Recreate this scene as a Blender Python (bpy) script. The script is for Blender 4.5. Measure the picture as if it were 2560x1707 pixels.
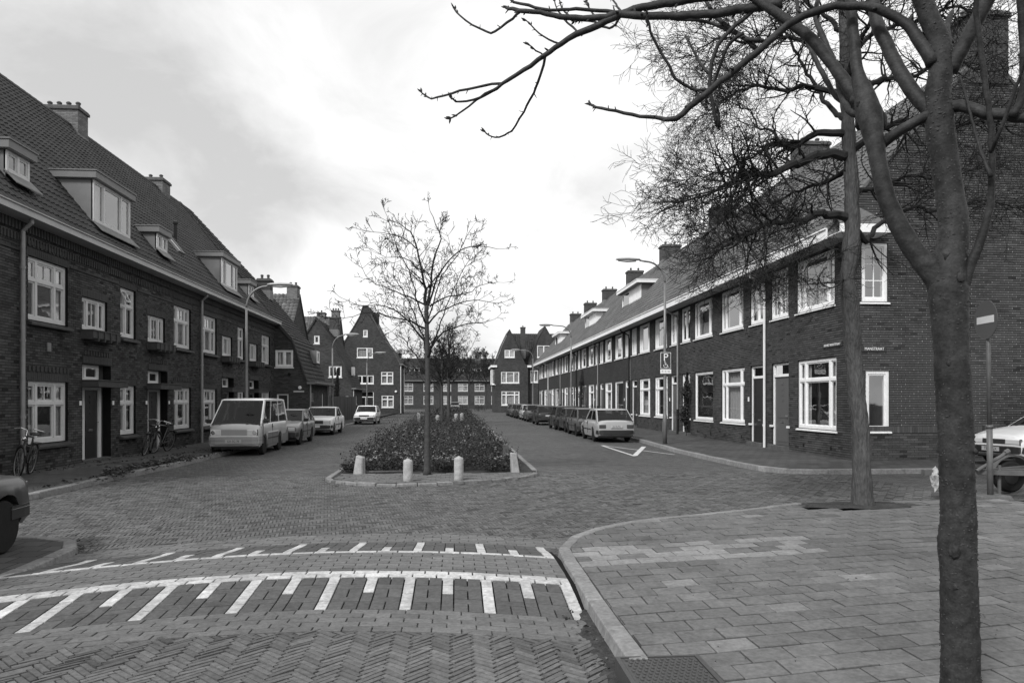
import bpy, bmesh, math, random
import numpy as np
from mathutils import Vector, Matrix

# ------------------------------------------------------------------ scene, camera, light
for o in list(bpy.data.objects): bpy.data.objects.remove(o)
SC = bpy.context.scene
COL = SC.collection
PI = math.pi
R = math.radians
YAW = R(4.43)
EYE = 1.8
cam_d = bpy.data.cameras.new('camera')
cam = bpy.data.objects.new('camera', cam_d); COL.objects.link(cam)
cam.location = (0, 0, EYE)
cam.rotation_euler = (R(90), 0, -YAW)
cam_d.sensor_width = 36
cam_d.lens = 36 * 1807 / 2560
cam_d.shift_y = 146.5 / 2560
cam_d.clip_start = 0.05
cam_d.clip_end = 3000
SC.camera = cam

SUN_EL, SUN_AZ = R(42), R(222)      # azimuth clockwise from +Y (down the street): behind the camera, to the left
world = bpy.data.worlds.new('World'); SC.world = world
world.use_nodes = True
OX, OY = 3.76, 5.72
def build_world():
    nt = world.node_tree; N = nt.nodes; Lk = nt.links
    N.clear()
    out = N.new('ShaderNodeOutputWorld'); bg = N.new('ShaderNodeBackground')
    sky = N.new('ShaderNodeTexSky'); sky.sky_type = 'NISHITA'; sky.sun_disc = False
    sky.sun_elevation = SUN_EL; sky.sun_rotation = SUN_AZ
    bw = N.new('ShaderNodeRGBToBW'); Lk.new(sky.outputs[0], bw.inputs[0])
    def M(op, a, b=None, clamp=False):
        n = N.new('ShaderNodeMath'); n.operation = op; n.use_clamp = clamp
        for i, v in enumerate((a, b)):
            if v is None: continue
            if isinstance(v, (int, float)): n.inputs[i].default_value = v
            else: Lk.new(v, n.inputs[i])
        return n.outputs[0]
    tc = N.new('ShaderNodeTexCoord')
    sep = N.new('ShaderNodeSeparateXYZ'); Lk.new(tc.outputs['Generated'], sep.inputs[0])
    # cloud sheet: noise over the view direction, flattened so that the banks lie level
    zz = M('ADD', M('ABSOLUTE', sep.outputs[2]), 0.55)
    cmb = N.new('ShaderNodeCombineXYZ')
    Lk.new(M('DIVIDE', sep.outputs[0], zz), cmb.inputs[0]); Lk.new(M('DIVIDE', sep.outputs[1], zz), cmb.inputs[1])
    def noise(scale, det, rough, off, dist=0.):
        mp = N.new('ShaderNodeMapping'); mp.inputs['Location'].default_value = off
        Lk.new(cmb.outputs[0], mp.inputs[0])
        n = N.new('ShaderNodeTexNoise'); n.inputs['Scale'].default_value = scale
        n.inputs['Detail'].default_value = det; n.inputs['Roughness'].default_value = rough; n.inputs['Distortion'].default_value = dist
        Lk.new(mp.outputs[0], n.inputs['Vector']); return n.outputs['Fac']
    big = noise(1.25, 2, .5, (OX, OY, 0.0), .3)
    fine = noise(4.2, 7, .58, (OX+4.1, OY+1.7, 0.0), .5)
    c = M('ADD', M('MULTIPLY', big, 0.68), M('MULTIPLY', fine, 0.32))
    ramp = N.new('ShaderNodeValToRGB'); Lk.new(c, ramp.inputs[0])
    e = ramp.color_ramp.elements
    e[0].position = .35; e[0].color = (.56, .56, .56, 1)
    e[1].position = .585; e[1].color = (1.15, 1.15, 1.15, 1)
    m = ramp.color_ramp.elements.new(.45); m.color = (.82, .82, .82, 1)
    # thin veil of the clear sky behind the cloud sheet
    clear = M('MULTIPLY', bw.outputs[0], 0.10)
    mix = M('ADD', M('MULTIPLY', ramp.outputs[0], 0.92), M('MULTIPLY', clear, 0.25))
    Lk.new(mix, bg.inputs['Color']); bg.inputs['Strength'].default_value = 0.85
    Lk.new(bg.outputs[0], out.inputs['Surface'])
build_world()
sun_d = bpy.data.lights.new('sun', 'SUN'); sun_d.energy = 2.7; sun_d.angle = R(12)
sun_d.color = (1, 1, 1)
sun = bpy.data.objects.new('sun', sun_d); COL.objects.link(sun)
sdir = Vector((math.sin(SUN_AZ) * math.cos(SUN_EL), math.cos(SUN_AZ) * math.cos(SUN_EL), math.sin(SUN_EL)))
sun.rotation_euler = sdir.to_track_quat('Z', 'Y').to_euler()
SC.render.engine = 'CYCLES'
SC.view_settings.view_transform = 'Standard'
SC.view_settings.look = 'None'
SC.view_settings.exposure = 0.42
SC.view_settings.gamma = 1.0
SC.view_settings.use_curve_mapping = False
SC.cycles.max_bounces = 6
SC.cycles.transparent_max_bounces = 12

# ------------------------------------------------------------------ helpers
def ray(x, y):
    r = (x - 1280) / 1807; u = (1000 - y) / 1807
    return Vector((r * math.cos(YAW) + math.sin(YAW), math.cos(YAW) - r * math.sin(YAW), u))
def at(x, y, depth):                     # a measured point at its own distance
    return Vector((0, 0, EYE)) + ray(x, y) * depth

class MB:
    """collects faces for ONE mesh; t = tone (lighter/darker paint or brick) per face"""
    def __init__(s): s.v = []; s.f = []; s.t = []; s.arr = []
    def vv(s, pts):
        i = len(s.v); s.v.extend(pts); return i
    def face(s, pts, tone=0.):
        i = s.vv([tuple(p) for p in pts]); s.f.append(tuple(range(i, i + len(pts)))); s.t.append(tone)
    def box(s, x0, y0, z0, x1, y1, z1, tone=0., skip=''):
        i = s.vv([(x0,y0,z0),(x1,y0,z0),(x1,y1,z0),(x0,y1,z0),(x0,y0,z1),(x1,y0,z1),(x1,y1,z1),(x0,y1,z1)])
        for k, q in (('b',(0,3,2,1)),('t',(4,5,6,7)),('f',(0,1,5,4)),('r',(1,2,6,5)),('k',(2,3,7,6)),('l',(3,0,4,7))):
            if k in skip: continue
            s.f.append(tuple(i + j for j in q)); s.t.append(tone)
    def hexa(s, p, tone=0., skip=()):
        i = s.vv([tuple(q) for q in p])
        for n, q in enumerate(((0,3,2,1),(4,5,6,7),(0,1,5,4),(1,2,6,5),(2,3,7,6),(3,0,4,7))):
            if n in skip: continue
            s.f.append(tuple(i + j for j in q)); s.t.append(tone)
    def tube(s, pts, rad, n=8, cap=True, tone=0.):
        pts = [Vector(p) for p in pts]; m = len(pts)
        if not hasattr(rad, '__len__'): rad = [rad] * m
        base = len(s.v); up = None
        for k in range(m):
            d = (pts[min(k+1, m-1)] - pts[max(k-1, 0)])
            if d.length < 1e-9: d = Vector((0,0,1))
            d.normalize()
            if up is None:
                up = Vector((0,0,1)) if abs(d.z) < .9 else Vector((1,0,0))
            a = d.cross(up)
            if a.length < 1e-6: a = d.cross(Vector((1,0,0)))
            a.normalize(); b = d.cross(a).normalized(); up = b * -1
            for j in range(n):
                th = 2 * PI * j / n
                p = pts[k] + (a * math.cos(th) + b * math.sin(th)) * rad[k]
                s.v.append((p.x, p.y, p.z))
        for k in range(m - 1):
            for j in range(n):
                j2 = (j + 1) % n
                s.f.append((base+k*n+j, base+(k+1)*n+j, base+(k+1)*n+j2, base+k*n+j2)); s.t.append(tone)
        if cap:
            s.f.append(tuple(base + j for j in range(n))); s.t.append(tone)
            s.f.append(tuple(base + (m-1)*n + j for j in reversed(range(n)))); s.t.append(tone)
    def lathe(s, prof, c=(0,0,0), axis='z', n=16, tone=0.):
        base = len(s.v); m = len(prof)
        for (r, h) in prof:
            for j in range(n):
                a = 2*PI*j/n; u, w = r*math.cos(a), r*math.sin(a)
                p = (u, w, h) if axis == 'z' else ((h, u, w) if axis == 'x' else (w, h, u))
                s.v.append((c[0]+p[0], c[1]+p[1], c[2]+p[2]))
        for k in range(m-1):
            for j in range(n):
                j2 = (j+1) % n
                s.f.append((base+k*n+j, base+k*n+j2, base+(k+1)*n+j2, base+(k+1)*n+j)); s.t.append(tone)
        if prof[0][0] > 1e-5: s.f.append(tuple(base+j for j in reversed(range(n)))); s.t.append(tone)
        if prof[-1][0] > 1e-5: s.f.append(tuple(base+(m-1)*n+j for j in range(n))); s.t.append(tone)
    def prism(s, poly, a, b, plane='xz', tone=0.):
        """extrude a 2D outline; plane xz extrudes along y, xy along z, yz along x"""
        def P(p, h): return (p[0], h, p[1]) if plane == 'xz' else ((p[0], p[1], h) if plane == 'xy' else (h, p[0], p[1]))
        i = s.vv([P(p, a) for p in poly]); j = s.vv([P(p, b) for p in poly]); n = len(poly)
        s.f.append(tuple(range(i, i+n))); s.t.append(tone)
        s.f.append(tuple(reversed(range(j, j+n)))); s.t.append(tone)
        for k in range(n):
            k2 = (k+1) % n; s.f.append((i+k, j+k, j+k2, i+k2)); s.t.append(tone)
    def build(s, name, mat, parent=None, smooth=False, mtx=None, uv=False, bevel=0., kind=None, recalc=True, seg=1):
        me = bpy.data.meshes.new(name)
        v, f, t = s.v, s.f, s.t
        if s.arr:
            nv = len(v); v = [np.array(v, float).reshape(-1, 3)] if v else []
            f = list(f); t = list(t); off = nv
            for (av, af, at_) in s.arr:
                v.append(av); f.extend((af + off).tolist()); t.extend(at_.tolist()); off += len(av)
            v = np.concatenate(v).tolist()
        me.from_pydata(v, [], f)
        if recalc:
            bm = bmesh.new(); bm.from_mesh(me); bmesh.ops.recalc_face_normals(bm, faces=bm.faces); bm.to_mesh(me); bm.free()
        if any(t):
            at_ = me.attributes.new('tone', 'FLOAT', 'FACE'); at_.data.foreach_set('value', np.array(t, dtype=np.float32))
        if uv: add_uv(me)
        if smooth: me.polygons.foreach_set('use_smooth', [True] * len(me.polygons))
        me.materials.append(mat)
        o = bpy.data.objects.new(name, me); COL.objects.link(o)
        if parent is not None: o.parent = parent
        if mtx is not None: o.matrix_local = mtx
        if bevel:
            b = o.modifiers.new('bevel', 'BEVEL'); b.width = bevel; b.segments = seg; b.limit_method = 'ANGLE'; b.angle_limit = R(35)
        if kind: o['kind'] = kind
        return o
def add_uv(me):
    n = len(me.polygons)
    nor = np.zeros(n*3, np.float32); me.polygons.foreach_get('normal', nor); nor = np.abs(nor.reshape(-1, 3))
    tot = np.zeros(n, np.int32); me.polygons.foreach_get('loop_total', tot)
    lv = np.zeros(len(me.loops), np.int32); me.loops.foreach_get('vertex_index', lv)
    co = np.zeros(len(me.vertices)*3, np.float32); me.vertices.foreach_get('co', co); co = co.reshape(-1, 3)[lv]
    ax = np.repeat(np.argmax(nor, 1), tot); nl = np.repeat(nor, tot, axis=0)
    uvv = np.zeros((len(lv), 2), np.float32)
    m = ax == 1; uvv[m] = co[m][:, [0, 2]]
    m = ax == 0; uvv[m] = co[m][:, [1, 2]]
    m = ax == 2; uvv[m] = co[m][:, [0, 1]]
    m = (nl[:, 2] > .25) & (nl[:, 2] < .95)         # sloping sheets: stretch to true length
    k = 1 / np.maximum(.2, np.sqrt(1 - nl[:, 2]**2)); uvv[m, 0] = co[m][:, 0]; uvv[m, 1] = co[m][:, 2] * k[m]
    l = me.uv_layers.new(name='UVMap'); l.data.foreach_set('uv', uvv.ravel())
def empty(name, loc, rz=0.):
    o = bpy.data.objects.new(name, None); COL.objects.link(o)
    o.location = loc; o.rotation_euler = (0, 0, rz); o.empty_display_size = .2
    return o
def tag(o, label, cat, group=None):
    o['label'] = label; o['category'] = cat
    if group: o['group'] = group
    return o
def struct(o): o['kind'] = 'structure'; return o
def copy_tree(o, parent=None):
    c = o.copy(); COL.objects.link(c); c.parent = parent
    for ch in list(o.children): copy_tree(ch, c)
    return c

# ------------------------------------------------------------------ materials (the photograph is black and white: every colour is a grey)
def mat(name, v, rough=.8, spec=.12, metal=0., noise=(), tone=1., obj=0., bump=None, coat=0., stretch=None):
    m = bpy.data.materials.new(name); m.use_nodes = True
    nt = m.node_tree; N = nt.nodes; Lk = nt.links
    b = N['Principled BSDF']
    b.inputs['Roughness'].default_value = rough; b.inputs['Metallic'].default_value = metal
    b.inputs['Specular IOR Level'].default_value = spec; b.inputs['Coat Weight'].default_value = coat
    b.inputs['Coat Roughness'].default_value = .06
    def M(op, a, c=None):
        n = N.new('ShaderNodeMath'); n.operation = op
        for i, q in enumerate((a, c)):
            if q is None: continue
            if isinstance(q, (int, float)): n.inputs[i].default_value = q
            else: Lk.new(q, n.inputs[i])
        return n.outputs[0]
    geo = N.new('ShaderNodeNewGeometry')
    pos = geo.outputs['Position']
    if stretch:
        mp = N.new('ShaderNodeMapping'); mp.inputs['Scale'].default_value = stretch; Lk.new(pos, mp.inputs[0]); pos = mp.outputs[0]
    cur = None
    def mul(x):
        nonlocal cur
        cur = M('MULTIPLY', cur if cur is not None else v, x)
    if tone:
        a = N.new('ShaderNodeAttribute'); a.attribute_name = 'tone'
        mul(M('ADD', 1.0, M('MULTIPLY', a.outputs['Fac'], tone)))
    if obj:
        oi = N.new('ShaderNodeObjectInfo')
        mul(M('ADD', 1 - obj, M('MULTIPLY', oi.outputs['Random'], 2 * obj)))
    for (sc, amp, det) in noise:
        n = N.new('ShaderNodeTexNoise'); n.inputs['Scale'].default_value = sc; n.inputs['Detail'].default_value = det
        n.inputs['Roughness'].default_value = .65
        Lk.new(pos, n.inputs['Vector'])
        mul(M('MAXIMUM', M('ADD', 1 - amp * 2.5, M('MULTIPLY', n.outputs['Fac'], 5 * amp)), .08))
    if cur is None: b.inputs['Base Color'].default_value = (v, v, v, 1)
    else: Lk.new(cur, b.inputs['Base Color'])
    if bump:
        n = N.new('ShaderNodeTexNoise'); n.inputs['Scale'].default_value = bump[0]; n.inputs['Detail'].default_value = 6
        Lk.new(pos, n.inputs['Vector'])
        bp = N.new('ShaderNodeBump'); bp.inputs['Strength'].default_value = bump[1]; bp.inputs['Distance'].default_value = bump[2]
        Lk.new(n.outputs['Fac'], bp.inputs['Height']); Lk.new(bp.outputs[0], b.inputs['Normal'])
    return m
def brickmat(name, v, mortar, bw=.22, bh=.065, msize=.011, rough=.85, var=.35, depth=.012, offset=.5, blot=.25):
    m = bpy.data.materials.new(name); m.use_nodes = True
    nt = m.node_tree; N = nt.nodes; Lk = nt.links
    b = N['Principled BSDF']; b.inputs['Roughness'].default_value = rough; b.inputs['Specular IOR Level'].default_value = .1
    uv = N.new('ShaderNodeUVMap'); uv.uv_map = 'UVMap'
    br = N.new('ShaderNodeTexBrick'); Lk.new(uv.outputs[0], br.inputs['Vector'])
    br.inputs['Scale'].default_value = 1; br.inputs['Brick Width'].default_value = bw; br.inputs['Row Height'].default_value = bh
    br.inputs['Mortar Size'].default_value = msize; br.inputs['Mortar Smooth'].default_value = .2; br.inputs['Bias'].default_value = 0
    br.offset = offset
    lo, hi = v * (1 - var), v * (1 + var)
    br.inputs['Color1'].default_value = (lo, lo, lo, 1); br.inputs['Color2'].default_value = (hi, hi, hi, 1)
    br.inputs['Mortar'].default_value = (mortar, mortar, mortar, 1)
    no = N.new('ShaderNodeTexNoise'); no.inputs['Scale'].default_value = .55; no.inputs['Detail'].default_value = 5
    geo = N.new('ShaderNodeNewGeometry'); Lk.new(geo.outputs['Position'], no.inputs['Vector'])
    mx = N.new('ShaderNodeMath'); mx.operation = 'MULTIPLY_ADD'; Lk.new(no.outputs['Fac'], mx.inputs[0]); mx.inputs[1].default_value = 3*blot; mx.inputs[2].default_value = 1 - 1.5*blot
    bwn = N.new('ShaderNodeRGBToBW'); Lk.new(br.outputs['Color'], bwn.inputs[0])
    mm = N.new('ShaderNodeMath'); mm.operation = 'MULTIPLY'; Lk.new(bwn.outputs[0], mm.inputs[0]); Lk.new(mx.outputs[0], mm.inputs[1])
    Lk.new(mm.outputs[0], b.inputs['Base Color'])
    bp = N.new('ShaderNodeBump'); bp.invert = True; bp.inputs['Strength'].default_value = .8; bp.inputs['Distance'].default_value = depth
    Lk.new(br.outputs['Fac'], bp.inputs['Height']); Lk.new(bp.outputs[0], b.inputs['Normal'])
    return m
def glassmat(name, ior=1.75, tint=.75, rough=.02):
    m = bpy.data.materials.new(name); m.use_nodes = True
    nt = m.node_tree; N = nt.nodes; Lk = nt.links; N.clear()
    out = N.new('ShaderNodeOutputMaterial'); mix = N.new('ShaderNodeMixShader')
    tr = N.new('ShaderNodeBsdfTransparent'); tr.inputs[0].default_value = (tint, tint, tint, 1)
    gl = N.new('ShaderNodeBsdfGlossy'); gl.inputs['Roughness'].default_value = rough; gl.inputs[0].default_value = (.95, .95, .95, 1)
    no = N.new('ShaderNodeTexNoise'); no.inputs['Scale'].default_value = 1.3
    geo = N.new('ShaderNodeNewGeometry'); Lk.new(geo.outputs['Position'], no.inputs['Vector'])
    bp = N.new('ShaderNodeBump'); bp.inputs['Strength'].default_value = .06; bp.inputs['Distance'].default_value = .05
    Lk.new(no.outputs['Fac'], bp.inputs['Height']); Lk.new(bp.outputs[0], gl.inputs['Normal'])
    # reflectance of a thin pane, the same from both sides (Schlick)
    r0 = ((ior-1)/(ior+1))**2 * 1.6
    dt = N.new('ShaderNodeVectorMath'); dt.operation = 'DOT_PRODUCT'; Lk.new(geo.outputs['Incoming'], dt.inputs[0]); Lk.new(geo.outputs['Normal'], dt.inputs[1])
    def Mm(op, a, c=None):
        n = N.new('ShaderNodeMath'); n.operation = op
        for i, q in enumerate((a, c)):
            if q is None: continue
            if isinstance(q, (int, float)): n.inputs[i].default_value = q
            else: Lk.new(q, n.inputs[i])
        return n.outputs[0]
    sch = Mm('ADD', r0, Mm('MULTIPLY', 1-r0, Mm('POWER', Mm('SUBTRACT', 1.0, Mm('ABSOLUTE', dt.outputs['Value'])), 5.0)))
    Lk.new(sch, mix.inputs[0]); Lk.new(tr.outputs[0], mix.inputs[1]); Lk.new(gl.outputs[0], mix.inputs[2])
    Lk.new(mix.outputs[0], out.inputs[0]); return m

M = {}
M['brick_l'] = mat('brick dark', .056, .85, noise=((.45,.28,6),(40,.12,3)), tone=1., bump=(60,.4,.004))
M['mortar_l'] = mat('mortar dark', .012, .95, noise=((3,.2,4),))
M['brick_r'] = mat('brick brown', .066, .8, noise=((.45,.25,6),(40,.12,3)), tone=1., bump=(60,.4,.004))
M['mortar_r'] = mat('mortar raked', .03, .95, noise=((3,.2,4),))
M['brick_rt'] = brickmat('brick wall long courses', .058, .02, .245, .068, .014, var=.25, depth=.02)
M['brick_far'] = brickmat('brick wall', .060, .055, .22, .065, .011, var=.4)
M['brick_lt'] = brickmat('brick wall dark', .05, .025, .22, .065, .011, var=.4)
M['chim'] = brickmat('chimney brick', .17, .12, .22, .065, .011, var=.3)
M['chim_d'] = brickmat('chimney brick dark', .07, .06, .22, .065, .011, var=.3)
M['stone'] = mat('cast stone', .09, .85, noise=((6,.25,5),(50,.15,3)), bump=(50,.3,.004))
M['sill_d'] = mat('glazed sill tile', .05, .5, noise=((8,.2,4),))
M['tile_l'] = mat('roof tile dark', .027, .62, noise=((.6,.2,5),(25,.2,4)), tone=1., obj=.16, spec=.35)
M['tile_r'] = mat('roof tile weathered', .098, .75, noise=((.5,.18,5),(25,.25,4)), tone=1.)
M['tile_g'] = mat('roof shingle tile', .036, .75, noise=((.6,.2,5),(20,.2,4)), tone=1.)
M['white'] = mat('white paint', .74, .45, noise=((2.5,.08,5),(20,.06,5)))
M['cream'] = mat('weathered off white paint', .52, .5, noise=((2.5,.08,4),(18,.05,4)))
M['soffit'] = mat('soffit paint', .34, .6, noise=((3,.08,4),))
M['greyp'] = mat('grey paint', .17, .5, noise=((3,.08,4),))
M['gutter_l'] = mat('gutter board paint', .40, .5, noise=((1.5,.08,5),(30,.05,3)))
M['pipe'] = mat('zinc pipe', .22, .45, .5, noise=((4,.15,4),))
M['pipe_w'] = mat('painted pipe', .65, .45, noise=((4,.08,4),))
M['pipe_d'] = mat('tarred pipe', .02, .4)
M['door_d'] = mat('dark door paint', .022, .35, .5)
M['door_g'] = mat('grey door paint', .09, .4, .5)
M['canopy'] = mat('canopy felt', .06, .7, noise=((5,.2,4),))
M['glass'] = glassmat('window glass', 2.1, .75)
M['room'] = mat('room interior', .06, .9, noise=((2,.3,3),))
M['curtain'] = mat('net curtain', .55, .9, noise=((6,.08,3),))
M['lead'] = mat('lead flashing', .16, .6, noise=((8,.2,4),))
M['clay'] = mat('chimney pot clay', .09, .8)
M['road'] = None
M['klinker'] = mat('paving clinker', .112, .8, noise=((.35,.16,5),(3,.14,5),(22,.28,6)), tone=1., obj=.17, bump=(90,.35,.003))
M['klinker_s'] = mat('paving clinker joined', .098, .8, noise=((.35,.16,5),(3,.14,5),(22,.28,6)), tone=1., bump=(90,.35,.003))
M['hump'] = mat('concrete paver', .118, .8, noise=((.8,.14,5),(4,.12,5),(24,.24,6)), tone=1., obj=.10, bump=(120,.3,.002))
M['hump_d'] = mat('dark concrete paver', .082, .8, noise=((.8,.14,5),(4,.12,5),(24,.24,6)), tone=1., obj=.08, bump=(120,.3,.002))
M['hump_w'] = mat('white paver', .38, .7, noise=((1.7,.18,6),(9,.24,6),(26,.26,6)), tone=1., obj=.09, bump=(120,.3,.002))
M['slab'] = mat('pavement tile', .118, .85, noise=((.7,.17,5),(4,.16,5),(24,.26,6)), tone=1., obj=.05, bump=(110,.35,.003))
M['slab_s'] = mat('pavement tile joined', .118, .85, noise=((.7,.17,5),(4,.16,5),(24,.26,6)), tone=1., bump=(110,.35,.003))
M['kerb'] = mat('kerb concrete', .185, .85, noise=((2,.2,5),(18,.28,6)), obj=.1, bump=(100,.4,.004))
M['sand'] = mat('joint sand', .008, .95, noise=((4,.3,5),(60,.3,4)))
M['soil'] = mat('soil', .042, .95, noise=((5,.35,6),(40,.3,4)), bump=(25,.8,.03))
M['concrete'] = mat('pale concrete', .31, .8, noise=((7,.26,5),(50,.2,4)), bump=(60,.4,.004))
M['concrete_d'] = mat('dirty concrete', .10, .85, noise=((6,.25,5),(50,.2,4)), bump=(60,.4,.004))
M['iron'] = mat('cast iron', .045, .55, .5, noise=((30,.2,4),))
M['paintline'] = mat('road paint', .5, .7, noise=((3,.12,5),(40,.15,4)))
M['galv'] = mat('galvanised steel', .15, .45, .5, noise=((5,.2,5),), metal=.2)
M['postgrey'] = mat('grey painted post', .085, .5, .4, noise=((6,.2,5),))
M['lamp_head'] = mat('lamp housing', .36, .4, .5)
M['lamp_glass'] = mat('lamp diffuser', .5, .25, .5)
M['bark_s'] = mat('smooth cherry bark', .029, .6, .14, noise=((3.2,.40,5),(16,.42,5),(70,.25,3)), stretch=(1,1,1.3), bump=(60,.6,.004), tone=1.)
M['lenticel'] = mat('bark pore', .05, .8, tone=.6)
M['leafp'] = mat('pale leaf', .16, .6, tone=.6)
M['bark_r'] = mat('furrowed bark', .068, .9, noise=((3,.2,5),(34,.38,6)), stretch=(1,1,.25), bump=(45,1.,.03))
M['twig'] = mat('twig bark', .024, .8, noise=((8,.2,3),))
M['twig_l'] = mat('pale twig bark', .085, .8, noise=((8,.25,3),))
M['bark_m'] = mat('young bark', .055, .8, noise=((6,.25,4),(30,.2,4)), stretch=(1,1,2), bump=(50,.5,.006))
M['leaf'] = mat('shrub leaf', .024, .55, .4, tone=1., noise=((1.2,.25,3),))
M['dryleaf'] = mat('fallen leaf', .06, .8, tone=1.)
M['tyre'] = mat('tyre rubber', .018, .75, noise=((20,.15,3),))
M['rim'] = mat('wheel trim', .30, .35, .5, metal=.4)
M['rim_d'] = mat('steel wheel', .12, .4, .5, metal=.4)
M['trim'] = mat('black plastic trim', .02, .5, .4)
M['chrome'] = mat('chrome', .6, .18, .5, metal=.9)
M['autoglass'] = glassmat('car window glass', 1.33, .30)
M['carglass'] = mat('car glass', .03, .05, .55, noise=((3,.25,3),))
M['lamp_clear'] = mat('headlamp glass', .62, .12, .6)
M['lamp_red'] = mat('tail lamp', .055, .15, .6, coat=.5)
M['plate'] = mat('number plate', .42, .5)
M['plate_w'] = mat('pale number plate', .60, .5)
M['ink'] = mat('black lettering', .012, .5)
M['inkw'] = mat('white lettering', .75, .5)
M['cabin_in'] = mat('car interior', .035, .8)
M['knot'] = mat('bark scar', .016, .9, noise=((30,.4,4),))
M['sign_d'] = mat('sign face dark', .045, .4, .4)
M['sign_bk'] = mat('sign face red', .075, .4, .4)
M['enamel'] = mat('enamel street sign', .018, .35, .5)
M['foil'] = mat('crumpled plastic', .32, .25, .5, noise=((30,.3,4),))
def carpaint(name, v, metal=0.): return mat(name, v, .35, .35, metal=metal, coat=.22 if v < .1 else .4, noise=((1.2,.04,3),))
M['p_white'] = carpaint('white car paint', .74); M['p_silver'] = carpaint('silver car paint', .30); M['p_grey'] = carpaint('grey car paint', .15, .3)
M['p_dark'] = carpaint('dark car paint', .028); M['p_mid'] = carpaint('mid car paint', .075); M['p_black'] = carpaint('black car paint', .014); M['p_light'] = carpaint('light car paint', .42, .2)
def roadmat():
    m = bpy.data.materials.new('brick road'); m.use_nodes = True
    nt = m.node_tree; N = nt.nodes; Lk = nt.links; b = N['Principled BSDF']; b.inputs['Roughness'].default_value = .8; b.inputs['Specular IOR Level'].default_value = .12
    geo = N.new('ShaderNodeNewGeometry')
    mp = N.new('ShaderNodeMapping'); mp.inputs['Rotation'].default_value = (0, 0, R(45)); Lk.new(geo.outputs['Position'], mp.inputs[0])
    br = N.new('ShaderNodeTexBrick'); Lk.new(mp.outputs[0], br.inputs['Vector']); br.inputs['Scale'].default_value = 1
    br.inputs['Brick Width'].default_value = .21; br.inputs['Row Height'].default_value = .052; br.inputs['Mortar Size'].default_value = .006
    br.inputs['Color1'].default_value = (.062,)*3+(1,); br.inputs['Color2'].default_value = (.118,)*3+(1,); br.inputs['Mortar'].default_value = (.028,)*3+(1,)
    bw = N.new('ShaderNodeRGBToBW'); Lk.new(br.outputs['Color'], bw.inputs[0]); cur = bw.outputs[0]
    for sc, amp, st in ((.3,.16,(1,1,1)),(5,.22,(.25,1,1)),(25,.2,(.4,1,1))):
        mq = N.new('ShaderNodeMapping'); mq.inputs['Scale'].default_value = st; Lk.new(geo.outputs['Position'], mq.inputs[0])
        n = N.new('ShaderNodeTexNoise'); n.inputs['Scale'].default_value = sc; n.inputs['Detail'].default_value = 5; Lk.new(mq.outputs[0], n.inputs['Vector'])
        a = N.new('ShaderNodeMath'); a.operation = 'MULTIPLY_ADD'; Lk.new(n.outputs['Fac'], a.inputs[0]); a.inputs[1].default_value = 4*amp; a.inputs[2].default_value = 1-2*amp
        c = N.new('ShaderNodeMath'); c.operation = 'MULTIPLY'; Lk.new(cur, c.inputs[0]); Lk.new(a.outputs[0], c.inputs[1]); cur = c.outputs[0]
    Lk.new(cur, b.inputs['Base Color'])
    bp = N.new('ShaderNodeBump'); bp.invert = True; bp.inputs['Strength'].default_value = .5; bp.inputs['Distance'].default_value = .01
    Lk.new(br.outputs['Fac'], bp.inputs['Height']); Lk.new(bp.outputs[0], b.inputs['Normal'])
    return m
M['road'] = roadmat()
def pavemat():
    m = brickmat('pavement far', .068, .025, .30, .30, .008, var=.2, depth=.006)
    return m
M['pave'] = pavemat()
M['ground'] = mat('ground far', .05, .95, noise=((.2,.2,4),))

def text_obj(s, size, name, material, parent, mtx, depth=.002, squeeze=1.):
    cu = bpy.data.curves.new(name, 'FONT'); cu.body = s; cu.size = size; cu.align_x = 'CENTER'; cu.align_y = 'CENTER'; cu.extrude = depth
    cu.resolution_u = 3
    tmp = bpy.data.objects.new('tmp', cu); COL.objects.link(tmp)
    dg = bpy.context.evaluated_depsgraph_get()
    me = bpy.data.meshes.new_from_object(tmp.evaluated_get(dg))
    bpy.data.objects.remove(tmp); bpy.data.curves.remove(cu)
    if squeeze != 1.: me.transform(Matrix.Scale(squeeze, 4, (1, 0, 0)))
    me.materials.clear(); me.materials.append(material)
    o = bpy.data.objects.new(name, me); COL.objects.link(o); o.parent = parent; o.matrix_local = mtx
    return o
# ------------------------------------------------------------------ ground, road, pavements
rnd = random.Random(7)
KH = .11                                  # pavement height above the road
def sheet(name, poly, z, material, uv=True):
    b = MB(); b.face([(p[0], p[1], z) for p in poly]); return struct(b.build(name, material, uv=uv, recalc=False))
sheet('ground', [(-900,-300),(900,-300),(900,1500),(-900,1500)], -.06, M['ground'])
sheet('road', [(-60,-12),(60,-12),(60,175),(-60,175)], -.012, M['road'])

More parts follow.
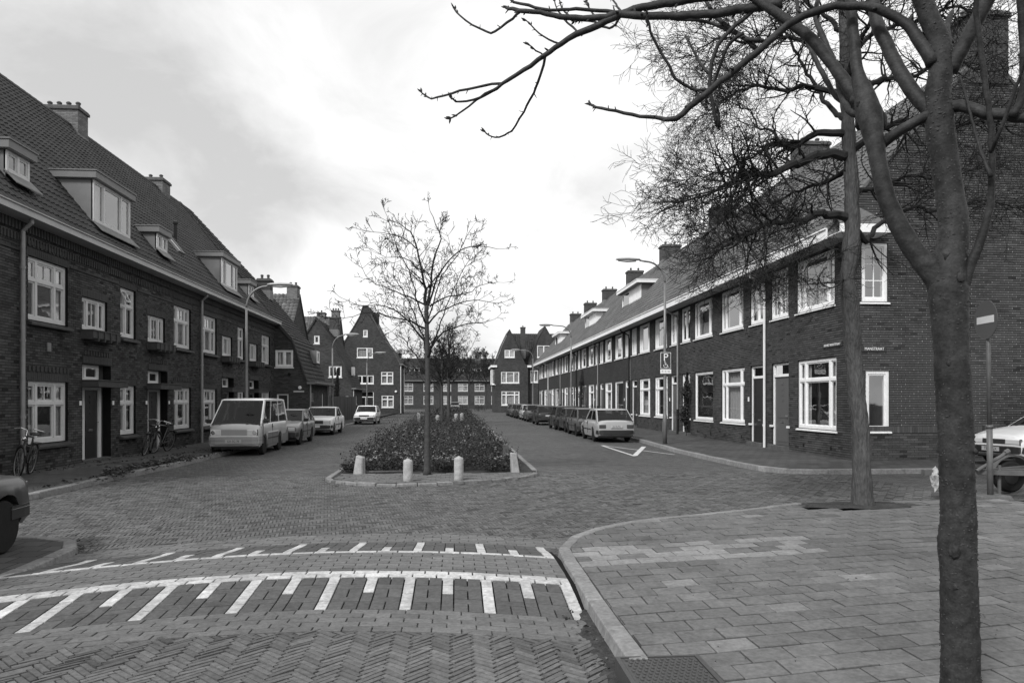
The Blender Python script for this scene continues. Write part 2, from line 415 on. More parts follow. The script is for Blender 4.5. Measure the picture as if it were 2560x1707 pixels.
def offset_path(pts, w):
    out = []
    for i, p in enumerate(pts):
        a = Vector(pts[max(i-1,0)]).to_2d(); c = Vector(pts[min(i+1,len(pts)-1)]).to_2d()
        d = (c - a).normalized(); n = Vector((d.y, -d.x)); out.append((p[0] + n.x*w, p[1] + n.y*w))
    return out
def resample(pts, step):
    out = [Vector(pts[0]).to_2d()]; acc = 0
    for a, b in zip(pts[:-1], pts[1:]):
        a = Vector(a).to_2d(); b = Vector(b).to_2d(); L = (b-a).length; t = step - acc
        while t <= L: out.append(a + (b-a)*(t/L)); t += step
        acc = (acc + L) % step
    e = Vector(pts[-1]).to_2d()
    if (out[-1]-e).length > step*.3: out.append(e)
    return [tuple(p) for p in out]
def kerb(parent, path, w, step, h=KH, wob=.006, material=None):
    """single kerb stones along a path; the pavement lies to the right of the direction of travel"""
    pts = resample(path, step)
    ins = offset_path(pts, w)
    for i in range(len(pts)-1):
        b = MB(); g = .006
        p0, p1, q0, q1 = (Vector(pts[i]), Vector(pts[i+1]), Vector(ins[i]), Vector(ins[i+1]))
        d = (p1-p0).normalized()*g; p0, p1, q0, q1 = p0+d, p1-d, q0+d, q1-d
        dz = rnd.uniform(-wob, wob); n = (q0-p0).normalized()
        z1 = h + dz; e = n*.022
        b.hexa([(p0.x,p0.y,-.05),(p1.x,p1.y,-.05),(q1.x,q1.y,-.05),(q0.x,q0.y,-.05),
                (p0.x+e.x,p0.y+e.y,z1),(p1.x+e.x,p1.y+e.y,z1),(q1.x,q1.y,z1+.004),(q0.x,q0.y,z1+.004)], skip=(0,))
        b.build('kerb_stone', material or M['kerb'], parent, bevel=.012)
def pavement(name, path, rest, w=.16, step=1., h=KH, material=None):
    """pavement slab behind a kerb path"""
    ins = offset_path(resample(path, step), w)
    b = MB(); poly = ins + rest
    b.face([(p[0], p[1], h - .004) for p in poly])
    o = struct(b.build(name, material or M['pave'], uv=True)); 
    me = o.data
    if me.polygons[0].normal.z < 0: me.flip_normals()
    return o
# far right pavement along the right-hand terrace, turning into the side street
pR = [(40,17.0),(12,16.98),(9.5,16.95),(8.55,16.98),(8.1,17.15),(7.8,17.6),(7.66,18.3),(7.58,20.6),(7.56,24.6),(7.8,28.8),(7.9,32),(7.9,98),(8.3,99.6),(9.2,100.2),(40,100.3)]
pav_r = pavement('pavement_right', pR, [(40,96),(11.2,96),(11.2,19.7),(40,19.7)], w=.17)
pav_r.data.materials[0] = M['pave']
kerb(pav_r, pR[1:12], .17, .98)
# left pavement along the left-hand terrace
pL = [(-9.0,101),(-8.0,100.4),(-7.6,99.5),(-7.55,60),(-7.55,24),(-7.5,20),(-7.68,16.4),(-7.6,14.6),(-7.65,13.2),(-8.1,12.2),(-9.1,11.6),(-30,11.4)]
pav_l = pavement('pavement_left', pL, [(-30,14),(-10.15,14),(-10.15,101)], w=.17)
kerb(pav_l, pL[3:11], .17, .98)
# near corner pavement, left
pNL = [(-30,9.95),(-9,9.9),(-5.7,9.75),(-5.1,9.62),(-4.75,9.45),(-4.52,9.2),(-4.44,8.9),(-4.40,8.4),(-4.36,7.6),(-4.3,6.0),(-4.3,-8)]
pav_nl = pavement('pavement_near_left', pNL, [(-30,-8)], w=.17, step=.5, h=.07)
kerb(pav_nl, pNL[1:10], .17, .55, h=.07)
# near corner pavement, right: its tiles are laid one by one further down
pNR = [(1.10,-8),(1.10,4.4),(1.09,5.67),(1.11,6.84),(1.12,7.94),(1.16,8.3),(1.32,8.78),(1.61,9.25),(1.95,9.62),(2.4,9.98),(2.95,10.3),(4.04,10.75),(5.57,11.55),(6.4,11.72),(9.2,11.85),(40,12.0)]
b = MB(); ins = offset_path(resample(pNR, .5), .14)
b.face([(p[0], p[1], KH-.035) for p in ins] + [(40,-8,KH-.035)])
pav_nr = struct(b.build('pavement_near_right', M['sand'], recalc=False))
if pav_nr.data.polygons[0].normal.z < 0: pav_nr.data.flip_normals()
kp = [(1.10,4.62),(1.09,5.67),(1.11,6.84),(1.12,7.94),(1.16,8.3),(1.32,8.78),(1.61,9.25),(1.95,9.62),(2.4,9.98),(2.95,10.3),(4.04,10.75),(5.57,11.55)]
kp = kp[::-1]
kerb(pav_nr, [(1.10,3.0),(1.10,4.22)], .16, .8)
def rkerb(parent, path, w, step): kerb(parent, path[::-1], -w, step)
kerb(pav_nr, kp[::-1], .16, .72)

def inside(p, poly):
    c = False; n = len(poly); j = n-1
    for i in range(n):
        a, q = poly[i], poly[j]
        if (a[1] > p[1]) != (q[1] > p[1]) and p[0] < (q[0]-a[0])*(p[1]-a[1])/(q[1]-a[1])+a[0]: c = not c
        j = i
    return c
# pavement tiles of the near right corner: running bond, courses slightly askew to the kerb
def clip_poly(poly, p0, n):
    out = []
    for i in range(len(poly)):
        a, c = poly[i], poly[(i+1) % len(poly)]
        da = (a[0]-p0[0])*n[0] + (a[1]-p0[1])*n[1]; dc = (c[0]-p0[0])*n[0] + (c[1]-p0[1])*n[1]
        if da >= 0: out.append(a)
        if (da >= 0) != (dc >= 0):
            t = da/(da-dc); out.append((a[0]+(c[0]-a[0])*t, a[1]+(c[1]-a[1])*t))
    return out
def near_tiles():
    inner = offset_path(resample(pNR[1:15], .35), .165)
    poly = inner + [(9.2, 3.0), (1.27, 3.0)]
    poly = [(1.27,3.0)] + [p for p in inner if p[1] > 3.0] + [(9.3,11.7),(9.3,3.0)]
    ux = Vector((math.cos(R(9.8)), math.sin(R(9.8)))); uy = Vector((0, 1))
    W, D = .325, .236
    gully = (1.0, 4.12, 1.56, 4.70)
    treehole = (5.45, 10.75, 7.15, 11.62)
    tiles = []
    for r in range(-30, 60):
        for c in range(-8, 36):
            o = Vector((1.27, 3.0)) + uy*(r*D) + ux*((c + .5*(r % 2))*W)
            cen = o + ux*W/2 + uy*D/2
            if not (1.0 < cen.x < 9.4 and 3.0 < cen.y < 12.1): continue
            g = .006
            q = [o+ux*g+uy*g, o+ux*(W-g)+uy*g, o+ux*(W-g)+uy*(D-g), o+ux*g+uy*(D-g)]
            q = [(p.x, p.y) for p in q]
            ins_n = sum(inside(p, poly) for p in q)
            if ins_n == 0: continue
            if cen.x < 1.86 and gully[1]-.12 < cen.y < gully[3]+.1:
                if cen.y > 4.66: q = clip_poly(q, (0, 4.69), (0, 1))
                elif max(v[1] for v in q) > 4.17: q = clip_poly(q, (1.612, 0), (1, 0))
                q = clip_poly(q, (1.265, 0), (1, 0)) if len(q) > 2 else q
                if len(q) < 3: continue
            if treehole[0] < cen.x < treehole[2] and treehole[1] < cen.y < treehole[3]: continue
            if ins_n < 4 and cen.y > 4.75 or ins_n < 4 and cen.y < 4.1:
                for a, cc in zip(inner[:-1], inner[1:]):
                    mid = ((a[0]+cc[0])/2, (a[1]+cc[1])/2)
                    if abs(mid[0]-cen.x) > .45 or abs(mid[1]-cen.y) > .45: continue
                    d = Vector((cc[0]-a[0], cc[1]-a[1])).normalized(); n = (d.y, -d.x)
                    q = clip_poly(q, a, n)
                    if len(q) < 3: break
                if len(q) < 3: continue
            tiles.append((cen, q))
    tiles.sort(key=lambda t: t[0].length)
    light = random.Random(3)
    joined = MB()
    for k, (cen, q) in enumerate(tiles):
        z = KH + light.uniform(-.003, .004); tl = [light.uniform(-.0035, .0035) for _ in range(len(q))]
        tone = light.gauss(0, .055)
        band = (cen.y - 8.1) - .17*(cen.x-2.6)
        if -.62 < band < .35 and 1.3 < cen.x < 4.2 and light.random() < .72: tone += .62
        elif light.random() < .035: tone += .35
        elif light.random() < .05: tone -= .18
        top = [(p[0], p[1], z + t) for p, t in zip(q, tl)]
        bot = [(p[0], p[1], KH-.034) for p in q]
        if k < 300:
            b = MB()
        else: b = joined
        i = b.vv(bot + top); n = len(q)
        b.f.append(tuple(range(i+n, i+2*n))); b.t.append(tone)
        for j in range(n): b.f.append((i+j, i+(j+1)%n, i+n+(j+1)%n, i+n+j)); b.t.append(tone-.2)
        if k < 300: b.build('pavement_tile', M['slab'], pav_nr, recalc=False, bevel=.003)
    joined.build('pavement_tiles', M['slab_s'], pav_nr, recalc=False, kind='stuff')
near_tiles()
# sandy dirt and weeds against the kerb, soil round the tree
def dirt_strip(name, path, w0, w1, z, material, label=None):
    b = MB(); rr = random.Random(5)
    pts = resample(path, .12); L = offset_path(pts, w0); Rr = offset_path(pts, w1)
    for i in range(len(pts)-1):
        j0 = 1 + .55*math.sin(i*1.3)*math.sin(i*.37+1); j1 = 1 + .55*math.sin((i+1)*1.3)*math.sin((i+1)*.37+1)
        a0 = (pts[i][0]+(L[i][0]-pts[i][0])*j0, pts[i][1]+(L[i][1]-pts[i][1])*j0); a1 = (pts[i+1][0]+(L[i+1][0]-pts[i+1][0])*j1, pts[i+1][1]+(L[i+1][1]-pts[i+1][1])*j1)
        b.face([(a0[0],a0[1],z-.012),(Rr[i][0],Rr[i][1],z+.012),(Rr[i+1][0],Rr[i+1][1],z+.012),(a1[0],a1[1],z-.012)])
    return b.build(name, material, recalc=False)

# ------------------------------------------------------------------ herringbone clinkers
BW, BN = .0525, 4
def herring(region, holes=(), rot=45, org=(-1.2,4.0)):
    x0, y0, x1, y1 = region
    c, s = math.cos(R(rot)), math.sin(R(rot)); g = .0035
    m = int(max(x1-x0, y1-y0) / BW) + 20
    out = []
    cx, cy = (x0+x1)/2, (y0+y1)/2
    gx = ((cx-org[0])*c + (cy-org[1])*s)/BW; gy = (-(cx-org[0])*s + (cy-org[1])*c)/BW
    for j in range(int(gy)-m, int(gy)+m):
        for i0 in range(int(gx)-m, int(gx)+m):
            k = (i0 - j) % (2*BN)
            if k == 0: w, h = BN, 1
            elif k == 2*BN-1: w, h = 1, BN
            else: continue
            u, v = (i0 + w/2)*BW, (j + h/2)*BW
            x = org[0] + u*c - v*s; y = org[1] + u*s + v*c
            if x0 < x < x1 and y0 < y < y1: out.append((x, y, w == BN))
    return out, c, s
def bricks_mesh(cells, c, s, zf, rr, sides=True):
    """many bricks as arrays: top + 4 sides each"""
    n = len(cells); V = np.zeros((n, 8, 3)); T = np.zeros((n, 5))
    g = .0055
    for k, (x, y, horiz) in enumerate(cells):
        hl, hw = BN*BW/2 - g, BW/2 - g
        if horiz: ax, ay, bx, by = c*hl, s*hl, -s*hw, c*hw
        else: ax, ay, bx, by = c*hw, s*hw, -s*hl, c*hl
        z = zf(x, y) + rr.uniform(-.003, .003); t1 = rr.uniform(-.0035, .0035); t2 = rr.uniform(-.0035, .0035)
        for m, (p, q) in enumerate(((-1,-1),(1,-1),(1,1),(-1,1))):
            V[k, m] = (x+p*ax+q*bx, y+p*ay+q*by, z-.05); V[k, m+4] = (x+p*ax*.985+q*bx*.94, y+p*ay*.985+q*by*.94, z+p*t1+q*t2)
        t = rr.gauss(0, .12)
        if rr.random() < .05: t -= .30
        T[k] = t
    F = np.array([[4,5,6,7],[0,1,5,4],[1,2,6,5],[2,3,7,6],[3,0,4,7]])
    Fa = (F[None] + 8*np.arange(n)[:, None, None]).reshape(-1, 4)
    return V.reshape(-1, 3), Fa, T.reshape(-1)
CURV = .095
def hump_y(x, t): return 6.33 + t - CURV*(x+1.2)**2
def hump_z(t):
    if t < 0 or t > 2.95: return 0.
    def sm(q): return q*q*(3-2*q)
    if t < .97: return .085*sm(t/.97)*.55 + .085*(t/.97)*.45
    if t < 2.02: return .085
    q = (2.95-t)/.93; return .085*sm(q)*.55 + .085*q*.45
hump_root = struct(MB().build('near_street_paving', M['sand'])) if False else None
b = MB(); xs = np.linspace(-4.5, 1.14, 24); ts = [-2.6,-1.2,-.58,0,.25,.5,.75,.97,1.5,2.02,2.3,2.6,2.95,3.5]
for i in range(len(xs)-1):
    for j in range(len(ts)-1):
        b.face([(x, hump_y(x, t), hump_z(t)-.028) for x, t in ((xs[i],ts[j]),(xs[i+1],ts[j]),(xs[i+1],ts[j+1]),(xs[i],ts[j+1]))])
near_street = struct(b.build('near_street', M['sand'], recalc=False, smooth=True))
# foreground clinkers: the nearest 300 as single bricks, the rest joined
cells, cc, ss = herring((-4.35, 3.7, 1.0, 6.2))
cells = [q for q in cells if q[1] < hump_y(q[0], -.60) and q[0] < 1.0 - .10*max(0, math.sin(q[1]*2.1))]
cells.sort(key=lambda q: abs(q[0]+.9)*.35 + abs(q[1]-4.75))
bm = MB()
h_me = None
for k, (x, y, hz) in enumerate(cells[:300]):
    if h_me is None:
        q = MB(); g = .0055; hl, hw = BN*BW/2-g, BW/2-g
        q.hexa([(-hl,-hw,-.05),(hl,-hw,-.05),(hl,hw,-.05),(-hl,hw,-.05),(-hl*.985,-hw*.92,0),(hl*.985,-hw*.92,0),(hl*.985,hw*.92,0),(-hl*.985,hw*.92,0)], skip=(0,))
        o = q.build('clinker', M['klinker'], near_street); h_me = o.data
    else:
        o = bpy.data.objects.new('clinker', h_me); COL.objects.link(o); o.parent = near_street
    o.location = (x, y, rnd.uniform(-.003, .003))
    o.rotation_euler = (rnd.uniform(-.03,.03), rnd.uniform(-.03,.03), R(45) + (0 if hz else PI/2) + rnd.uniform(-.02,.02))
bm.arr.append(bricks_mesh(cells[300:], cc, ss, lambda x, y: 0., random.Random(2)))
bm.build('clinkers', M['klinker_s'], near_street, recalc=False, kind='stuff')
# crossing beyond the hump
cells, cc, ss = herring((-7.7, 8.2, 9.4, 17.6), org=(0., 9.5), rot=10)
isl_pts = [(-2.8,16.5),(-2.65,16.05),(-2.0,15.55),(-1.3,15.3),(-.55,15.45),(.15,15.65),(1.0,16.2),(1.65,16.75),(1.8,17.2),(1.8,30),(-2.8,30)]
def keep(q):
    x, y = q[0], q[1]
    if x < 1.25 and x > -4.5 and y < hump_y(x, 3.46): return False
    if x > 1.05 and inside((x, y), [(p[0]-.02, p[1]+.0) for p in pNR] + [(40,-8)]): return False
    if x < -4.35 and inside((x, y), pNL + [(-30,-8)]): return False
    if inside((x, y), isl_pts): return False
    if inside((x, y), pR + [(40,96),(40,19)]): return False
    return True
cells = [q for q in cells if keep(q)]
bm = MB(); bm.arr.append(bricks_mesh(cells, cc, ss, lambda x, y: 0., random.Random(4)))
o = bm.build('crossing_clinkers', M['klinker_s'], recalc=False, kind='stuff'); o.parent = bpy.data.objects['road']

# ------------------------------------------------------------------ speed hump: courses of pavers, white markings let into the ramps
hump = struct(empty('speed_hump', (-1.6, 7.8, 0))); HI = Matrix.Translation((1.6, -7.8, 0))
_hc = {'n': 0}; hump_rest = {}
rr = random.Random(11)
def paver(x0, x1, t0, t1, m, lift=0., single=True):
    x1 = min(x1, kx(t0)); 
    if x1 - x0 < .03: return
    g = .0055 if m != 'hump_w' else .007
    c = [(x0+g, t0+g), (x1-g, t0+g), (x1-g, t1-g), (x0+g, t1-g)]
    if m == 'hump_w' or (single and _hc['n'] < 295): b = MB()
    else: b = hump_rest.setdefault(m, MB())
    dz = rr.uniform(-.0025, .0025) + lift; tone = rr.gauss(0, .07)
    top = [(x, hump_y(x, t), hump_z(t) + dz) for x, t in c]; bot = [(p[0], p[1], p[2]-.045) for p in top]
    b.hexa(bot + top, tone, skip=(0,))
    if b is not hump_rest.get(m):
        if m != 'hump_w': _hc['n'] += 1
        b.build('white_paver' if m == 'hump_w' else 'paver', M[m], hump, mtx=HI, recalc=False, bevel=.003)
def kx(t):                               # the kerb side of the near street
    y = hump_y(1.0, t); return 1.075 if y < 8.0 else (1.075 + max(0, (y-8.0))*.35)
XL = -4.42
def course(t0, t1, L, m='hump', shift=0., single=True):
    x = XL - shift
    while x < kx(t0):
        paver(max(x, XL), x+L, t0, t1, m, single=single); x += L
k = 0; t = -.58
while t < -.02: course(t, t+.116, .235, shift=(k % 2)*.117); k += 1; t += .116        # near courses
SP = .73; x_first = 1.02 - 8*SP
def ramp(t_out, t_in, near):
    """white bars with dark pavers between; t_out is the foot of the ramp, t_in its crest"""
    s = 1 if t_in > t_out else -1; Lr = abs(t_in - t_out)
    n = int(round(Lr / .2)); d = Lr / n
    def seg(a, b_): return (t_out + s*a, t_out + s*b_) if s > 0 else (t_out + s*b_, t_out + s*a)
    for i in range(17):
        xc = x_first + i*SP/2 - .0
        longbar = (i % 2 == 0)
        for q in range(n):
            a, b_ = seg(q*d, (q+1)*d)
            white = longbar or q >= n-2
            paver(xc-.055, xc+.055, a, b_, 'hump_w' if white else 'hump_d')
        xa, xb = xc+.055, xc+SP/2-.055; xm = (xa+xb)/2
        if xb > 1.2: continue
        q = 0.
        pat = 0
        while q < Lr-.02:
            step = min(.205 if pat % 2 == 0 else .105, Lr-q); a, b_ = seg(q, q+step)
            if pat % 2 == 0: paver(xa, xm, a, b_, 'hump_d', single=near); paver(xm, xb, a, b_, 'hump_d', single=near)
            else: paver(xa, xb, a, b_, 'hump_d', single=near)
            q += step; pat += 1
ramp(0., .84, True)
k = 0
for t in (.84, .95): course(t, t+.11, .235, 'hump_w', shift=(k % 2)*.117); k += 1
t = 1.06; k = 0
while t < 1.94: course(t, t+.11, .225, shift=(k % 2)*.112, single=(t < 1.7)); k += 1; t += .11
course(1.94, 2.03, .235, 'hump_w')
ramp(2.95, 2.03, False)
k = 0; t = 2.95
while t < 3.42: course(t, t+.116, .235, shift=(k % 2)*.117, single=False); k += 1; t += .116
for m_, b_ in hump_rest.items(): b_.build('pavers', M[m_], hump, mtx=HI, recalc=False, kind='stuff')

# loose dirt in the gutter of the near kerb
d1 = dirt_strip('gutter_dirt', [(1.09,3.6),(1.09,5.0),(1.08,5.6),(1.08,6.1)], -.12, .05, .008, M['soil']); d1.parent = near_street
d2 = dirt_strip('gutter_dirt', [(1.32,8.78),(1.61,9.25),(1.95,9.62),(2.4,9.98),(2.95,10.3),(4.04,10.75)], -.05, .03, .006, M['soil']); d2.parent = near_street
for p in (d1, d2): p['kind'] = 'stuff'
b = MB(); poly = [(6.45 + (1.0+.16*math.sin(k*2.3)+.1*math.sin(k*5.1))*math.cos(2*PI*k/26)*1.0, 11.17 + (.40+.06*math.sin(k*3.7+1))*math.sin(2*PI*k/26)) for k in range(26)]
cx0, cy0 = 6.45, 11.2
for i in range(len(poly)):
    a, c = poly[i], poly[(i+1) % len(poly)]; b.face([(cx0,cy0,KH+.04),(a[0],a[1],KH+.003),(c[0],c[1],KH+.003)])
soil = b.build('tree_pit_soil', M['soil'], recalc=False); soil['kind'] = 'stuff'; soil.parent = pav_nr
# parking bay marking on the right
def flat_poly(name, polys, z, material, parent):
    b = MB()
    for q in polys: b.face([(p[0], p[1], z) for p in q])
    return b.build(name, material, parent, recalc=False)
road = bpy.data.objects['road']
def strip(a, c, w):
    a, c = Vector(a), Vector(c); d = (c-a).normalized(); n = Vector((-d.y, d.x))*w/2
    return [a-n, c-n, c+n, a+n]
flat_poly('bay_marking', [strip((5.78,28.4),(5.74,22.9),.10)], .002, M['paintline'], road)
flat_poly('bay_marking', [strip((5.8,28.38),(7.2,23.4),.08)], .003, M['paintline'], road)
flat_poly('bay_marking', [strip((5.76,23.0),(7.25,27.5),.17)], .004, M['paintline'], road)
# drain gully let into the near kerb
g = empty('drain_gully', (1.05, 4.2, 0)); tag(g, 'cast iron drain gully with ribbed lid set into the near kerb', 'drain')
b = MB(); b.box(.02,0,-.05,.52,.46,.112); b.build('lid', M['iron'], g, bevel=.006)
b = MB(); b.box(-.01,-.02,-.05,.02,.48,.118); b.box(.52,-.02,-.05,.55,.48,.118); b.box(.02,.46,-.05,.52,.48,.118); b.box(.02,-.02,-.05,.52,0,.118); b.build('frame', M['iron'], g)
rb = MB(); rb.box(0,0,0,.016,.03,.006); rib = None
for i in range(12):
    for j in range(9):
        o = rb.build('rib', M['iron'], g) if rib is None else bpy.data.objects.new('rib', rib); 
        if rib is None: rib = o.data
        else: COL.objects.link(o); o.parent = g
        o.location = (.045 + i*.039 + .018*(j % 2), .03 + j*.047, .1125)
# ------------------------------------------------------------------ building kit (house frame: x to the right when facing the front, y into the house, z up)
hr = random.Random(21)
def wall_holes(b, x0, x1, z0, z1, holes, y=0., reveal=.14, ztop=None):
    """front wall sheet with rectangular openings and their reveals"""
    xs = sorted({x0, x1, *[h[0] for h in holes], *[h[1] for h in holes]}); zs = sorted({z0, z1, *[h[2] for h in holes], *[h[3] for h in holes]})
    xs = [x for x in xs if x0 <= x <= x1]; zs = [z for z in zs if z0 <= z <= z1]
    for i in range(len(xs)-1):
        for j in range(len(zs)-1):
            cx, cz = (xs[i]+xs[i+1])/2, (zs[j]+zs[j+1])/2
            if any(h[0] < cx < h[1] and h[2] < cz < h[3] for h in holes): continue
            b.face([(xs[i],y,zs[j]),(xs[i+1],y,zs[j]),(xs[i+1],y,zs[j+1]),(xs[i],y,zs[j+1])])
    for h in holes:
        r = h[4] if len(h) > 4 else reveal
        a, c, d, e = h[:4]; f = y - (.013 if y > .005 else 0)          # reveals start at the brick face
        b.face([(a,f,d),(a,y+r,d),(a,y+r,e),(a,f,e)]); b.face([(c,f,d),(c,f,e),(c,y+r,e),(c,y+r,d)])
        b.face([(a,f,e),(a,y+r,e),(c,y+r,e),(c,f,e)]); b.face([(a,f,d),(c,f,d),(c,y+r,d),(a,y+r,d)])
def courses(x0, x1, z0, z1, holes, L, H, j=.011, hj=None, limx=None, phase=0.):
    """rectangles of a running-bond wall, cut round the openings"""
    out = []; k = 0; z = z0; hj = j if hj is None else hj
    while z + H*.6 < z1:
        zt = min(z + H - j, z1); a0, a1 = (x0, x1) if limx is None else limx(z + H/2)
        iv = [(a0, a1)]
        for h in holes:
            if h[2] < zt - .01 and h[3] > z + .01:
                nv = []
                for (p, q) in iv:
                    if h[1] <= p or h[0] >= q: nv.append((p, q)); continue
                    if h[0] > p: nv.append((p, h[0]))
                    if h[1] < q: nv.append((h[1], q))
                iv = nv
        off = x0 - 2*L + phase + (k % 2)*L/2
        for (p, q) in iv:
            n = int((p - off)//L); x = off + n*L
            while x < q:
                u, v = max(x + hj/2, p), min(x + L - hj/2, q)
                if v - u > .025: out.append((u, v, z, zt))
                x += L
        z += H; k += 1
    return out
def brick_arrays(rects, y=0., depth=.016, sd=.22, seed=1, dark=.04):
    n = len(rects); r = np.array(rects); g = np.random.default_rng(seed)
    dy = g.uniform(-.002, .002, n)
    V = np.zeros((n, 8, 3))
    for m, (xi, zi) in enumerate(((0,2),(1,2),(1,3),(0,3))):
        V[:, m, 0] = r[:, xi]; V[:, m, 2] = r[:, zi]; V[:, m, 1] = y + dy
        V[:, m+4, 0] = r[:, xi]; V[:, m+4, 2] = r[:, zi]; V[:, m+4, 1] = y + depth
    t = g.normal(0, sd, n); t[g.random(n) < dark] -= .4; t = np.clip(t, -.7, .8)
    F = np.array([[0,1,2,3],[0,4,5,1],[1,5,6,2],[2,6,7,3],[3,7,4,0]])
    return V.reshape(-1, 3), (F[None] + 8*np.arange(n)[:, None, None]).reshape(-1, 4), np.repeat(t, 5)
def curtain_mesh(b, x0, x1, z0, z1, y, waves):
    n = max(6, waves*6)
    for i in range(n):
        a, c = x0 + (x1-x0)*i/n, x0 + (x1-x0)*(i+1)/n
        ya, yc = y + .018*math.sin(i/n*waves*2*PI), y + .018*math.sin((i+1)/n*waves*2*PI)
        b.face([(a,ya,z0),(c,yc,z0),(c,yc,z1),(a,ya,z1)])
def window(parent, x0, x1, z0, z1, cols=(1,), rows=(1,), y=.07, fw=.088, m='white', splits=None, sill='white', sill_out=.05, curtains='sides', mtx=None, opened=None, detail=True, name='window', room=True):
    """frame with mullions and transoms; panes, sill, curtain and the room behind are its pieces"""
    b = MB(); d = .07; splits = splits or {}
    b.box(x0,y,z0,x0+fw,y+d,z1); b.box(x1-fw,y,z0,x1,y+d,z1); b.box(x0+fw,y,z1-fw,x1-fw,y+d,z1); b.box(x0+fw,y-.012,z0,x1-fw,y+d,z0+fw*1.15)
    xi, zi = x0+fw, z0+fw*1.15; wi, hi = x1-x0-2*fw, z1-z0-2.15*fw
    xe = [xi]; 
    for c in cols: xe.append(xe[-1] + c/sum(cols)*wi)
    ze = [zi]
    for r in rows: ze.append(ze[-1] + r/sum(rows)*hi)
    mw = .046 if detail else .035
    for x in xe[1:-1]: b.box(x-mw,y-.004,zi,x+mw,y+d-.004,z1-fw)
    for z in ze[1:-1]: b.box(xi,y-.008,z-.04,x1-fw,y+d-.008,z+.04)
    panes = []; s = .042 if detail else .03
    for i in range(len(cols)):
        for j in range(len(rows)):
            a, c = xe[i] + (mw if i else 0), xe[i+1] - (mw if i < len(cols)-1 else 0)
            e, f = ze[j] + (.04 if j else 0), ze[j+1] - (.04 if j < len(rows)-1 else 0)
            if opened == (i, j):
                continue
            ys = y+.022
            b.box(a,ys,e,a+s,ys+.04,f); b.box(c-s,ys,e,c,ys+.04,f); b.box(a+s,ys,f-s,c-s,ys+.04,f); b.box(a+s,ys,e,c-s,ys+.04,e+s)
            a, c, e, f = a+s, c-s, e+s, f-s
            nx, nz = splits.get((i, j), splits.get('all', (1, 1)))
            for q in range(nx):
                for r in range(nz):
                    panes.append((a+(c-a)*q/nx + (.013 if q else 0), a+(c-a)*(q+1)/nx - (.013 if q < nx-1 else 0), e+(f-e)*r/nz + (.013 if r else 0), e+(f-e)*(r+1)/nz - (.013 if r < nz-1 else 0)))
            for q in range(1, nx): xx = a+(c-a)*q/nx; b.box(xx-.013,ys+.004,e,xx+.013,ys+.034,f)
            for r in range(1, nz): zz = e+(f-e)*r/nz; b.box(a,ys+.006,zz-.013,c,ys+.032,zz+.013)
    w = b.build(name, M[m], parent, mtx=mtx, recalc=False)
    for (a, c, e, f) in panes:
        q = MB(); q.face([(a,y+.045,e),(c,y+.045,e),(c,y+.045,f),(a,y+.045,f)]); q.build('pane', M['glass'], w, recalc=False)
    if opened:
        i, j = opened
        a, c, e, f = xe[i]+mw, xe[i+1]-mw, ze[j]+.04, ze[j+1]
        q = MB(); q.box(a,-.02,e,c,.02,e+s); q.box(a,-.02,f-s,c,.02,f); q.box(a,-.02,e+s,a+s,.02,f-s); q.box(c-s,-.02,e+s,c,.02,f-s)
        T = Matrix.Translation((0, y, f)) @ Matrix.Rotation(R(-28), 4, 'X') @ Matrix.Translation((0, 0, -f))
        sh = q.build('open_light', M[m], w, mtx=T)
    if sill:
        q = MB(); q.hexa([(x0-.05,-sill_out,z0-.07),(x1+.05,-sill_out,z0-.07),(x1+.05,y+.03,z0-.07),(x0-.05,y+.03,z0-.07),(x0-.05,-sill_out,z0-.03),(x1+.05,-sill_out,z0-.03),(x1+.05,y+.02,z0-.001),(x0-.05,y+.02,z0-.001)])
        q.build('sill', M[sill], w)
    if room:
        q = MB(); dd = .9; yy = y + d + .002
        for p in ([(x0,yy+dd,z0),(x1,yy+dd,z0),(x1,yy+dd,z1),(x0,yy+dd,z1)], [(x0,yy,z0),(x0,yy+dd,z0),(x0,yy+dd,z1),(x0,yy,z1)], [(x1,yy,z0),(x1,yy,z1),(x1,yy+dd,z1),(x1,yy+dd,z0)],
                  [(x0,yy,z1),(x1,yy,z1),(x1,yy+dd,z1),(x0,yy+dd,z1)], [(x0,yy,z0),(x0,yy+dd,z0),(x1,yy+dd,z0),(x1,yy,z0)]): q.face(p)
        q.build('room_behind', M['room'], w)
    yc = y + d + .05
    W_ = x1 - x0
    if curtains in ('sides', 'left', 'right', 'half'):
        fr = hr.uniform(.16, .28)
        if curtains != 'right': q = MB(); curtain_mesh(q, x0+.02, x0+W_*fr, z0+.03, z1-.02, yc, 4); q.build('curtain', M['curtain'], w, smooth=True)
        if curtains != 'left': q = MB(); curtain_mesh(q, x1-W_*fr, x1-.02, z0+.03, z1-.02, yc, 4); q.build('curtain', M['curtain'], w, smooth=True)
    if curtains == 'half' or curtains == 'net':
        top = z0 + (z1-z0)*(.42 if curtains == 'half' else .97)
        q = MB(); curtain_mesh(q, x0+.02, x1-.02, z0+.03, top, yc+.06, 9); q.build('curtain', M['curtain'], w, smooth=True)
    return w
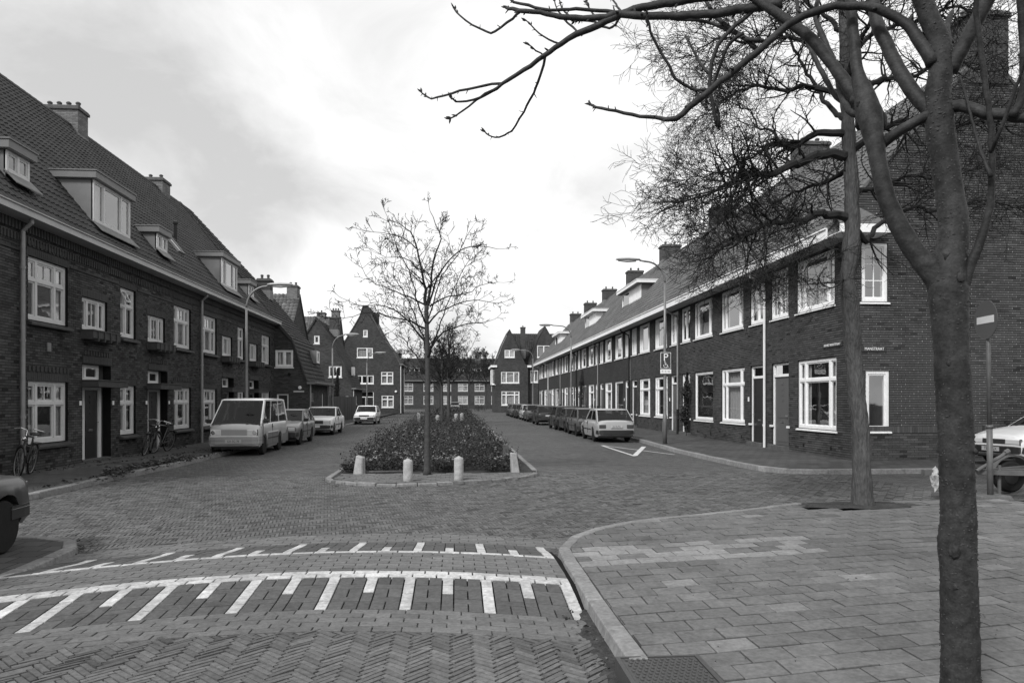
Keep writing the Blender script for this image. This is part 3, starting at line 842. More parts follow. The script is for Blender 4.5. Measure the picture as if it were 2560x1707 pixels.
def door(parent, x0, x1, z0, z1, y=.1, m='white', leaf='door_d', transom=.62, mtx=None, fw=.085, glazed=False, side=0., handle=1):
    b = MB(); d = .08; zt = z1 - transom
    b.box(x0,y,z0,x0+fw,y+d,z1); b.box(x1-fw,y,z0,x1,y+d,z1); b.box(x0+fw,y,z1-.07,x1-fw,y+d,z1)
    if transom: b.box(x0+fw,y-.01,zt-.045,x1-fw,y+d,zt+.045)
    xa = x0 + fw + side
    if side: b.box(xa-.05,y,z0,xa,y+d,zt-.045)
    w = b.build('door', M[m], parent, mtx=mtx, recalc=False)
    q = MB(); xb = x1-fw; top = zt-.045 if transom else z1-.07
    q.box(xa,y+.035,z0,xb,y+.075,top)
    W_ = xb - xa
    def panel(a, c, e, f): q.box(xa+W_*a,y+.022,z0+(top-z0)*e,xa+W_*c,y+.035,z0+(top-z0)*f)
    if glazed:
        for (a, c) in ((0,.13),(.87,1)): panel(a, c, 0, 1)
        for f in (0,.24,.48,.72,.955): panel(.13,.87,f,f+.045)
    else:
        panel(.14,.86,.05,.32); panel(.14,.86,.40,.56)
        for f in (.64,.72,.80,.88): panel(.44,.56,f,f+.035)
    lf = q.build('door_leaf', M[leaf], w, recalc=False)
    if transom:
        q = MB(); q.face([(x0+fw,y+.05,zt+.045),(x1-fw,y+.05,zt+.045),(x1-fw,y+.05,z1-.07),(x0+fw,y+.05,z1-.07)]); q.build('pane', M['glass'], w, recalc=False)
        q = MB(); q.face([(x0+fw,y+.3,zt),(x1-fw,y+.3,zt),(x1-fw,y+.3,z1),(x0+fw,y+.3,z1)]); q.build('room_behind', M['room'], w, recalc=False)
    if side:
        q = MB(); q.face([(x0+fw,y+.05,z0+.05),(xa-.05,y+.05,z0+.05),(xa-.05,y+.05,zt-.05),(x0+fw,y+.05,zt-.05)]); q.build('pane', M['glass'], w, recalc=False)
        q = MB(); q.face([(x0+fw,y+.3,z0),(xa,y+.3,z0),(xa,y+.3,z1),(x0+fw,y+.3,z1)]); q.build('room_behind', M['room'], w, recalc=False)
    q = MB(); hx = xa + .08 if handle > 0 else xb - .08
    q.tube([(hx,y+.02,z0+1.02),(hx,y-.04,z0+1.02),(hx+.09*handle,y-.045,z0+1.02)], .011, 6); q.build('handle', M['chrome'], w)
    q = MB(); q.box((xa+xb)/2-.12,y+.012,z0+.78,(xa+xb)/2+.12,y+.03,z0+.84); q.build('letter_box', M['chrome'], w)
    return w
# ---- roof tiles
def tile_mesh_pts(w, l, amp, lip, seg=6):
    """one pantile in roof coordinates: u across, v up the slope, n away from the roof"""
    P = []
    for (v, dn) in ((0, lip), (l*1.06, .004)):
        for i in range(seg+1):
            u = w*i/seg; s = i/seg
            h = amp*(.5 - .5*math.cos(2*PI*(s*.92))) if s < .75 else amp*(.5 - .5*math.cos(2*PI*.69))*(1 - (s-.75)/.25*.9)
            P.append((u, v, h + dn))
    for i in range(seg+1): P.append((P[i][0], .004, P[i][2]-lip-.012))
    F = [];
    for i in range(seg): F.append((i, i+1, seg+2+i, seg+1+i)); 
    for i in range(seg): a = 2*(seg+1); F.append((a+i, a+i+1, i+1, i))
    return np.array(P), np.array(F)
def tile_field(parent, o, ux, uv, un, width, rows_to, tw=.235, tl=.29, amp=.045, lip=.03, material='tile_l', singles=0, seed=1, mask=None, sd=.16, seg=6, focus=None, name='roof_tile'):
    """tiles laid from the eave corner o; ux along the eave, uv up the slope, un out of the roof"""
    P, F = tile_mesh_pts(tw, tl, amp, lip, seg)
    o, ux, uv, un = (np.array(q, float) for q in (o, ux, uv, un))
    nc = int(round(width/tw)); tw2 = width/nc; nr = int(round(rows_to/tl)); tl2 = rows_to/nr
    P = P.copy(); P[:, 0] *= tw2/tw; P[:, 1] *= tl2/tl
    g = np.random.default_rng(seed)
    pos = [(c, r) for r in range(nr) for c in range(nc) if mask is None or mask((c+.5)*tw2, (r+.5)*tl2)]
    if singles:
        fc = focus or (0, 0)
        pos.sort(key=lambda q: (q[0]*tw2-fc[0])**2 + (q[1]*tl2-fc[1])**2)
    me = None
    for (c, r) in pos[:singles]:
        if me is None:
            q = MB(); Lp = P[:, [0]]*ux + P[:, [1]]*uv + P[:, [2]]*un
            q.v = [tuple(p) for p in Lp]; q.f = [tuple(f) for f in F]; q.t = [0.]*len(F)
            ob = q.build(name, M[material], parent, smooth=False); me = ob.data
        else:
            ob = bpy.data.objects.new(name, me); COL.objects.link(ob); ob.parent = parent
        ob.location = Vector(o + ux*(c*tw2) + uv*(r*tl2) + un*g.uniform(-.004, .004))
    rest = pos[singles:]
    if rest:
        cr = np.array(rest, float); n = len(rest)
        base = o[None] + cr[:, [0]]*tw2*ux[None] + cr[:, [1]]*tl2*uv[None] + g.uniform(-.004, .004, (n, 1))*un[None]
        Lp = P[:, [0]]*ux + P[:, [1]]*uv + P[:, [2]]*un
        V = (base[:, None, :] + Lp[None]).reshape(-1, 3)
        Fa = (F[None] + len(P)*np.arange(n)[:, None, None]).reshape(-1, 4)
        t = np.repeat(np.clip(g.normal(0, sd, n), -.5, .7), len(F))
        q = MB(); q.arr.append((V, Fa, t)); q.build('roof_tiles', M[material], parent, recalc=False, kind='stuff')
def chimney(parent, x0, x1, y0, y1, z0, z1, pots, m='chim', cap=.06, pot_h=.22, along='x', flash=True):
    b = MB(); b.box(x0,y0,z0,x1,y1,z1-.14); c = b.build('chimney', M[m], parent, uv=True)
    b = MB(); b.box(x0-cap,y0-cap,z1-.14,x1+cap,y1+cap,z1-.02); b.box(x0-cap*.4,y0-cap*.4,z1-.02,x1+cap*.4,y1+cap*.4,z1+.03); b.build('cap', M['stone'], c, bevel=.01)
    for i in range(pots):
        f = (i+.5)/pots; px, py = (x0+(x1-x0)*f, (y0+y1)/2) if along == 'x' else ((x0+x1)/2, y0+(y1-y0)*f)
        b = MB(); b.lathe([(.085,z1+.03),(.075,z1+pot_h),(.10,z1+pot_h+.01),(.10,z1+pot_h+.05),(.05,z1+pot_h+.09),(0.0,z1+pot_h+.10)], (px,py,0), n=10); b.build('chimney_pot', M['clay'], c, smooth=False)
    if flash: b = MB(); b.box(x0-.02,y0-.02,z0,x1+.02,y1+.02,z0+.25+(z1-z0)*.25); b.build('flashing', M['lead'], c)
    return c
def dormer(parent, x0, x1, yf, z0, z1, slope, cols, m='cream', cheek='greyp', fasc=.2, over=.12, rows=(1,), win=None, board=False, white='white'):
    """flat-roofed dormer: front at yf, cheeks running back into the roof slope"""
    back = yf + (z1 + fasc - z0)/slope + .25
    root = MB()
    root.box(x0-over*.8,yf-over*.8,z1-.02,x1+over*.8,back+.2,z1)
    r = root.build('dormer', M[cheek], parent)
    for x in (x0, x1):
        s = .02 if x == x0 else -.02; root = MB()
        root.prism([(yf+.03, z0-.1), (yf+.03, z1-.02), (yf + (z1-z0)/slope + .1, z1-.02)], x, x + s, 'yz'); root.build('cheek', M[cheek], r)
    b = MB(); b.box(x0-over,yf-over,z1,x1+over,back+.3,z1+fasc); b.box(x0-over-.025,yf-over-.03,z1+fasc,x1+over+.025,back+.3,z1+fasc+.035); b.build('dormer_fascia', M[cheek if not board else white], r)
    if board:
        wx = x0 + (x1-x0)*.40
        q = MB(); n = 7
        for i in range(n): q.box(wx+(x1-wx)*i/n+.004,yf-.0,z0,wx+(x1-wx)*(i+1)/n-.004,yf+.04,z1)
        q.build('boarding', M[white], r)
        window(r, x0, wx, z0, z1, (1,), (1,), y=yf, m=white, sill=None, fw=.06, room=False, curtains='none', detail=False)
        q = MB(); q.face([(x0,yf+.3,z0),(wx,yf+.3,z0),(wx,yf+.3,z1),(x0,yf+.3,z1)]); q.build('room_behind', M['room'], r)
    else:
        w = window(r, x0, x1, z0, z1, cols, rows, y=yf, m=m, sill=None, fw=.075, room=False, curtains='none')
        q = MB(); q.face([(x0+.03,yf+.45,z0),(x1-.03,yf+.45,z0),(x1-.03,yf+.45,z1),(x0+.03,yf+.45,z1)]); q.build('room_behind', M['room'], r)
        q = MB(); curtain_mesh(q, x0+.05, x0+(x1-x0)*.3, z0, z1, yf+.2, 4); q.build('curtain', M['curtain'], r)
    q = MB(); q.hexa([(x0-.08,yf-.28,z0-.28),(x1+.08,yf-.28,z0-.28),(x1+.08,yf+.02,z0+.03),(x0-.08,yf+.02,z0+.03),(x0-.08,yf-.28,z0-.255),(x1+.08,yf-.28,z0-.255),(x1+.08,yf+.02,z0+.055),(x0-.08,yf+.02,z0+.055)]); q.build('flashing', M['lead'], r)
    return r

# ------------------------------------------------------------------ left-hand terrace: four houses in mirrored pairs and a fifth cut by the frame
LW = 5.94; LX = -10.2; ROW_L = 'houses of the dark brick terrace on the left'
TL = 1.25
def soldier(parent, x0, x1, z0, z1, y, m, n=None, gap=.06):
    n = n or max(2, int((x1-x0)/.085)); w = (x1-x0)/n; me = None
    for i in range(n):
        if me is None:
            b = MB(); b.box(w*gap,y,z0,w*(1-gap),.02,z1-.006); o = b.build('soldier_brick', m, parent); me = o.data
        else: o = bpy.data.objects.new('soldier_brick', me); COL.objects.link(o); o.parent = parent
        o.location = (x0 + i*w, hr.uniform(-.002, .002), 0)
def left_house(ya, mirror, label, lead, wid=LW, pipe=None, extra=(), big=(.36,2.14), dr=(2.88,4.52), sm=(2.86,4.30)):
    h = empty('terraced_house', (LX, ya, 0), PI/2); tag(h, label, 'house', ROW_L)
    def X(a, c): return (wid-c, wid-a) if mirror else (a, c)
    def cols(*c): return tuple(reversed(c)) if mirror else c
    holes = [(*big, 3.74, 5.27), (*big, .74, 2.27), (*sm, 3.75, 4.65), (dr[0], dr[1], .10, 2.80, .24)]
    nz = []
    for e in extra: holes += e
    b = MB(); wall_holes(b, 0, wid, -.02, 6.02, holes, y=.014); b.build('wall', M['mortar_l'], h)
    rects = courses(0, wid, KH, 6.0, [q for q in holes] , .22, .0655, .011)
    b = MB(); b.arr.append(brick_arrays(rects, seed=int(ya*7), sd=.24)); b.build('brick_courses', M['brick_l'], h, recalc=False, kind='stuff')
    # windows
    window(h, *big, 3.74, 5.27, cols(.23,.51,.26), (.66,.34), m='cream', splits={(1,1):(2,1)}, sill=None, curtains='net' if not lead else 'sides')
    window(h, *big, .74, 2.27, cols(.23,.51,.26), (.66,.34), m='cream', splits={(1,1):(2,1)}, sill=None, curtains='sides')
    window(h, *sm, 3.75, 4.65, cols(.25,.5,.25), (1,), m='cream', splits={(1,0):(2,1)}, sill=None, curtains='sides')
    for (a, c, z) in ((*big, 3.74), (*big, .74)):
        q = MB(); q.hexa([(a-.07,-.13,z-.14),(c+.07,-.13,z-.14),(c+.07,.06,z-.14),(a-.07,.06,z-.14),(a-.07,-.13,z-.07),(c+.07,-.13,z-.07),(c+.07,.06,z-.004),(a-.07,.06,z-.004)]); q.build('window_sill', M['sill_d'], h, bevel=.008)
    # brickwork ornament: soldier lintels, dentil rows under the eave
    for (a, c, z) in ((*big, 5.275), (*big, 2.275), (*sm, 4.655)): soldier(h, a-.06, c+.06, z, z+.20, -.006, M['brick_l'])
    for (a, c, z) in ((*big, 5.49), (*big, 2.50)): soldier(h, a-.06, c+.06, z, z+.14, -.028, M['brick_l'], n=int((c-a)/.15), gap=.22)
    soldier(h, dr[0], dr[1], 2.82, 3.02, -.03, M['brick_l']); soldier(h, dr[0]+.05, dr[1]-.05, 3.05, 3.18, -.03, M['brick_l'], n=10, gap=.22)
    soldier(h, 0.02, wid-.02, 5.52, 5.70, -.04, M['brick_l'], n=int(wid/.125), gap=.24); soldier(h, 0.02, wid-.02, 5.77, 5.98, -.07, M['brick_l'], n=int(wid/.125), gap=.24)
    for (sa, sb) in ((0, big[0]-.1), (big[1]+.1, wid if wid < 6 else 5.0)):
        q = MB(); q.box(sa,-.02,5.30,sb,.012,5.345); q.build('string_course', M['brick_l'], h)
    # door in its porch
    door(h, dr[0]+.30, dr[0]+1.42, .14, 2.16, y=.17, m='cream', leaf='door_d', transom=0, side=0, handle=-1, fw=.17)
    q = MB(); q.box(dr[0]+.02,-.02,.10,dr[1]-.02,.24,.14); q.build('doorstep', M['stone'], h)
    window(h, dr[0]+.02, dr[0]+1.15, 2.36, 2.79, (.3,.7), (1,), y=.12, m='cream', sill=None, curtains='none', name='transom_light', fw=.05)
    q = MB(); q.box(dr[0]+1.42,.23,.14,dr[1],.26,2.8); q.box(dr[0],.23,.14,dr[0]+.30,.26,2.8); q.build('porch_panel', M['brick_l'], h)
    cx0, cx1 = dr[0]-.06, dr[1]+.08
    q = MB(); q.box(cx0,-.46,2.16,cx1,.10,2.33); q.box(cx0-.02,-.48,2.33,cx1+.02,.10,2.36); q.build('canopy', M['canopy'], h, bevel=.006)
    # flower box under the small window
    q = MB(); q.box(sm[0]-.08,-.34,3.50,sm[1]+.08,-.30,3.70); q.box(sm[0]-.08,-.30,3.50,sm[0]-.05,-.0,3.70); q.box(sm[1]+.05,-.30,3.50,sm[1]+.08,-.0,3.70); q.box(sm[0]-.08,-.30,3.47,sm[1]+.08,0,3.50); q.box(sm[0]-.1,-.36,3.70,sm[1]+.1,0,3.73)
    fb = q.build('flower_box', M['canopy'], h)
    for i in range(4):
        x = sm[0] + (sm[1]-sm[0])*(i+.5)/4; q = MB(); q.box(x-.02,-.37,3.42,x+.02,-.0,3.47); q.box(x-.02,-.37,3.47,x+.02,-.345,3.72); q.build('bracket', M['canopy'], fb)
    for (x, z) in ((dr[0]-.12, 1.66), (dr[1]+.12, 1.66)):
        q = MB(); q.box(x-.05,-.02,z,x+.05,-.004,z+.12); q.build('house_number', M['inkw'], h)
    for x in (.5, 2.3, 4.9):
        q = MB(); q.box(x-.06,-.004,.26,x+.06,.02,.36); q.build('air_vent', M['ink'], h)
    # eave gutter and roof
    q = MB(); q.box(0,-.42,6.03,wid,-.36,6.18); q.box(0,-.36,6.03,wid,.05,6.05); q.box(0,-.46,6.18,wid,-.34,6.205); q.build('gutter_board', M['gutter_l'], h)
    q = MB(); q.hexa([(0,-.10,6.15),(wid,-.10,6.15),(wid,5.1,12.65),(0,5.1,12.65),(0,-.10,6.07),(wid,-.10,6.07),(wid,5.1,12.57),(0,5.1,12.57)])
    rf = q.build('roof', M['tile_l'], h)
    L = math.hypot(5.2, 6.5); u = (0, 5.2/L, 6.5/L); n = (0, -6.5/L, 5.2/L)
    tile_field(rf, (0,-.14,6.14), (1,0,0), u, n, wid, L, seed=int(ya), singles=300 if lead else 0, focus=(wid*.6, 3.0))
    q = MB()
    for i in range(int(wid/.33)):
        a = i*wid/int(wid/.33); q.lathe([(.115,a),(.125,a+wid/int(wid/.33)+.02)], (0,5.1,12.66), axis='x', n=8, tone=hr.uniform(-.2,.2))
    q.build('ridge_tiles', M['tile_l'], rf)
    q = MB(); q.face([(0,5.1,12.66),(wid,5.1,12.66),(wid,10.3,6.1),(0,10.3,6.1)]); q.build('rear_slope', M['tile_l'], rf)
    if pipe is not None:
        q = MB(); q.tube([(pipe,-.30,6.05),(pipe,-.30,5.95),(pipe,-.10,5.75),(pipe,-.10,.1)], .05, 10)
        for z in (1.4, 3.2, 4.9): q.lathe([(.062,z-.03),(.062,z+.03)], (pipe,-.10,0), n=10)
        q.build('downpipe', M['pipe'], h, smooth=False)
    return h, X
Y0 = 17.76
NAR_U, NAR_L = 3.74, .74
def narrow(h, x0, x1, op=None):
    window(h, x0, x1, 3.74, 5.26, (.45,.55), (.66,.34), m='cream', sill=None, curtains='net', opened=op)
    window(h, x0, x1, .74, 2.25, (.45,.55), (.66,.34), m='cream', sill=None, curtains='net')
    for z in (3.74, .74):
        q = MB(); q.hexa([(x0-.07,-.13,z-.14),(x1+.07,-.13,z-.14),(x1+.07,.06,z-.14),(x0-.07,.06,z-.14),(x0-.07,-.13,z-.07),(x1+.07,-.13,z-.07),(x1+.07,.06,z-.004),(x0-.07,.06,z-.004)]); q.build('window_sill', M['sill_d'], h, bevel=.008)
    for z in (5.265, 2.255): soldier(h, x0-.05, x1+.05, z, z+.20, -.006, M['brick_l'])
# widths follow the openings: the narrow windows belong to the nearer house of each pair
WA = 6.30; WB = 11.88 - WA
SECOND = dict(big=(3.02,4.70), dr=(.79,2.44), sm=(.79,2.22))
def pair(ya, la, lb, lead, op):
    nx = (5.12, 6.19)
    h1, X1 = left_house(ya, False, la, lead, WA, pipe=-.02 if lead else 0.06, extra=([(*nx, 3.74, 5.26), (*nx, .74, 2.25)],))
    narrow(h1, *nx, op=op)
    h2, X2 = left_house(ya+WA, True, lb, False, WB, **SECOND)
    return h1, h2
def big_left():
    h1, h2 = pair(Y0, 'dark brick house with both a small and a wide dormer, nearest on the left', 'dark brick house with the small dormer and roof light, second pair door on the left', True, (0, 1))
    dormer(h1, .55, 1.5, .60, 7.30, 7.86, TL, (.5,.5))
    d = dormer(h1, 22.3-Y0, 24.72-Y0, .50, 7.08, 8.36, TL, (.25,.5,.25))
    dormer(h2, 27.1-(Y0+WA), 28.05-(Y0+WA), .60, 7.28, 7.88, TL, (.5,.5))
    # chimneys straddle the ridge
    # vent pipe and roof light
    q = MB(); q.tube([(.95,2.75,9.6),(1.0,2.62,10.0),(1.15,2.45,10.18)], [.10,.10,.10], 8); q.build('roof_vent', M['pipe_d'], h1)
    h3, h4 = pair(Y0+11.88, 'dark brick house with the tilted roof window and four-pot chimney on the left', 'dark brick house at the far end of the left terrace behind the lamp post', False, None)
    dormer(h3, 34.0-(Y0+11.88), 36.4-(Y0+11.88), .50, 7.08, 8.36, TL, (.25,.5,.25))
    dormer(h4, 38.75-(Y0+11.88+WA), 39.7-(Y0+11.88+WA), .60, 7.28, 7.88, TL, (.5,.5))
    chimney(h3, 29.9-(Y0+11.88), 30.7-(Y0+11.88), 4.75, 6.2, 11.7, 13.45, 4, along='y'); chimney(h4, 38.2-(Y0+11.88+WA), 39.2-(Y0+11.88+WA), 4.75, 5.8, 11.7, 13.15, 2, along='y')
    # roof window propped open on house 3
    x0 = 30.5-(Y0+11.88)+.1; q = MB(); T = Matrix.Translation((x0, 1.2, 7.85)) @ Matrix.Rotation(math.atan(TL), 4, 'X')
    q.box(0,0,.03,.66,.06,.12); q.box(0,1.14,.03,.66,1.2,.12); q.box(0,.06,.03,.06,1.14,.12); q.box(.60,.06,.03,.66,1.14,.12)
    rw = q.build('roof_window', M['greyp'], h3, mtx=T)
    q = MB(); q.face([(.06,.06,.09),(.6,.06,.09),(.6,1.14,.09),(.06,1.14,.09)]); q.build('pane', M['glass'], rw)
    q = MB(); q.face([(.06,.06,.05),(.6,.06,.05),(.6,1.14,.05),(.06,1.14,.05)]); q.build('room_behind', M['room'], rw)
    q = MB(); x = 32.3-(Y0+11.88); q.tube([(x,1.9,8.7),(x,1.9,9.4)], .07, 8); q.lathe([(.11,9.4),(.11,9.5),(.0,9.56)], (x,1.9,0), n=8); q.build('roof_vent', M['pipe_d'], h3)
    # pipe between the pairs is on h3; a piece of the next house towards the camera
    h0, X0 = left_house(Y0-WB, True, 'dark brick house cut off by the left edge of the picture', False, WB, **SECOND)
    # cabinet sign on the first house
    q = MB(); q.box(1.15,-.02,3.02,1.32,-.002,3.24); q.build('wall_plaque', M['galv'], h1)
big_left()
# ------------------------------------------------------------------ right-hand terrace: fifteen houses in mirrored pairs, hung on the shared downpipes
RX = 11.12; TR = 1.12; ROW_R = 'houses of the long white-trimmed terrace on the right'
def right_house(pipe_y, near, idx, label, wid=5.1):
    """near=True: the house on the camera side of the downpipe"""
    yfar = pipe_y if near else pipe_y + wid
    h = empty('terraced_house', (RX, yfar, 0), -PI/2); tag(h, label, 'house', ROW_R)
    def X(a, c): return (a, c) if near else (wid-c, wid-a)
    if near: dr, wl, nu, wu = X(.45,1.75), X(2.40,4.80), X(.40,1.72), X(2.33,4.70)
    else: dr, wl, nu, wu = X(.14,1.40), X(1.95,4.40), X(.12,1.42), X(2.10,4.42)
    holes = [(*dr, .25, 3.07), (*wl, .90, 3.07), (*nu, 4.63, 6.28), (*wu, 4.63, 6.28)]
    geo = idx < 5
    if geo:
        b = MB(); wall_holes(b, 0, wid, -.02, 6.36, holes, y=.016); b.build('wall', M['mortar_r'], h)
        rects = courses(0, wid, KH, 6.36, holes, .245, .068, .017, .006)
        b = MB(); b.arr.append(brick_arrays(rects, seed=idx+3, sd=.15, depth=.02)); b.build('brick_courses', M['brick_r'], h, recalc=False, kind='stuff')
    else:
        b = MB(); wall_holes(b, 0, wid, -.02, 6.36, holes); b.build('wall', M['brick_rt'], h, uv=True)
    det = idx < 7
    kinds = ['sides','half','net','sides','right','half','left']
    window(h, *wl, .90, 3.07, (.16,.68,.16) if idx % 3 != 2 else (1,), (.72,.28) if idx % 3 != 2 else (1,), y=.04, curtains=kinds[(idx*2) % 7], detail=det)
    window(h, *wu, 4.63, 6.28, (.16,.68,.16), (1,), y=.04, curtains=kinds[(idx*2+1) % 7], detail=det, sill_out=.06)
    window(h, *nu, 4.63, 6.28, (.5,.5), (1,), y=.04, curtains='net' if idx % 2 else 'none', splits={'all': (2,3)} if idx in (0,3,4,5,8,9) else {}, detail=det)
    door(h, *dr, .25, 3.07, y=.06, leaf='door_d' if idx % 3 != 0 else 'door_g', transom=.42, glazed=(idx in (1, 6)), handle=-1 if near else 1)
    q = MB(); q.box(dr[0]-.02,-.16,.05,dr[1]+.02,.1,.25); q.build('doorstep', M['stone'], h, bevel=.01)
    for x in (dr[0], dr[1]):
        q = MB(); q.box(x-.07,-.05,.86,x+.07,.05,.93); q.build('door_block', M['white'], h)
    # eaves: soffit, white gutter board
    q = MB(); q.box(0,-.70,6.37,wid,.02,6.39); q.build('soffit', M['soffit'], h)
    q = MB(); q.box(0,-.74,6.34,wid,-.70,6.60); q.box(0,-.78,6.60,wid,-.68,6.64); q.build('gutter_board', M['white'], h)
    q = MB(); q.hexa([(0,-.70,6.60),(wid,-.70,6.60),(wid,3.98,11.84),(0,3.98,11.84),(0,-.70,6.52),(wid,-.70,6.52),(wid,3.98,11.76),(0,3.98,11.76)])
    rf = q.build('roof', M['tile_r'], h)
    L = math.hypot(4.68, 5.24); u = (0, 4.68/L, 5.24/L); n = (0, -5.24/L, 4.68/L)
    tile_field(rf, (0,-.72,6.62), (1,0,0), u, n, wid, L, tw=.255, tl=.33, material='tile_r', seed=idx+40, amp=.05, lip=.035, sd=.14, seg=6 if idx < 6 else 4)
    q = MB(); nn = int(wid/.34)
    for i in range(nn): a = i*wid/nn; q.lathe([(.12,a),(.13,a+wid/nn+.015)], (0,3.98,11.82), axis='x', n=8, tone=hr.uniform(-.2,.2))
    q.build('ridge_tiles', M['tile_r'], rf)
    q = MB(); q.face([(0,3.98,11.84),(wid,3.98,11.84),(wid,8.66,6.6),(0,8.66,6.6)]); q.build('rear_slope', M['tile_r'], rf)
    if near:
        pm = ['pipe_w','pipe','pipe_d','pipe','pipe_d','pipe','pipe_w','pipe_d'][(idx//2) % 8]
        q = MB(); q.tube([(.02,-.62,6.37),(.02,-.60,6.2),(.02,-.10,5.95),(.02,-.08,5.7),(.02,-.08,1.35 if pm == 'pipe' else .08)], .045, 10); q.build('downpipe', M[pm], h)
        if pm == 'pipe':
            q = MB(); q.tube([(.02,-.08,1.35),(.02,-.08,.08)], .055, 10); q.build('downpipe_foot', M['pipe_d'], h)
    else:
        q = MB(); c = wid - 1.55; q.box(c-.05,-.02,1.75,c+.05,-.003,1.92); q.build('house_number', M['white'], h)
    for x in (wl[0]+.4, wl[1]-.3):
        q = MB(); q.box(x-.05,-.006,.32,x+.05,.02,.42); q.build('air_vent', M['ink'], h)
    return h, rf
ORD = ['second','third','fourth','fifth','sixth','seventh','eighth','ninth','tenth','eleventh','twelfth','thirteenth','fourteenth','fifteenth']
LBL = {0:'corner house of the right terrace with street name plates and a bare brick end wall',
       1:'white-trimmed house with the glazed panel door, next to the corner house on the right',
       2:'white-trimmed house with the climber growing beside its door',
       3:'white-trimmed house behind the disabled parking sign on the lamp post',
       5:'right terrace house under the nearest long boarded white dormer',
       8:'right terrace house under the middle white dormer with a window', 12:'right terrace house under the farthest white dormer'}
right = []
hy = 25.2; i = 0
for k in range(8):
    for near in (True, False):
        if i >= 15: break
        p = hy + 10.2*k
        wid = 5.1 if not (k == 0 and near) else 5.61
        lab = LBL.get(i) or '%s house from the corner along the white-trimmed terrace on the right' % ORD[i-1]
        h, rf = right_house(p, near, i, lab, wid); right.append(h); i += 1
# dormers and chimneys
def rloc(h, y): return h.location.y - y      # house x of a street position
def rdorm(h, ya, yb, win): dormer(h, rloc(h, yb), rloc(h, ya), .80, 8.24, 9.36, TR, (1,), board=True, fasc=.2, over=.35, cheek='greyp' if win else 'white')
rdorm(right[5], 45.95, 51.2, True); rdorm(right[8], 61.0, 66.2, False); rdorm(right[12], 81.4, 86.4, False)
for j, y in enumerate((30.3, 40.5, 50.7, 60.9, 71.1, 81.3, 91.5)):
    h = right[1 + 2*j]; x = rloc(h, y)
    chimney(h, x-.15, x+.75, 3.4, 4.7, 11.0, 12.75, 2, m='chim_d', along='y')
q = MB(); x = rloc(right[9], 64.8)-9.9; 
# roof light on a right-hand roof
h = right[3]; T = Matrix.Translation((1.6, 1.9, 6.6+(1.9+.7)*TR+.09)) @ Matrix.Rotation(math.atan(TR), 4, 'X')
q = MB(); q.box(0,0,.0,.6,.05,.1); q.box(0,.85,.0,.6,.9,.1); q.box(0,.05,0,.05,.85,.1); q.box(.55,.05,0,.6,.85,.1); rw = q.build('roof_window', M['lead'], h, mtx=T)
q = MB(); q.face([(.05,.05,.07),(.55,.05,.07),(.55,.85,.07),(.05,.85,.07)]); q.build('pane', M['carglass'], rw)
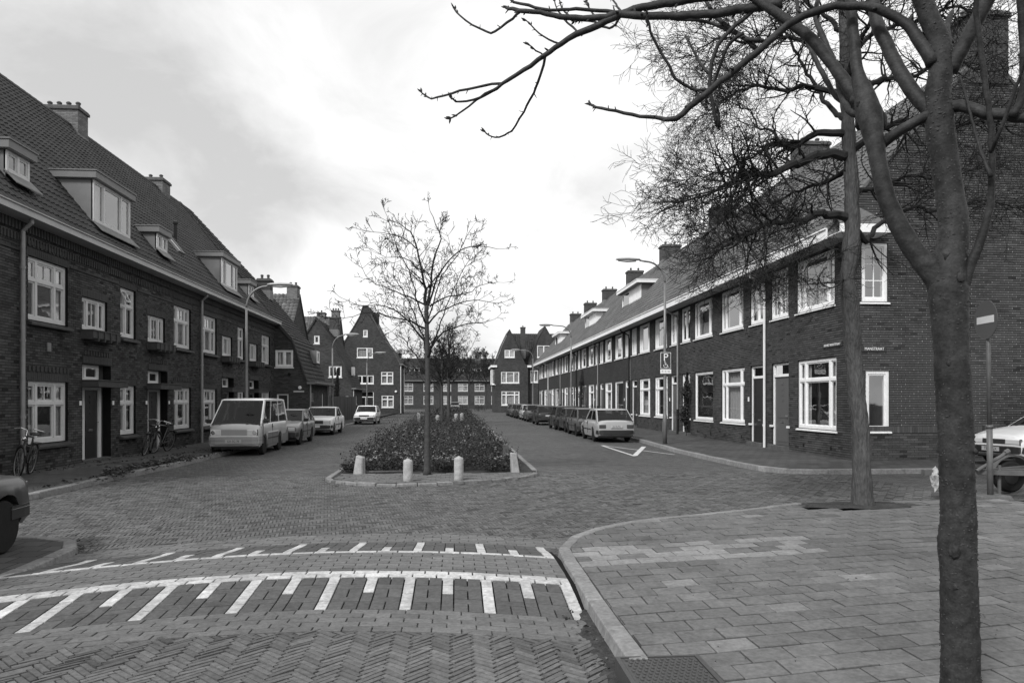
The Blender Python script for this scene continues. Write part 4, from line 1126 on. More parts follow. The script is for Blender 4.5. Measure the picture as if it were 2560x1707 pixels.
# ---- end wall of the corner house, facing the side street
def end_wall():
    h = right[0]; Hw = Matrix.Translation(h.location) @ Matrix.Rotation(-PI/2, 4, 'Z')
    E = Hw.inverted() @ Matrix.Translation((RX, 19.59, 0))
    eb, apex = 7.36, 11.80; W_ = 7.96; k = (apex-eb)/(W_/2)
    holes = [(.30, 1.07, 4.58, 6.24), (.42, 1.12, .93, 2.63)]
    def lim(z): return (0, W_) if z < eb else ((z-eb)/k, W_-(z-eb)/k)
    b = MB(); wall_holes(b, 0, W_, -.02, eb, holes, y=.018); b.face([(0,.018,eb),(W_,.018,eb),(W_/2,.018,apex)]); b.build('end_wall', M['mortar_r'], h, mtx=E)
    plinth = courses(0, W_, KH, .86, [], .22, .068, .010)
    b = MB(); b.arr.append(brick_arrays(plinth, seed=88, sd=.18)); b.build('plinth_courses', M['brick_r'], h, mtx=E, recalc=False, kind='stuff')
    soldiers = MB()
    for i in range(int(W_/.075)): soldiers.box(i*.075+.004,-.003,.87,(i+1)*.075-.004,.02,1.06, tone=hr.gauss(0,.15))
    soldiers.build('soldier_course', M['brick_r'], h, mtx=E, kind='stuff')
    rects = courses(0, W_, 1.07, apex-.05, holes, .247, .068, .018, .012, limx=lim)
    rects.sort(key=lambda r: abs((r[0]+r[1])/2-2.2)*.8 + abs(r[2]-2.2))
    me = {}
    for (u, v, z, zt) in rects[:300]:
        key = (round(v-u, 3), round(zt-z, 3))
        if key not in me:
            q = MB(); q.box(0,0,0,v-u,.02,zt-z, skip='k'); o = q.build('brick', M['brick_r'], h, mtx=E @ Matrix.Translation((u, 0, z)), recalc=False); me[key] = o.data
        else:
            o = bpy.data.objects.new('brick', me[key]); COL.objects.link(o); o.parent = h; o.matrix_local = E @ Matrix.Translation((u, hr.uniform(-.002,.002), z))
    b = MB(); b.arr.append(brick_arrays(rects[300:], seed=5, sd=.13, depth=.022)); b.build('brick_courses', M['brick_r'], h, mtx=E, recalc=False, kind='stuff')
    # pale mortar in the head joints
    heads = []
    for (u, v, z, zt) in rects:
        if hr.random() < .72: heads.append((v-.002, v+.013, z+.006, zt-.006))
    b = MB(); b.arr.append(brick_arrays(heads, y=.004, seed=6, sd=.3, depth=.015)); b.build('head_joints', M['mortar_p'], h, mtx=E, recalc=False, kind='stuff')
    window(h, .30, 1.07, 4.58, 6.24, (1,), (1,), y=.03, splits={(0,0):(2,3)}, mtx=E, curtains='right')
    window(h, .42, 1.12, .93, 2.63, (1,), (1,), y=.03, mtx=E, curtains='right')
    # eave return round the corner
    q = MB(); q.box(-.72,-.72,6.37,.75,-.68,6.60); q.box(.71,-.68,6.37,.75,.0,6.60); q.box(-.72,-.68,6.37,.75,.0,6.39); q.build('gutter_return', M['white'], h, mtx=E)
    q = MB(); q.hexa([(-.72,-.70,6.60),(.75,-.70,6.60),(.0,.0,7.3),(-.72,.0,7.3),(-.72,-.70,6.63),(.75,-.70,6.63),(.0,.0,7.34),(-.72,.0,7.34)]); q.build('return_roof', M['tile_r'], h, mtx=E)
    # verge
    q = MB()
    for s in (0, 1):
        a, c = ((-.70, eb-.78), (W_/2, apex)) if s == 0 else ((W_/2, apex), (W_+.70, eb-.78))
        q.hexa([(a[0],-.04,a[1]),(c[0],-.04,c[1]),(c[0],.2,c[1]),(a[0],.2,a[1]),(a[0],-.04,a[1]+.11),(c[0],-.04,c[1]+.11),(c[0],.2,c[1]+.11),(a[0],.2,a[1]+.11)])
    q.build('verge', M['tile_r'], h, mtx=E)
    c = chimney(h, 0, 1.2, -.06, 1.15, -1.0, 1.05, 2, m='chim_d', flash=False); c.matrix_local = E @ Matrix.Translation((3.45+.0, .0, 11.85))
    q = MB(); q.prism([(-.70,6.38),(0,6.38),(0,7.30),(-.70,6.56)], 5.60, 5.57, 'yz'); q.build('eave_end', M['greyp'], h)
    # street name plates
    q = MB(); q.box(.05,-.03,3.16,1.02,-.004,3.33); pl = q.build('street_name_plate', M['enamel'], h, mtx=E, bevel=.006)
    pl['label'] = 'dark plate reading MANSTRAAT on the end wall'
    text_obj('MANSTRAAT', .115, 'lettering', M['inkw'], pl, Matrix.Translation((.66,-.032,3.245)) @ Matrix.Rotation(PI/2, 4, 'X'), squeeze=.86)
    x0 = rloc(h, 21.15); q = MB(); q.box(x0,-.03,3.36,x0+1.12,-.004,3.51); pl = q.build('street_name_plate', M['enamel'], h, bevel=.006)
    pl['label'] = 'dark plate reading GERARD NOODTSTRAAT on the front'
    text_obj('GERARD NOODTSTRAAT', .098, 'lettering', M['inkw'], pl, Matrix.Translation((x0+.56,-.032,3.435)) @ Matrix.Rotation(PI/2, 4, 'X'), squeeze=.84)
M['mortar_p'] = mat('pale mortar', .26, .9, noise=((3,.2,4),))
end_wall()

# ------------------------------------------------------------------ gabled houses on the left, with roofs sweeping down to door height
def sweep_roof(parent, prof, y0, y1, trim, material='tile_g', th=.10, step=.26, cut=None):
    """roof that follows a curved profile [(x,z)...] from ridge to eave, laid in stepped courses from y0 to y1 (world-aligned frame)"""
    pts = [Vector((p[0], p[1])) for p in prof]
    # resample along length from the eave upwards
    pts = pts[::-1]; seg = [(pts[i+1]-pts[i]).length for i in range(len(pts)-1)]; L = sum(seg)
    def P(s):
        for i, l in enumerate(seg):
            if s <= l or i == len(seg)-1: return pts[i] + (pts[i+1]-pts[i])*(s/l)
            s -= l
    n = int(L/step); b = MB(); rr = random.Random(9)
    for k in range(n):
        a, c = P(k*L/n), P((k+1)*L/n + .02); d = (c-a).normalized(); nrm = Vector((-d.y, d.x))
        if nrm.y < 0: nrm = -nrm
        ye = y1 if cut is None else cut(a.y, y1)
        m = max(1, int((ye-y0)/.25))
        for j in range(m):
            ya, yb = y0 + (ye-y0)*j/m, y0 + (ye-y0)*(j+1)/m
            t = rr.gauss(0, .16); h0, h1 = .05 + rr.uniform(0,.006), .012
            A, B = a + nrm*h0, c + nrm*h1
            b.face([(A.x, ya+.004, A.y), (A.x, yb-.004, A.y), (B.x, yb-.004, B.y), (B.x, ya+.004, B.y)], t)
            b.face([(A.x, ya+.004, A.y), (A.x, yb-.004, A.y), (a.x, yb-.004, a.y), (a.x, ya+.004, a.y)], t-.25)
    b.build('roof_tiles', M[material], parent, recalc=False, kind='stuff')
    b = MB()
    for i in range(len(pts)-1):
        a, c = pts[i], pts[i+1]; ye = y1
        if cut is not None: ye = min(cut(a.y, y1), cut(c.y, y1))
        b.hexa([(a.x,y0,a.y),(a.x,ye,a.y),(c.x,ye,c.y),(c.x,y0,c.y),(a.x,y0,a.y-th),(a.x,ye,a.y-th),(c.x,ye,c.y-th),(c.x,y0,c.y-th)])
    b.build('roof_deck', M[material], parent)
    b = MB()
    for i in range(len(pts)-1):                                  # verge tiles on the near gable edge
        a, c = pts[i], pts[i+1]; m = max(1, int((c-a).length/.38))
        for j in range(m):
            p, q = a + (c-a)*(j/m), a + (c-a)*((j+1)/m)
            b.hexa([(p.x,y0-.10,p.y-.16),(p.x,y0+.14,p.y-.16),(q.x,y0+.14,q.y-.16),(q.x,y0-.10,q.y-.16),(p.x,y0-.10,p.y+.085),(p.x,y0+.14,p.y+.085),(q.x,y0+.14,q.y+.065),(q.x,y0-.10,q.y+.065)], tone=rr.gauss(.25,.15))
    b.build('verge_tiles', M[trim], parent, kind='stuff')
def front_poly(parent, name, prof_left, prof_right, x0, x1, y, material, holes):
    """gable front facing the camera: vertical strips under a profile, with openings"""
    f = sorted(prof_left + prof_right)
    def zt(x):
        for (a, c) in zip(f[:-1], f[1:]):
            if a[0] <= x <= c[0]: return a[1] + (c[1]-a[1])*((x-a[0])/max(1e-6, c[0]-a[0]))
        return f[0][1] if x < f[0][0] else f[-1][1]
    b = MB(); xs = sorted({x0, x1, *[p[0] for p in f if x0 < p[0] < x1], *[q for h in holes for q in h[:2]], *np.linspace(x0, x1, 18).round(3)})
    for a, c in zip(xs[:-1], xs[1:]):
        if c - a < 1e-4: continue
        m = (a+c)/2; hs = sorted([h for h in holes if h[0] < m < h[1]], key=lambda h: h[2]); z = -.02
        for h in hs:
            b.face([(a,y,z),(c,y,z),(c,y,h[2]),(a,y,h[2])]); z = h[3]
        b.face([(a,y,z),(c,y,z),(c,y,zt(c)),(a,y,zt(a))])
    for h in holes:
        a, c, d, e = h[:4]; r = .12
        b.face([(a,y,d),(a,y+r,d),(a,y+r,e),(a,y,e)]); b.face([(c,y,d),(c,y,e),(c,y+r,e),(c,y+r,d)]); b.face([(a,y,e),(a,y+r,e),(c,y+r,e),(c,y,e)]); b.face([(a,y,d),(c,y,d),(c,y+r,d),(a,y+r,d)])
    return b.build(name, M[material], parent, uv=True)
# world-aligned fronts (facing -Y) use Empties without rotation
A_PROF = [(-15.3,12.78),(-11.18,7.70),(-10.65,7.04),(-9.93,6.05),(-9.21,5.24),(-8.89,4.37),(-8.38,2.84)]
def house_A():
    o = Vector((-9.2, 41.55, 0)); h = empty('gable_house', o); tag(h, 'brick end house whose dark roof sweeps down to door height, joined to the left terrace', 'house')
    def sh(p): return [(a-o.x, z) for a, z in p]
    holes = [(-10.15-o.x+.02, -9.15-o.x, 3.66, 4.62), (-10.05-o.x, -9.4-o.x, .12, 2.15)]
    front_poly(h, 'wall', sh(A_PROF), [], -14-o.x, -8.27-o.x, 0, 'brick_far', holes)
    window(h, holes[0][0], holes[0][1], 3.66, 4.62, (.5,.5), (1,), y=.03, curtains='net')
    door(h, holes[1][0], holes[1][1], .12, 2.15, y=.06, leaf='door_d', transom=0, side=0)
    X1 = -8.27-o.x
    S = Matrix.Translation((X1, 0, 0)) @ Matrix.Rotation(PI/2, 4, 'Z')
    hs = [(.40,.62,1.72,2.22),(.75,.97,1.72,2.22),(1.10,1.32,1.72,2.22),(4.0,4.5,.15,2.2)]
    b = MB(); wall_holes(b, 0, 5.9, -.02, 2.8, hs); b.build('side_wall', M['brick_far'], h, mtx=S, uv=True)
    for q in hs[:3]: window(h, *q, y=.03, mtx=S, sill=None, curtains='none', fw=.04)
    door(h, *hs[3], y=.05, mtx=S, transom=0, leaf='white')
    q = MB(); q.box(.3,-.10,1.62,1.42,.0,1.70); q.build('flower_shelf', M['canopy'], h, mtx=S)
    q = MB(); q.box(X1-.1,0-.1,2.70,X1+.42,5.98,2.82); q.box(X1+.36,-.12,2.74,X1+.46,6.0,2.86); q.build('gutter', M['greyp'], h)
    for yy in (.06, 5.85):
        q = MB(); q.tube([(X1+.07,yy,2.7),(X1+.07,yy,.1)], .045, 8); q.build('downpipe', M['pipe'], h)
    def cut(z, y1):
        return y1 if z < 7.9 else y1 - (z-7.9)/(12.75-7.9)*4.6
    sweep_roof(h, sh(A_PROF), 0, 6.0, 'tile_g', cut=cut)
    b = MB(); b.face([(-11.3-o.x,6.0,7.85),(-15.3-o.x,1.4,12.7),(-19-o.x,6.0,7.85)]); b.build('hip', M['tile_g'], h)
    # roof window
    q = MB(); q.box(-8.95-o.x,3.7,4.05,-8.55-o.x,4.5,4.85); w = q.build('small_dormer', M['greyp'], h)
    Sd = Matrix.Translation((-8.54-o.x, 3.72, 0)) @ Matrix.Rotation(PI/2, 4, 'Z'); window(h, 0, .76, 4.08, 4.82, y=-.03, mtx=Sd, sill=None, curtains='none', room=False)
    chimney(h, -12.0-o.x, -11.25-o.x, 3.3, 4.0, 7.9, 9.15, 2, m='chim_d')
    q = MB(); q.lathe([(.09,-.06),(.06,-.02),(.0,-.01)], (-9.35-o.x,0,3.25), axis='y', n=10); q.build('round_vent', M['ink'], h)
    q = MB(); q.box(-9.12-o.x,-.03,2.25,-8.54-o.x,-.004,2.33); q.build('street_name_plate', M['cream'], h)
    q = MB(); q.lathe([(.10,-.14),(.06,-.16),(0,-.17)], (-8.75-o.x,0,2.5), axis='y', n=10); q.build('wall_lamp', M['white'], h)
    return h
hA = house_A()
def house_B():
    o = Vector((-11.5, 69, 0)); h = empty('gable_house', o); tag(h, 'brick gable house with a pointed front and swept roof, beyond the board fence', 'house')
    R_ = [(-13.08,9.5),(-12.0,8.05),(-11.2,6.6),(-10.55,5.2),(-10.15,4.2),(-9.75,3.03)]; L_ = [(-13.08,9.5),(-14.1,7.9),(-15.3,6.0),(-16.0,4.6)]
    def sh(p): return [(a-o.x, z) for a, z in p]
    holes = [(-11.92-o.x,-10.72-o.x,3.95,5.0), (-13.28-o.x,-12.77-o.x,7.08,7.85), (-10.35-o.x,-10.1-o.x,1.5,2.2)]
    front_poly(h, 'wall', sh(R_), sh(L_[1:]), -16-o.x, -9.7-o.x, 0, 'brick_far', holes)
    window(h, *holes[0], (.3,.35,.35), (1,), y=.03, curtains='sides'); window(h, *holes[1], y=.03, curtains='net'); window(h, *holes[2], y=.03, curtains='none', fw=.04)
    sweep_roof(h, sh(R_), 0, 7.0, 'tile_g'); sweep_roof(h, sh(L_), 0, 7.0, 'tile_g')
    X1 = -9.7-o.x; S = Matrix.Translation((X1, 0, 0)) @ Matrix.Rotation(PI/2, 4, 'Z')
    hs = [(2.2,2.8,1.4,2.2)]
    b = MB(); wall_holes(b, 0, 6.9, -.02, 2.95, hs); b.build('side_wall', M['brick_far'], h, mtx=S, uv=True); window(h, *hs[0], y=.03, mtx=S, curtains='none')
    q = MB(); q.box(X1-.1,-.1,2.82,X1+.35,7.05,2.96); q.build('gutter', M['greyp'], h)
    q = MB(); q.tube([(X1+.06,.1,2.8),(X1+.06,.1,.1)], .05, 8); q.build('downpipe', M['pipe_w'], h)
    q = MB(); q.box(-10.1-o.x,2.0,4.2,-9.85-o.x,2.7,5.0); q.build('small_dormer', M['white'], h)
    chimney(h, -12.35-o.x, -11.55-o.x, 3.0, 3.9, 8.0, 9.9, 2, m='chim_d')
    return h
house_B()
def house_C():
    o = Vector((-10.8, 94.5, 0)); h = empty('gable_house', o); tag(h, 'tall brick gable house with a bell-shaped top and three storeys of white windows', 'house')
    k = 94.5/92
    prof = [(-15.4,7.2),(-14.6,8.9),(-13.3,11.0),(-12.4,12.6),(-12.0,13.9),(-11.3,13.95),(-10.9,12.8),(-10.0,11.0),(-9.2,9.6),(-8.2,8.3),(-7.25,6.5)]
    def sh(p): return [(a-o.x, z) for a, z in p]
    hs = [(-12.75,-10.72,7.26,8.55),(-9.66,-8.11,3.88,5.45),(-9.6,-8.05,.85,2.4),(-11.95,-11.38,9.95,10.85),(-12.9,-10.6,3.9,5.0),(-12.2,-10.6,.15,2.9)]
    hs = [(a-o.x, c-o.x, d, e) for a, c, d, e in hs]
    front_poly(h, 'wall', sh(prof), [], -15.2-o.x, -7.25-o.x, 0, 'brick_far', hs)
    window(h, *hs[0], (.65,.35), (1,), y=.02, curtains='net'); window(h, *hs[1], (.5,.5), (.7,.3), y=.02, curtains='net'); window(h, *hs[2], (.5,.5), (.68,.32), y=.02, curtains='net')
    window(h, *hs[3], y=.02, curtains='net'); window(h, *hs[4], (.34,.33,.33), (1,), y=.02, curtains='sides'); door(h, *hs[5], y=.08, transom=.7, leaf='door_d', side=.5)
    b = MB()
    for s, P in ((0, sh(prof[:5])), (1, sh(prof[5:]))):
        for a, c in zip(P[:-1], P[1:]): b.face([(a[0],.0,a[1]+.02),(c[0],.0,c[1]+.02),(c[0],8,c[1]+.02),(a[0],8,a[1]+.02)])
    b.build('roof', M['tile_g'], h)
    b = MB(); P = sh(prof)
    for a, c in zip(P[:-1], P[1:]): b.hexa([(a[0],-.08,a[1]-.1),(c[0],-.08,c[1]-.1),(c[0],.2,c[1]-.1),(a[0],.2,a[1]-.1),(a[0],-.08,a[1]+.1),(c[0],-.08,c[1]+.1),(c[0],.2,c[1]+.1),(a[0],.2,a[1]+.1)])
    b.build('gable_coping', M['stone'], h)
    X1 = -7.25-o.x; b = MB(); b.face([(X1,0,-.02),(X1,8,-.02),(X1,8,6.5),(X1,0,6.5)]); b.build('side_wall', M['brick_far'], h, uv=True)
    q = MB(); q.box(X1-.05,-.1,6.35,X1+.4,8.1,6.5); q.build('gutter', M['greyp'], h)
    for yy in (.1, 6.): q = MB(); q.tube([(X1+.1,yy,6.4),(X1+.1,yy,.1)], .06, 8); q.build('downpipe', M['pipe_w'], h)
    chimney(h, -10.9-o.x, -10.2-o.x, 2, 3, 11.0, 13.2, 2, m='chim_d'); q = MB(); q.lathe([(.16,-.1),(.1,-.16),(0,-.17)], (-7.75-o.x,0,2.9), axis='y', n=10); q.build('wall_lamp', M['white'], h)
    return h
house_C()
# block roofs behind: rows of houses along the back lanes
def block(name, label, x0, x1, y, depth, eave, ridge, ch=(), front=None, windows=(), group=None, tile='tile_r', wallm='brick_far', dorm=()):
    o = Vector(((x0+x1)/2, y, 0)); h = empty('house_row', o); tag(h, label, 'house', group)
    a, c = x0-o.x, x1-o.x; hd = depth/2
    holes = [(p-o.x, q-o.x, z0, z1) for (p, q, z0, z1) in windows]
    b = MB(); wall_holes(b, a, c, -.02, eave, holes); b.face([(a,0,-.02),(a,depth,-.02),(a,depth,eave),(a,hd,ridge-.1),(a,0,eave)]); b.face([(c,0,-.02),(c,0,eave),(c,hd,ridge-.1),(c,depth,eave),(c,depth,-.02)])
    b.build('wall', M[wallm], h, uv=True)
    for q in holes: window(h, *q, (.5,.5), (.7,.3), y=.02, curtains='net', detail=False, m='cream', sill='cream')
    b = MB(); b.face([(a-.1,-.3,eave-.05),(c+.1,-.3,eave-.05),(c+.1,hd,ridge),(a-.1,hd,ridge)]); b.face([(a-.1,depth+.3,eave-.05),(c+.1,depth+.3,eave-.05),(c+.1,hd,ridge),(a-.1,hd,ridge)]); rf = b.build('roof', M[tile], h)
    L = math.hypot(hd+.3, ridge-eave); u = (0,(hd+.3)/L,(ridge-eave)/L); n = (0,-(ridge-eave)/L,(hd+.3)/L)
    tile_field(rf, (a-.1,-.32,eave), (1,0,0), u, n, c-a+.2, L, tw=.3, tl=.36, material=tile, seed=3, amp=.07, lip=.04, seg=4)
    q = MB(); q.box(a-.1,-.42,eave-.12,c+.1,-.3,eave+.06); q.build('gutter', M['greyp'], h)
    for (cx, w, top, pots) in ch: chimney(h, cx-o.x-w/2, cx-o.x+w/2, hd-.5, hd+.5, ridge-1.2, top, pots, m='chim')
    for (p, q_, z0, z1) in dorm: dormer(h, p-o.x, q_-o.x, hd*.35, z0, z1, (ridge-eave)/(hd+.3), (.5,.5), m='cream', cheek='greyp')
    return h
block('a', 'pale tiled roof and tall chimney rising behind the swept-roof end house', -34, -12.3, 54, 8, 5.6, 10.1, ch=((-12.75,.8,10.75,2),(-22,1.2,11.0,2)))
block('b', 'tiled roof with low chimney between the two gable houses', -40, -13.2, 80, 8, 6.2, 11.3, ch=((-13.7,.85,12.0,3),(-15.3,.9,11.75,1)))
block('c', 'tiled roof far left behind the tall bell gable', -50, -14.5, 104, 8, 6.2, 10.6)
fw = []
for i, x in enumerate((-17.5,-13.6,-9.7,-5.6,-2.0,1.4,4.8,8.2,12.4,16.5)):
    fw += [(x-1.0, x+1.0, .95, 2.65), (x-1.0, x+1.0, 3.6, 5.2)]
block('far', 'long brick row with dormers closing the far end of the street', -22, 24, 148, 9, 5.75, 10.5, ch=((-6,1.3,11.6,2),(-1.2,1.3,11.5,2),(4.6,1.3,11.7,3),(-12,1.3,11.5,2),(11,1.3,11.5,2)), windows=fw, tile='tile_g', dorm=((-9.5,-7.5,7.0,8.3),(-.2,1.6,7.0,8.3),(3.4,5.2,7.0,8.3)))
# right-hand gables beyond the terrace
def house_RG(xa, xb, y, peak, prof, label, wins, wing=None):
    o = Vector(((xa+xb)/2, y, 0)); h = empty('gable_house', o); tag(h, label, 'house')
    P = [(a-o.x, z) for a, z in prof]; hs = [(a-o.x, c-o.x, d, e) for a, c, d, e, *_ in wins]
    front_poly(h, 'wall', P, [], xa-o.x, xb-o.x, 0, 'brick_far', hs)
    for q, w in zip(hs, wins): window(h, *q, w[4] if len(w) > 4 else (.5,.5), w[5] if len(w) > 5 else (1,), y=.02, curtains='net')
    b = MB()
    for a, c in zip(P[:-1], P[1:]): b.face([(a[0],-.06,a[1]+.05),(c[0],-.06,c[1]+.05),(c[0],8,c[1]+.05),(a[0],8,a[1]+.05)])
    b.build('roof', M['tile_g'], h)
    for x, s in ((xa, -1), (xb, 1)):
        b = MB(); b.face([(x-o.x,0,-.02),(x-o.x,8,-.02),(x-o.x,8,6.6),(x-o.x,0,6.6)]); b.build('side_wall', M['brick_far'], h, uv=True)
        q = MB(); q.box(x-o.x-(.55 if s < 0 else .1),-.15,6.62,x-o.x+(.35 if s < 0 else .5),7.9,6.92); q.build('gutter_board', M['white'], h)
    return h
h = house_RG(5.65, 10.58, 106, None, [(5.65,6.9),(6.2,8.3),(6.9,10.2),(7.86,12.2),(8.8,10.4),(9.5,8.6),(10.2,7.1),(10.58,6.95)], 'brick gable house with three tiers of white windows at the far right end', [(6.6,9.27,4.3,5.95,(.28,.44,.28)),(6.65,9.3,1.05,3.1,(.25,.5,.25),(.75,.25)),(7.12,8.6,8.05,9.17)])
q = MB(); q.box(-2.9,.5,3.9,-2.28,2.6,6.6); bay = q.build('bay', M['brick_far'], h, uv=True)
S = Matrix.Translation((-2.9, 2.5, 0)) @ Matrix.Rotation(-PI/2, 4, 'Z'); window(h, .1, 1.9, 4.1, 6.3, (.5,.5), (.7,.3), y=-.05, mtx=S, curtains='none', sill='white')
window(h, -2.86, -2.32, 4.1, 6.3, y=.44, curtains='none')
h = house_RG(10.6, 15.8, 106.6, None, [(10.6,6.9),(11.4,8.9),(12.2,11.0),(13.17,12.8),(14.2,11.0),(15.0,8.9),(15.8,6.9)], 'second brick gable just behind the end of the right terrace', [(12.0,14.0,8.1,9.9),(11.0,12.2,4.4,6.2)])
chimney(h, -3.5, -2.8, 1.5, 2.3, 8.0, 12.75, 1, m='chim_d')
block('d', 'dark tiled roof linking the two far right gables', 8.2, 24, 109, 8, 6.6, 12.2, tile='tile_g')
# wooden gate and fence between the swept-roof houses
f = empty('wooden_fence', (-9.3, 48.0, 0), PI/2); tag(f, 'dark board fence between the two swept-roof houses', 'fence')
me = None
for i in range(60):
    if me is None: q = MB(); q.box(0,0,.05,.30,.03,2.1); o = q.build('board', M['door_d'], f); me = o.data
    else: o = bpy.data.objects.new('board', me); COL.objects.link(o); o.parent = f
    o.location = (i*.34, hr.uniform(-.01,.01), hr.uniform(-.03,.03))
q = MB(); q.box(0,.03,.5,20.3,.07,.6); q.box(0,.03,1.6,20.3,.07,1.7); q.build('rail', M['door_d'], f)
# ------------------------------------------------------------------ vehicles (x forward, y to the left, z up, origin on the ground)
def lerp_poly(P, x):
    if x <= P[0][0]: return P[0][1]
    for (a, c) in zip(P[:-1], P[1:]):
        if x <= c[0]: return a[1] + (c[1]-a[1])*(x-a[0])/max(1e-6, c[0]-a[0])
    return P[-1][1]
def wheel_mesh(r, w, trim):
    b = MB(); b.lathe([(r*.62,-w/2),(r*.93,-w/2),(r,-w*.36),(r,w*.36),(r*.93,w/2),(r*.62,w/2)], axis='y', n=24)
    return b
def make_car(name, label, cat, loc, heading, L=4.1, W=1.64, paint='p_dark', deck=None, cabin=None, wb=2.45, wr=.29, front_over=.78, plate=None, group=None, rear_plate=None,
             bumper='trim', hub='rim_d', lights='box', grille=True, rack=False, van=False, pillars=None, belt_trim=True, stripe=None, plate_m='plate', steel=None, roof_m=None, light_w=.34):
    """deck: (x,z) line of bonnet, waist and boot, from the tail (-x) to the nose; cabin: (x_rear_base, x_rear_roof, x_front_roof, x_front_base, roof_z)"""
    root = empty(name, loc, heading); tag(root, label, cat, group)
    hl = L/2; xf = hl - front_over; xr = xf - wb; sill = .22; ra = wr + .055
    xs = sorted({*np.round(np.linspace(-hl, hl, 33), 3), *[round(c + ra*math.cos(a), 3) for c in (xf, xr) for a in np.linspace(0, PI, 11)], *[round(p[0], 3) for p in deck]})
    secs = []
    for x in xs:
        e = abs(x)/hl; w = W/2*(1 - .085*max(0, (e-.72)/.28)**2)
        zt = lerp_poly(deck, x); zb = sill + (.10*max(0, (e-.86)/.14))
        arch = False
        for c in (xf, xr):
            if abs(x-c) <= ra + 1e-3: zb = max(zb, wr + math.sqrt(max(0, ra*ra-(x-c)**2))); arch = True
        mid = sill + (zt-sill)*.58
        ys = [(0, zb), (w*.55, zb), (w*.955, zb), (w*.985, max(zb+.004, sill+.12)), (w, max(zb+.008, mid)), (w*.975, max(zb+.012, zt-.07)), (w*.90, max(zb+.016, zt-.008)), (w*.5, zt+.018), (0, zt+.026)]
        secs.append((x, ys))
    b = MB(); n = len(secs[0][1])
    for s in (1, -1):
        base = len(b.v)
        for x, ys in secs: b.v.extend([(x, y*s, z) for y, z in ys])
        for i in range(len(secs)-1):
            for j in range(n-1):
                q = (base+i*n+j, base+(i+1)*n+j, base+(i+1)*n+j+1, base+i*n+j+1); b.f.append(q if s > 0 else q[::-1]); b.t.append(0.)
        for i in (0, len(secs)-1): b.f.append(tuple(base+i*n+j for j in range(n))); b.t.append(0.)
    body = b.build('body', M[paint], root, smooth=True)
    bm = bmesh.new(); bm.from_mesh(body.data); bmesh.ops.remove_doubles(bm, verts=bm.verts, dist=.0015); bmesh.ops.recalc_face_normals(bm, faces=bm.faces)
    for ed in bm.edges:
        if len(ed.link_faces) == 2 and ed.calc_face_angle(0) > R(48): ed.smooth = False
    bm.to_mesh(body.data); bm.free()
    # dark floor and wheel wells
    b = MB(); b.box(-hl*.88,-W*.42,.2,hl*.88,W*.42,.45); b.build('underbody', M['trim'], root)
    # cabin
    xrb, xrr, xfr, xfb, zr = cabin
    def halfw(z, zb0): return W/2*(.955 - .135*(z-zb0)/(zr-zb0))
    zrb, zfb = lerp_poly(deck, xrb)-.02, lerp_poly(deck, xfb)-.02
    zw = (zrb+zfb)/2
    def ring(x, z, k=1.): return (x, halfw(z, zw)*k, z)
    b = MB(); crown = .035; rz = zr - crown
    nst = 7
    prof = [(xrb, zrb), (xrb+(xrr-xrb)*.94, zrb+(rz-zrb)*.94), (xrr+.07, rz), ((xrr+xfr)/2, rz+.012), (xfr-.07, rz), (xfb+(xfr-xfb)*.94, zfb+(rz-zfb)*.94), (xfb, zfb)]
    # roof skin
    for s in (1, -1):
        base = len(b.v)
        for k, (x, z) in enumerate(prof[1:6], 1):
            wv = halfw(z, zw); cr_ = 1 if 1 < k < 5 else .0
            b.v.extend([(x, s*wv, z), (x, s*wv*.90, z + .022*cr_), (x, 0, z + .036*cr_)])
        for k in range(4):
            for j in range(2):
                q = (base+k*3+j, base+(k+1)*3+j, base+(k+1)*3+j+1, base+k*3+j+1); b.f.append(q if s > 0 else q[::-1]); b.t.append(0.)
    cab = b.build('roof', M[roof_m or paint], root, smooth=True)
    bm = bmesh.new(); bm.from_mesh(cab.data); bmesh.ops.remove_doubles(bm, verts=bm.verts, dist=.0015); bmesh.ops.recalc_face_normals(bm, faces=bm.faces); bm.to_mesh(cab.data); bm.free()
    # glass: windscreen, rear window, side lights; body-coloured pillars between them
    def screen(xb_, zb_, xt, zt_, nm, sgn):
        d = Vector((xt-xb_, zt_-zb_)); pa = Vector((xb_, zb_)) + d*.03; pb = Vector((xb_, zb_)) + d*.945; q = MB()
        wa, wb_ = halfw(pa.y, zw)*.94, halfw(pb.y, zw)*.93; m = 6
        for i in range(m):
            f0, f1 = -1+2*i/m, -1+2*(i+1)/m; bow = lambda f: sgn*.018*(1-f*f)
            q.face([(pa.x+bow(f0),f0*wa,pa.y),(pa.x+bow(f1),f1*wa,pa.y),(pb.x+bow(f1),f1*wb_,pb.y),(pb.x+bow(f0),f0*wb_,pb.y)])
        g = q.build(nm, M['autoglass'], root, smooth=True)
        q = MB()                                             # black rubber surround
        q.tube([(pa.x+sgn*.012,-wa,pa.y),(pa.x+sgn*.012,wa,pa.y),(pb.x+sgn*.012,wb_,pb.y),(pb.x+sgn*.012,-wb_,pb.y),(pa.x+sgn*.012,-wa,pa.y)], .012, 5); q.build('seal', M['trim'], g)
        return g
    ws = screen(xfb, zfb, xfr, rz, 'windscreen', 1); screen(xrb, zrb, xrr, rz, 'rear_window', -1)
    for s in (-1, 1):
        q = MB(); q.tube([(xfb+.04, s*.42-.1, zfb+.03), (xfb-.06, s*.42+.24, zfb+.12)], .010, 5); q.build('wiper', M['trim'], root)
    pil = pillars or [0.06, .5, .93]
    zb_ = zw + .045 if not van else zw + .03; zt_ = rz - .05
    def xr_at(z): return xrb + (xrr-xrb)*(z-zrb)/(rz-zrb)
    def xf_at(z): return xfb + (xfr-xfb)*(z-zfb)/(rz-zfb)
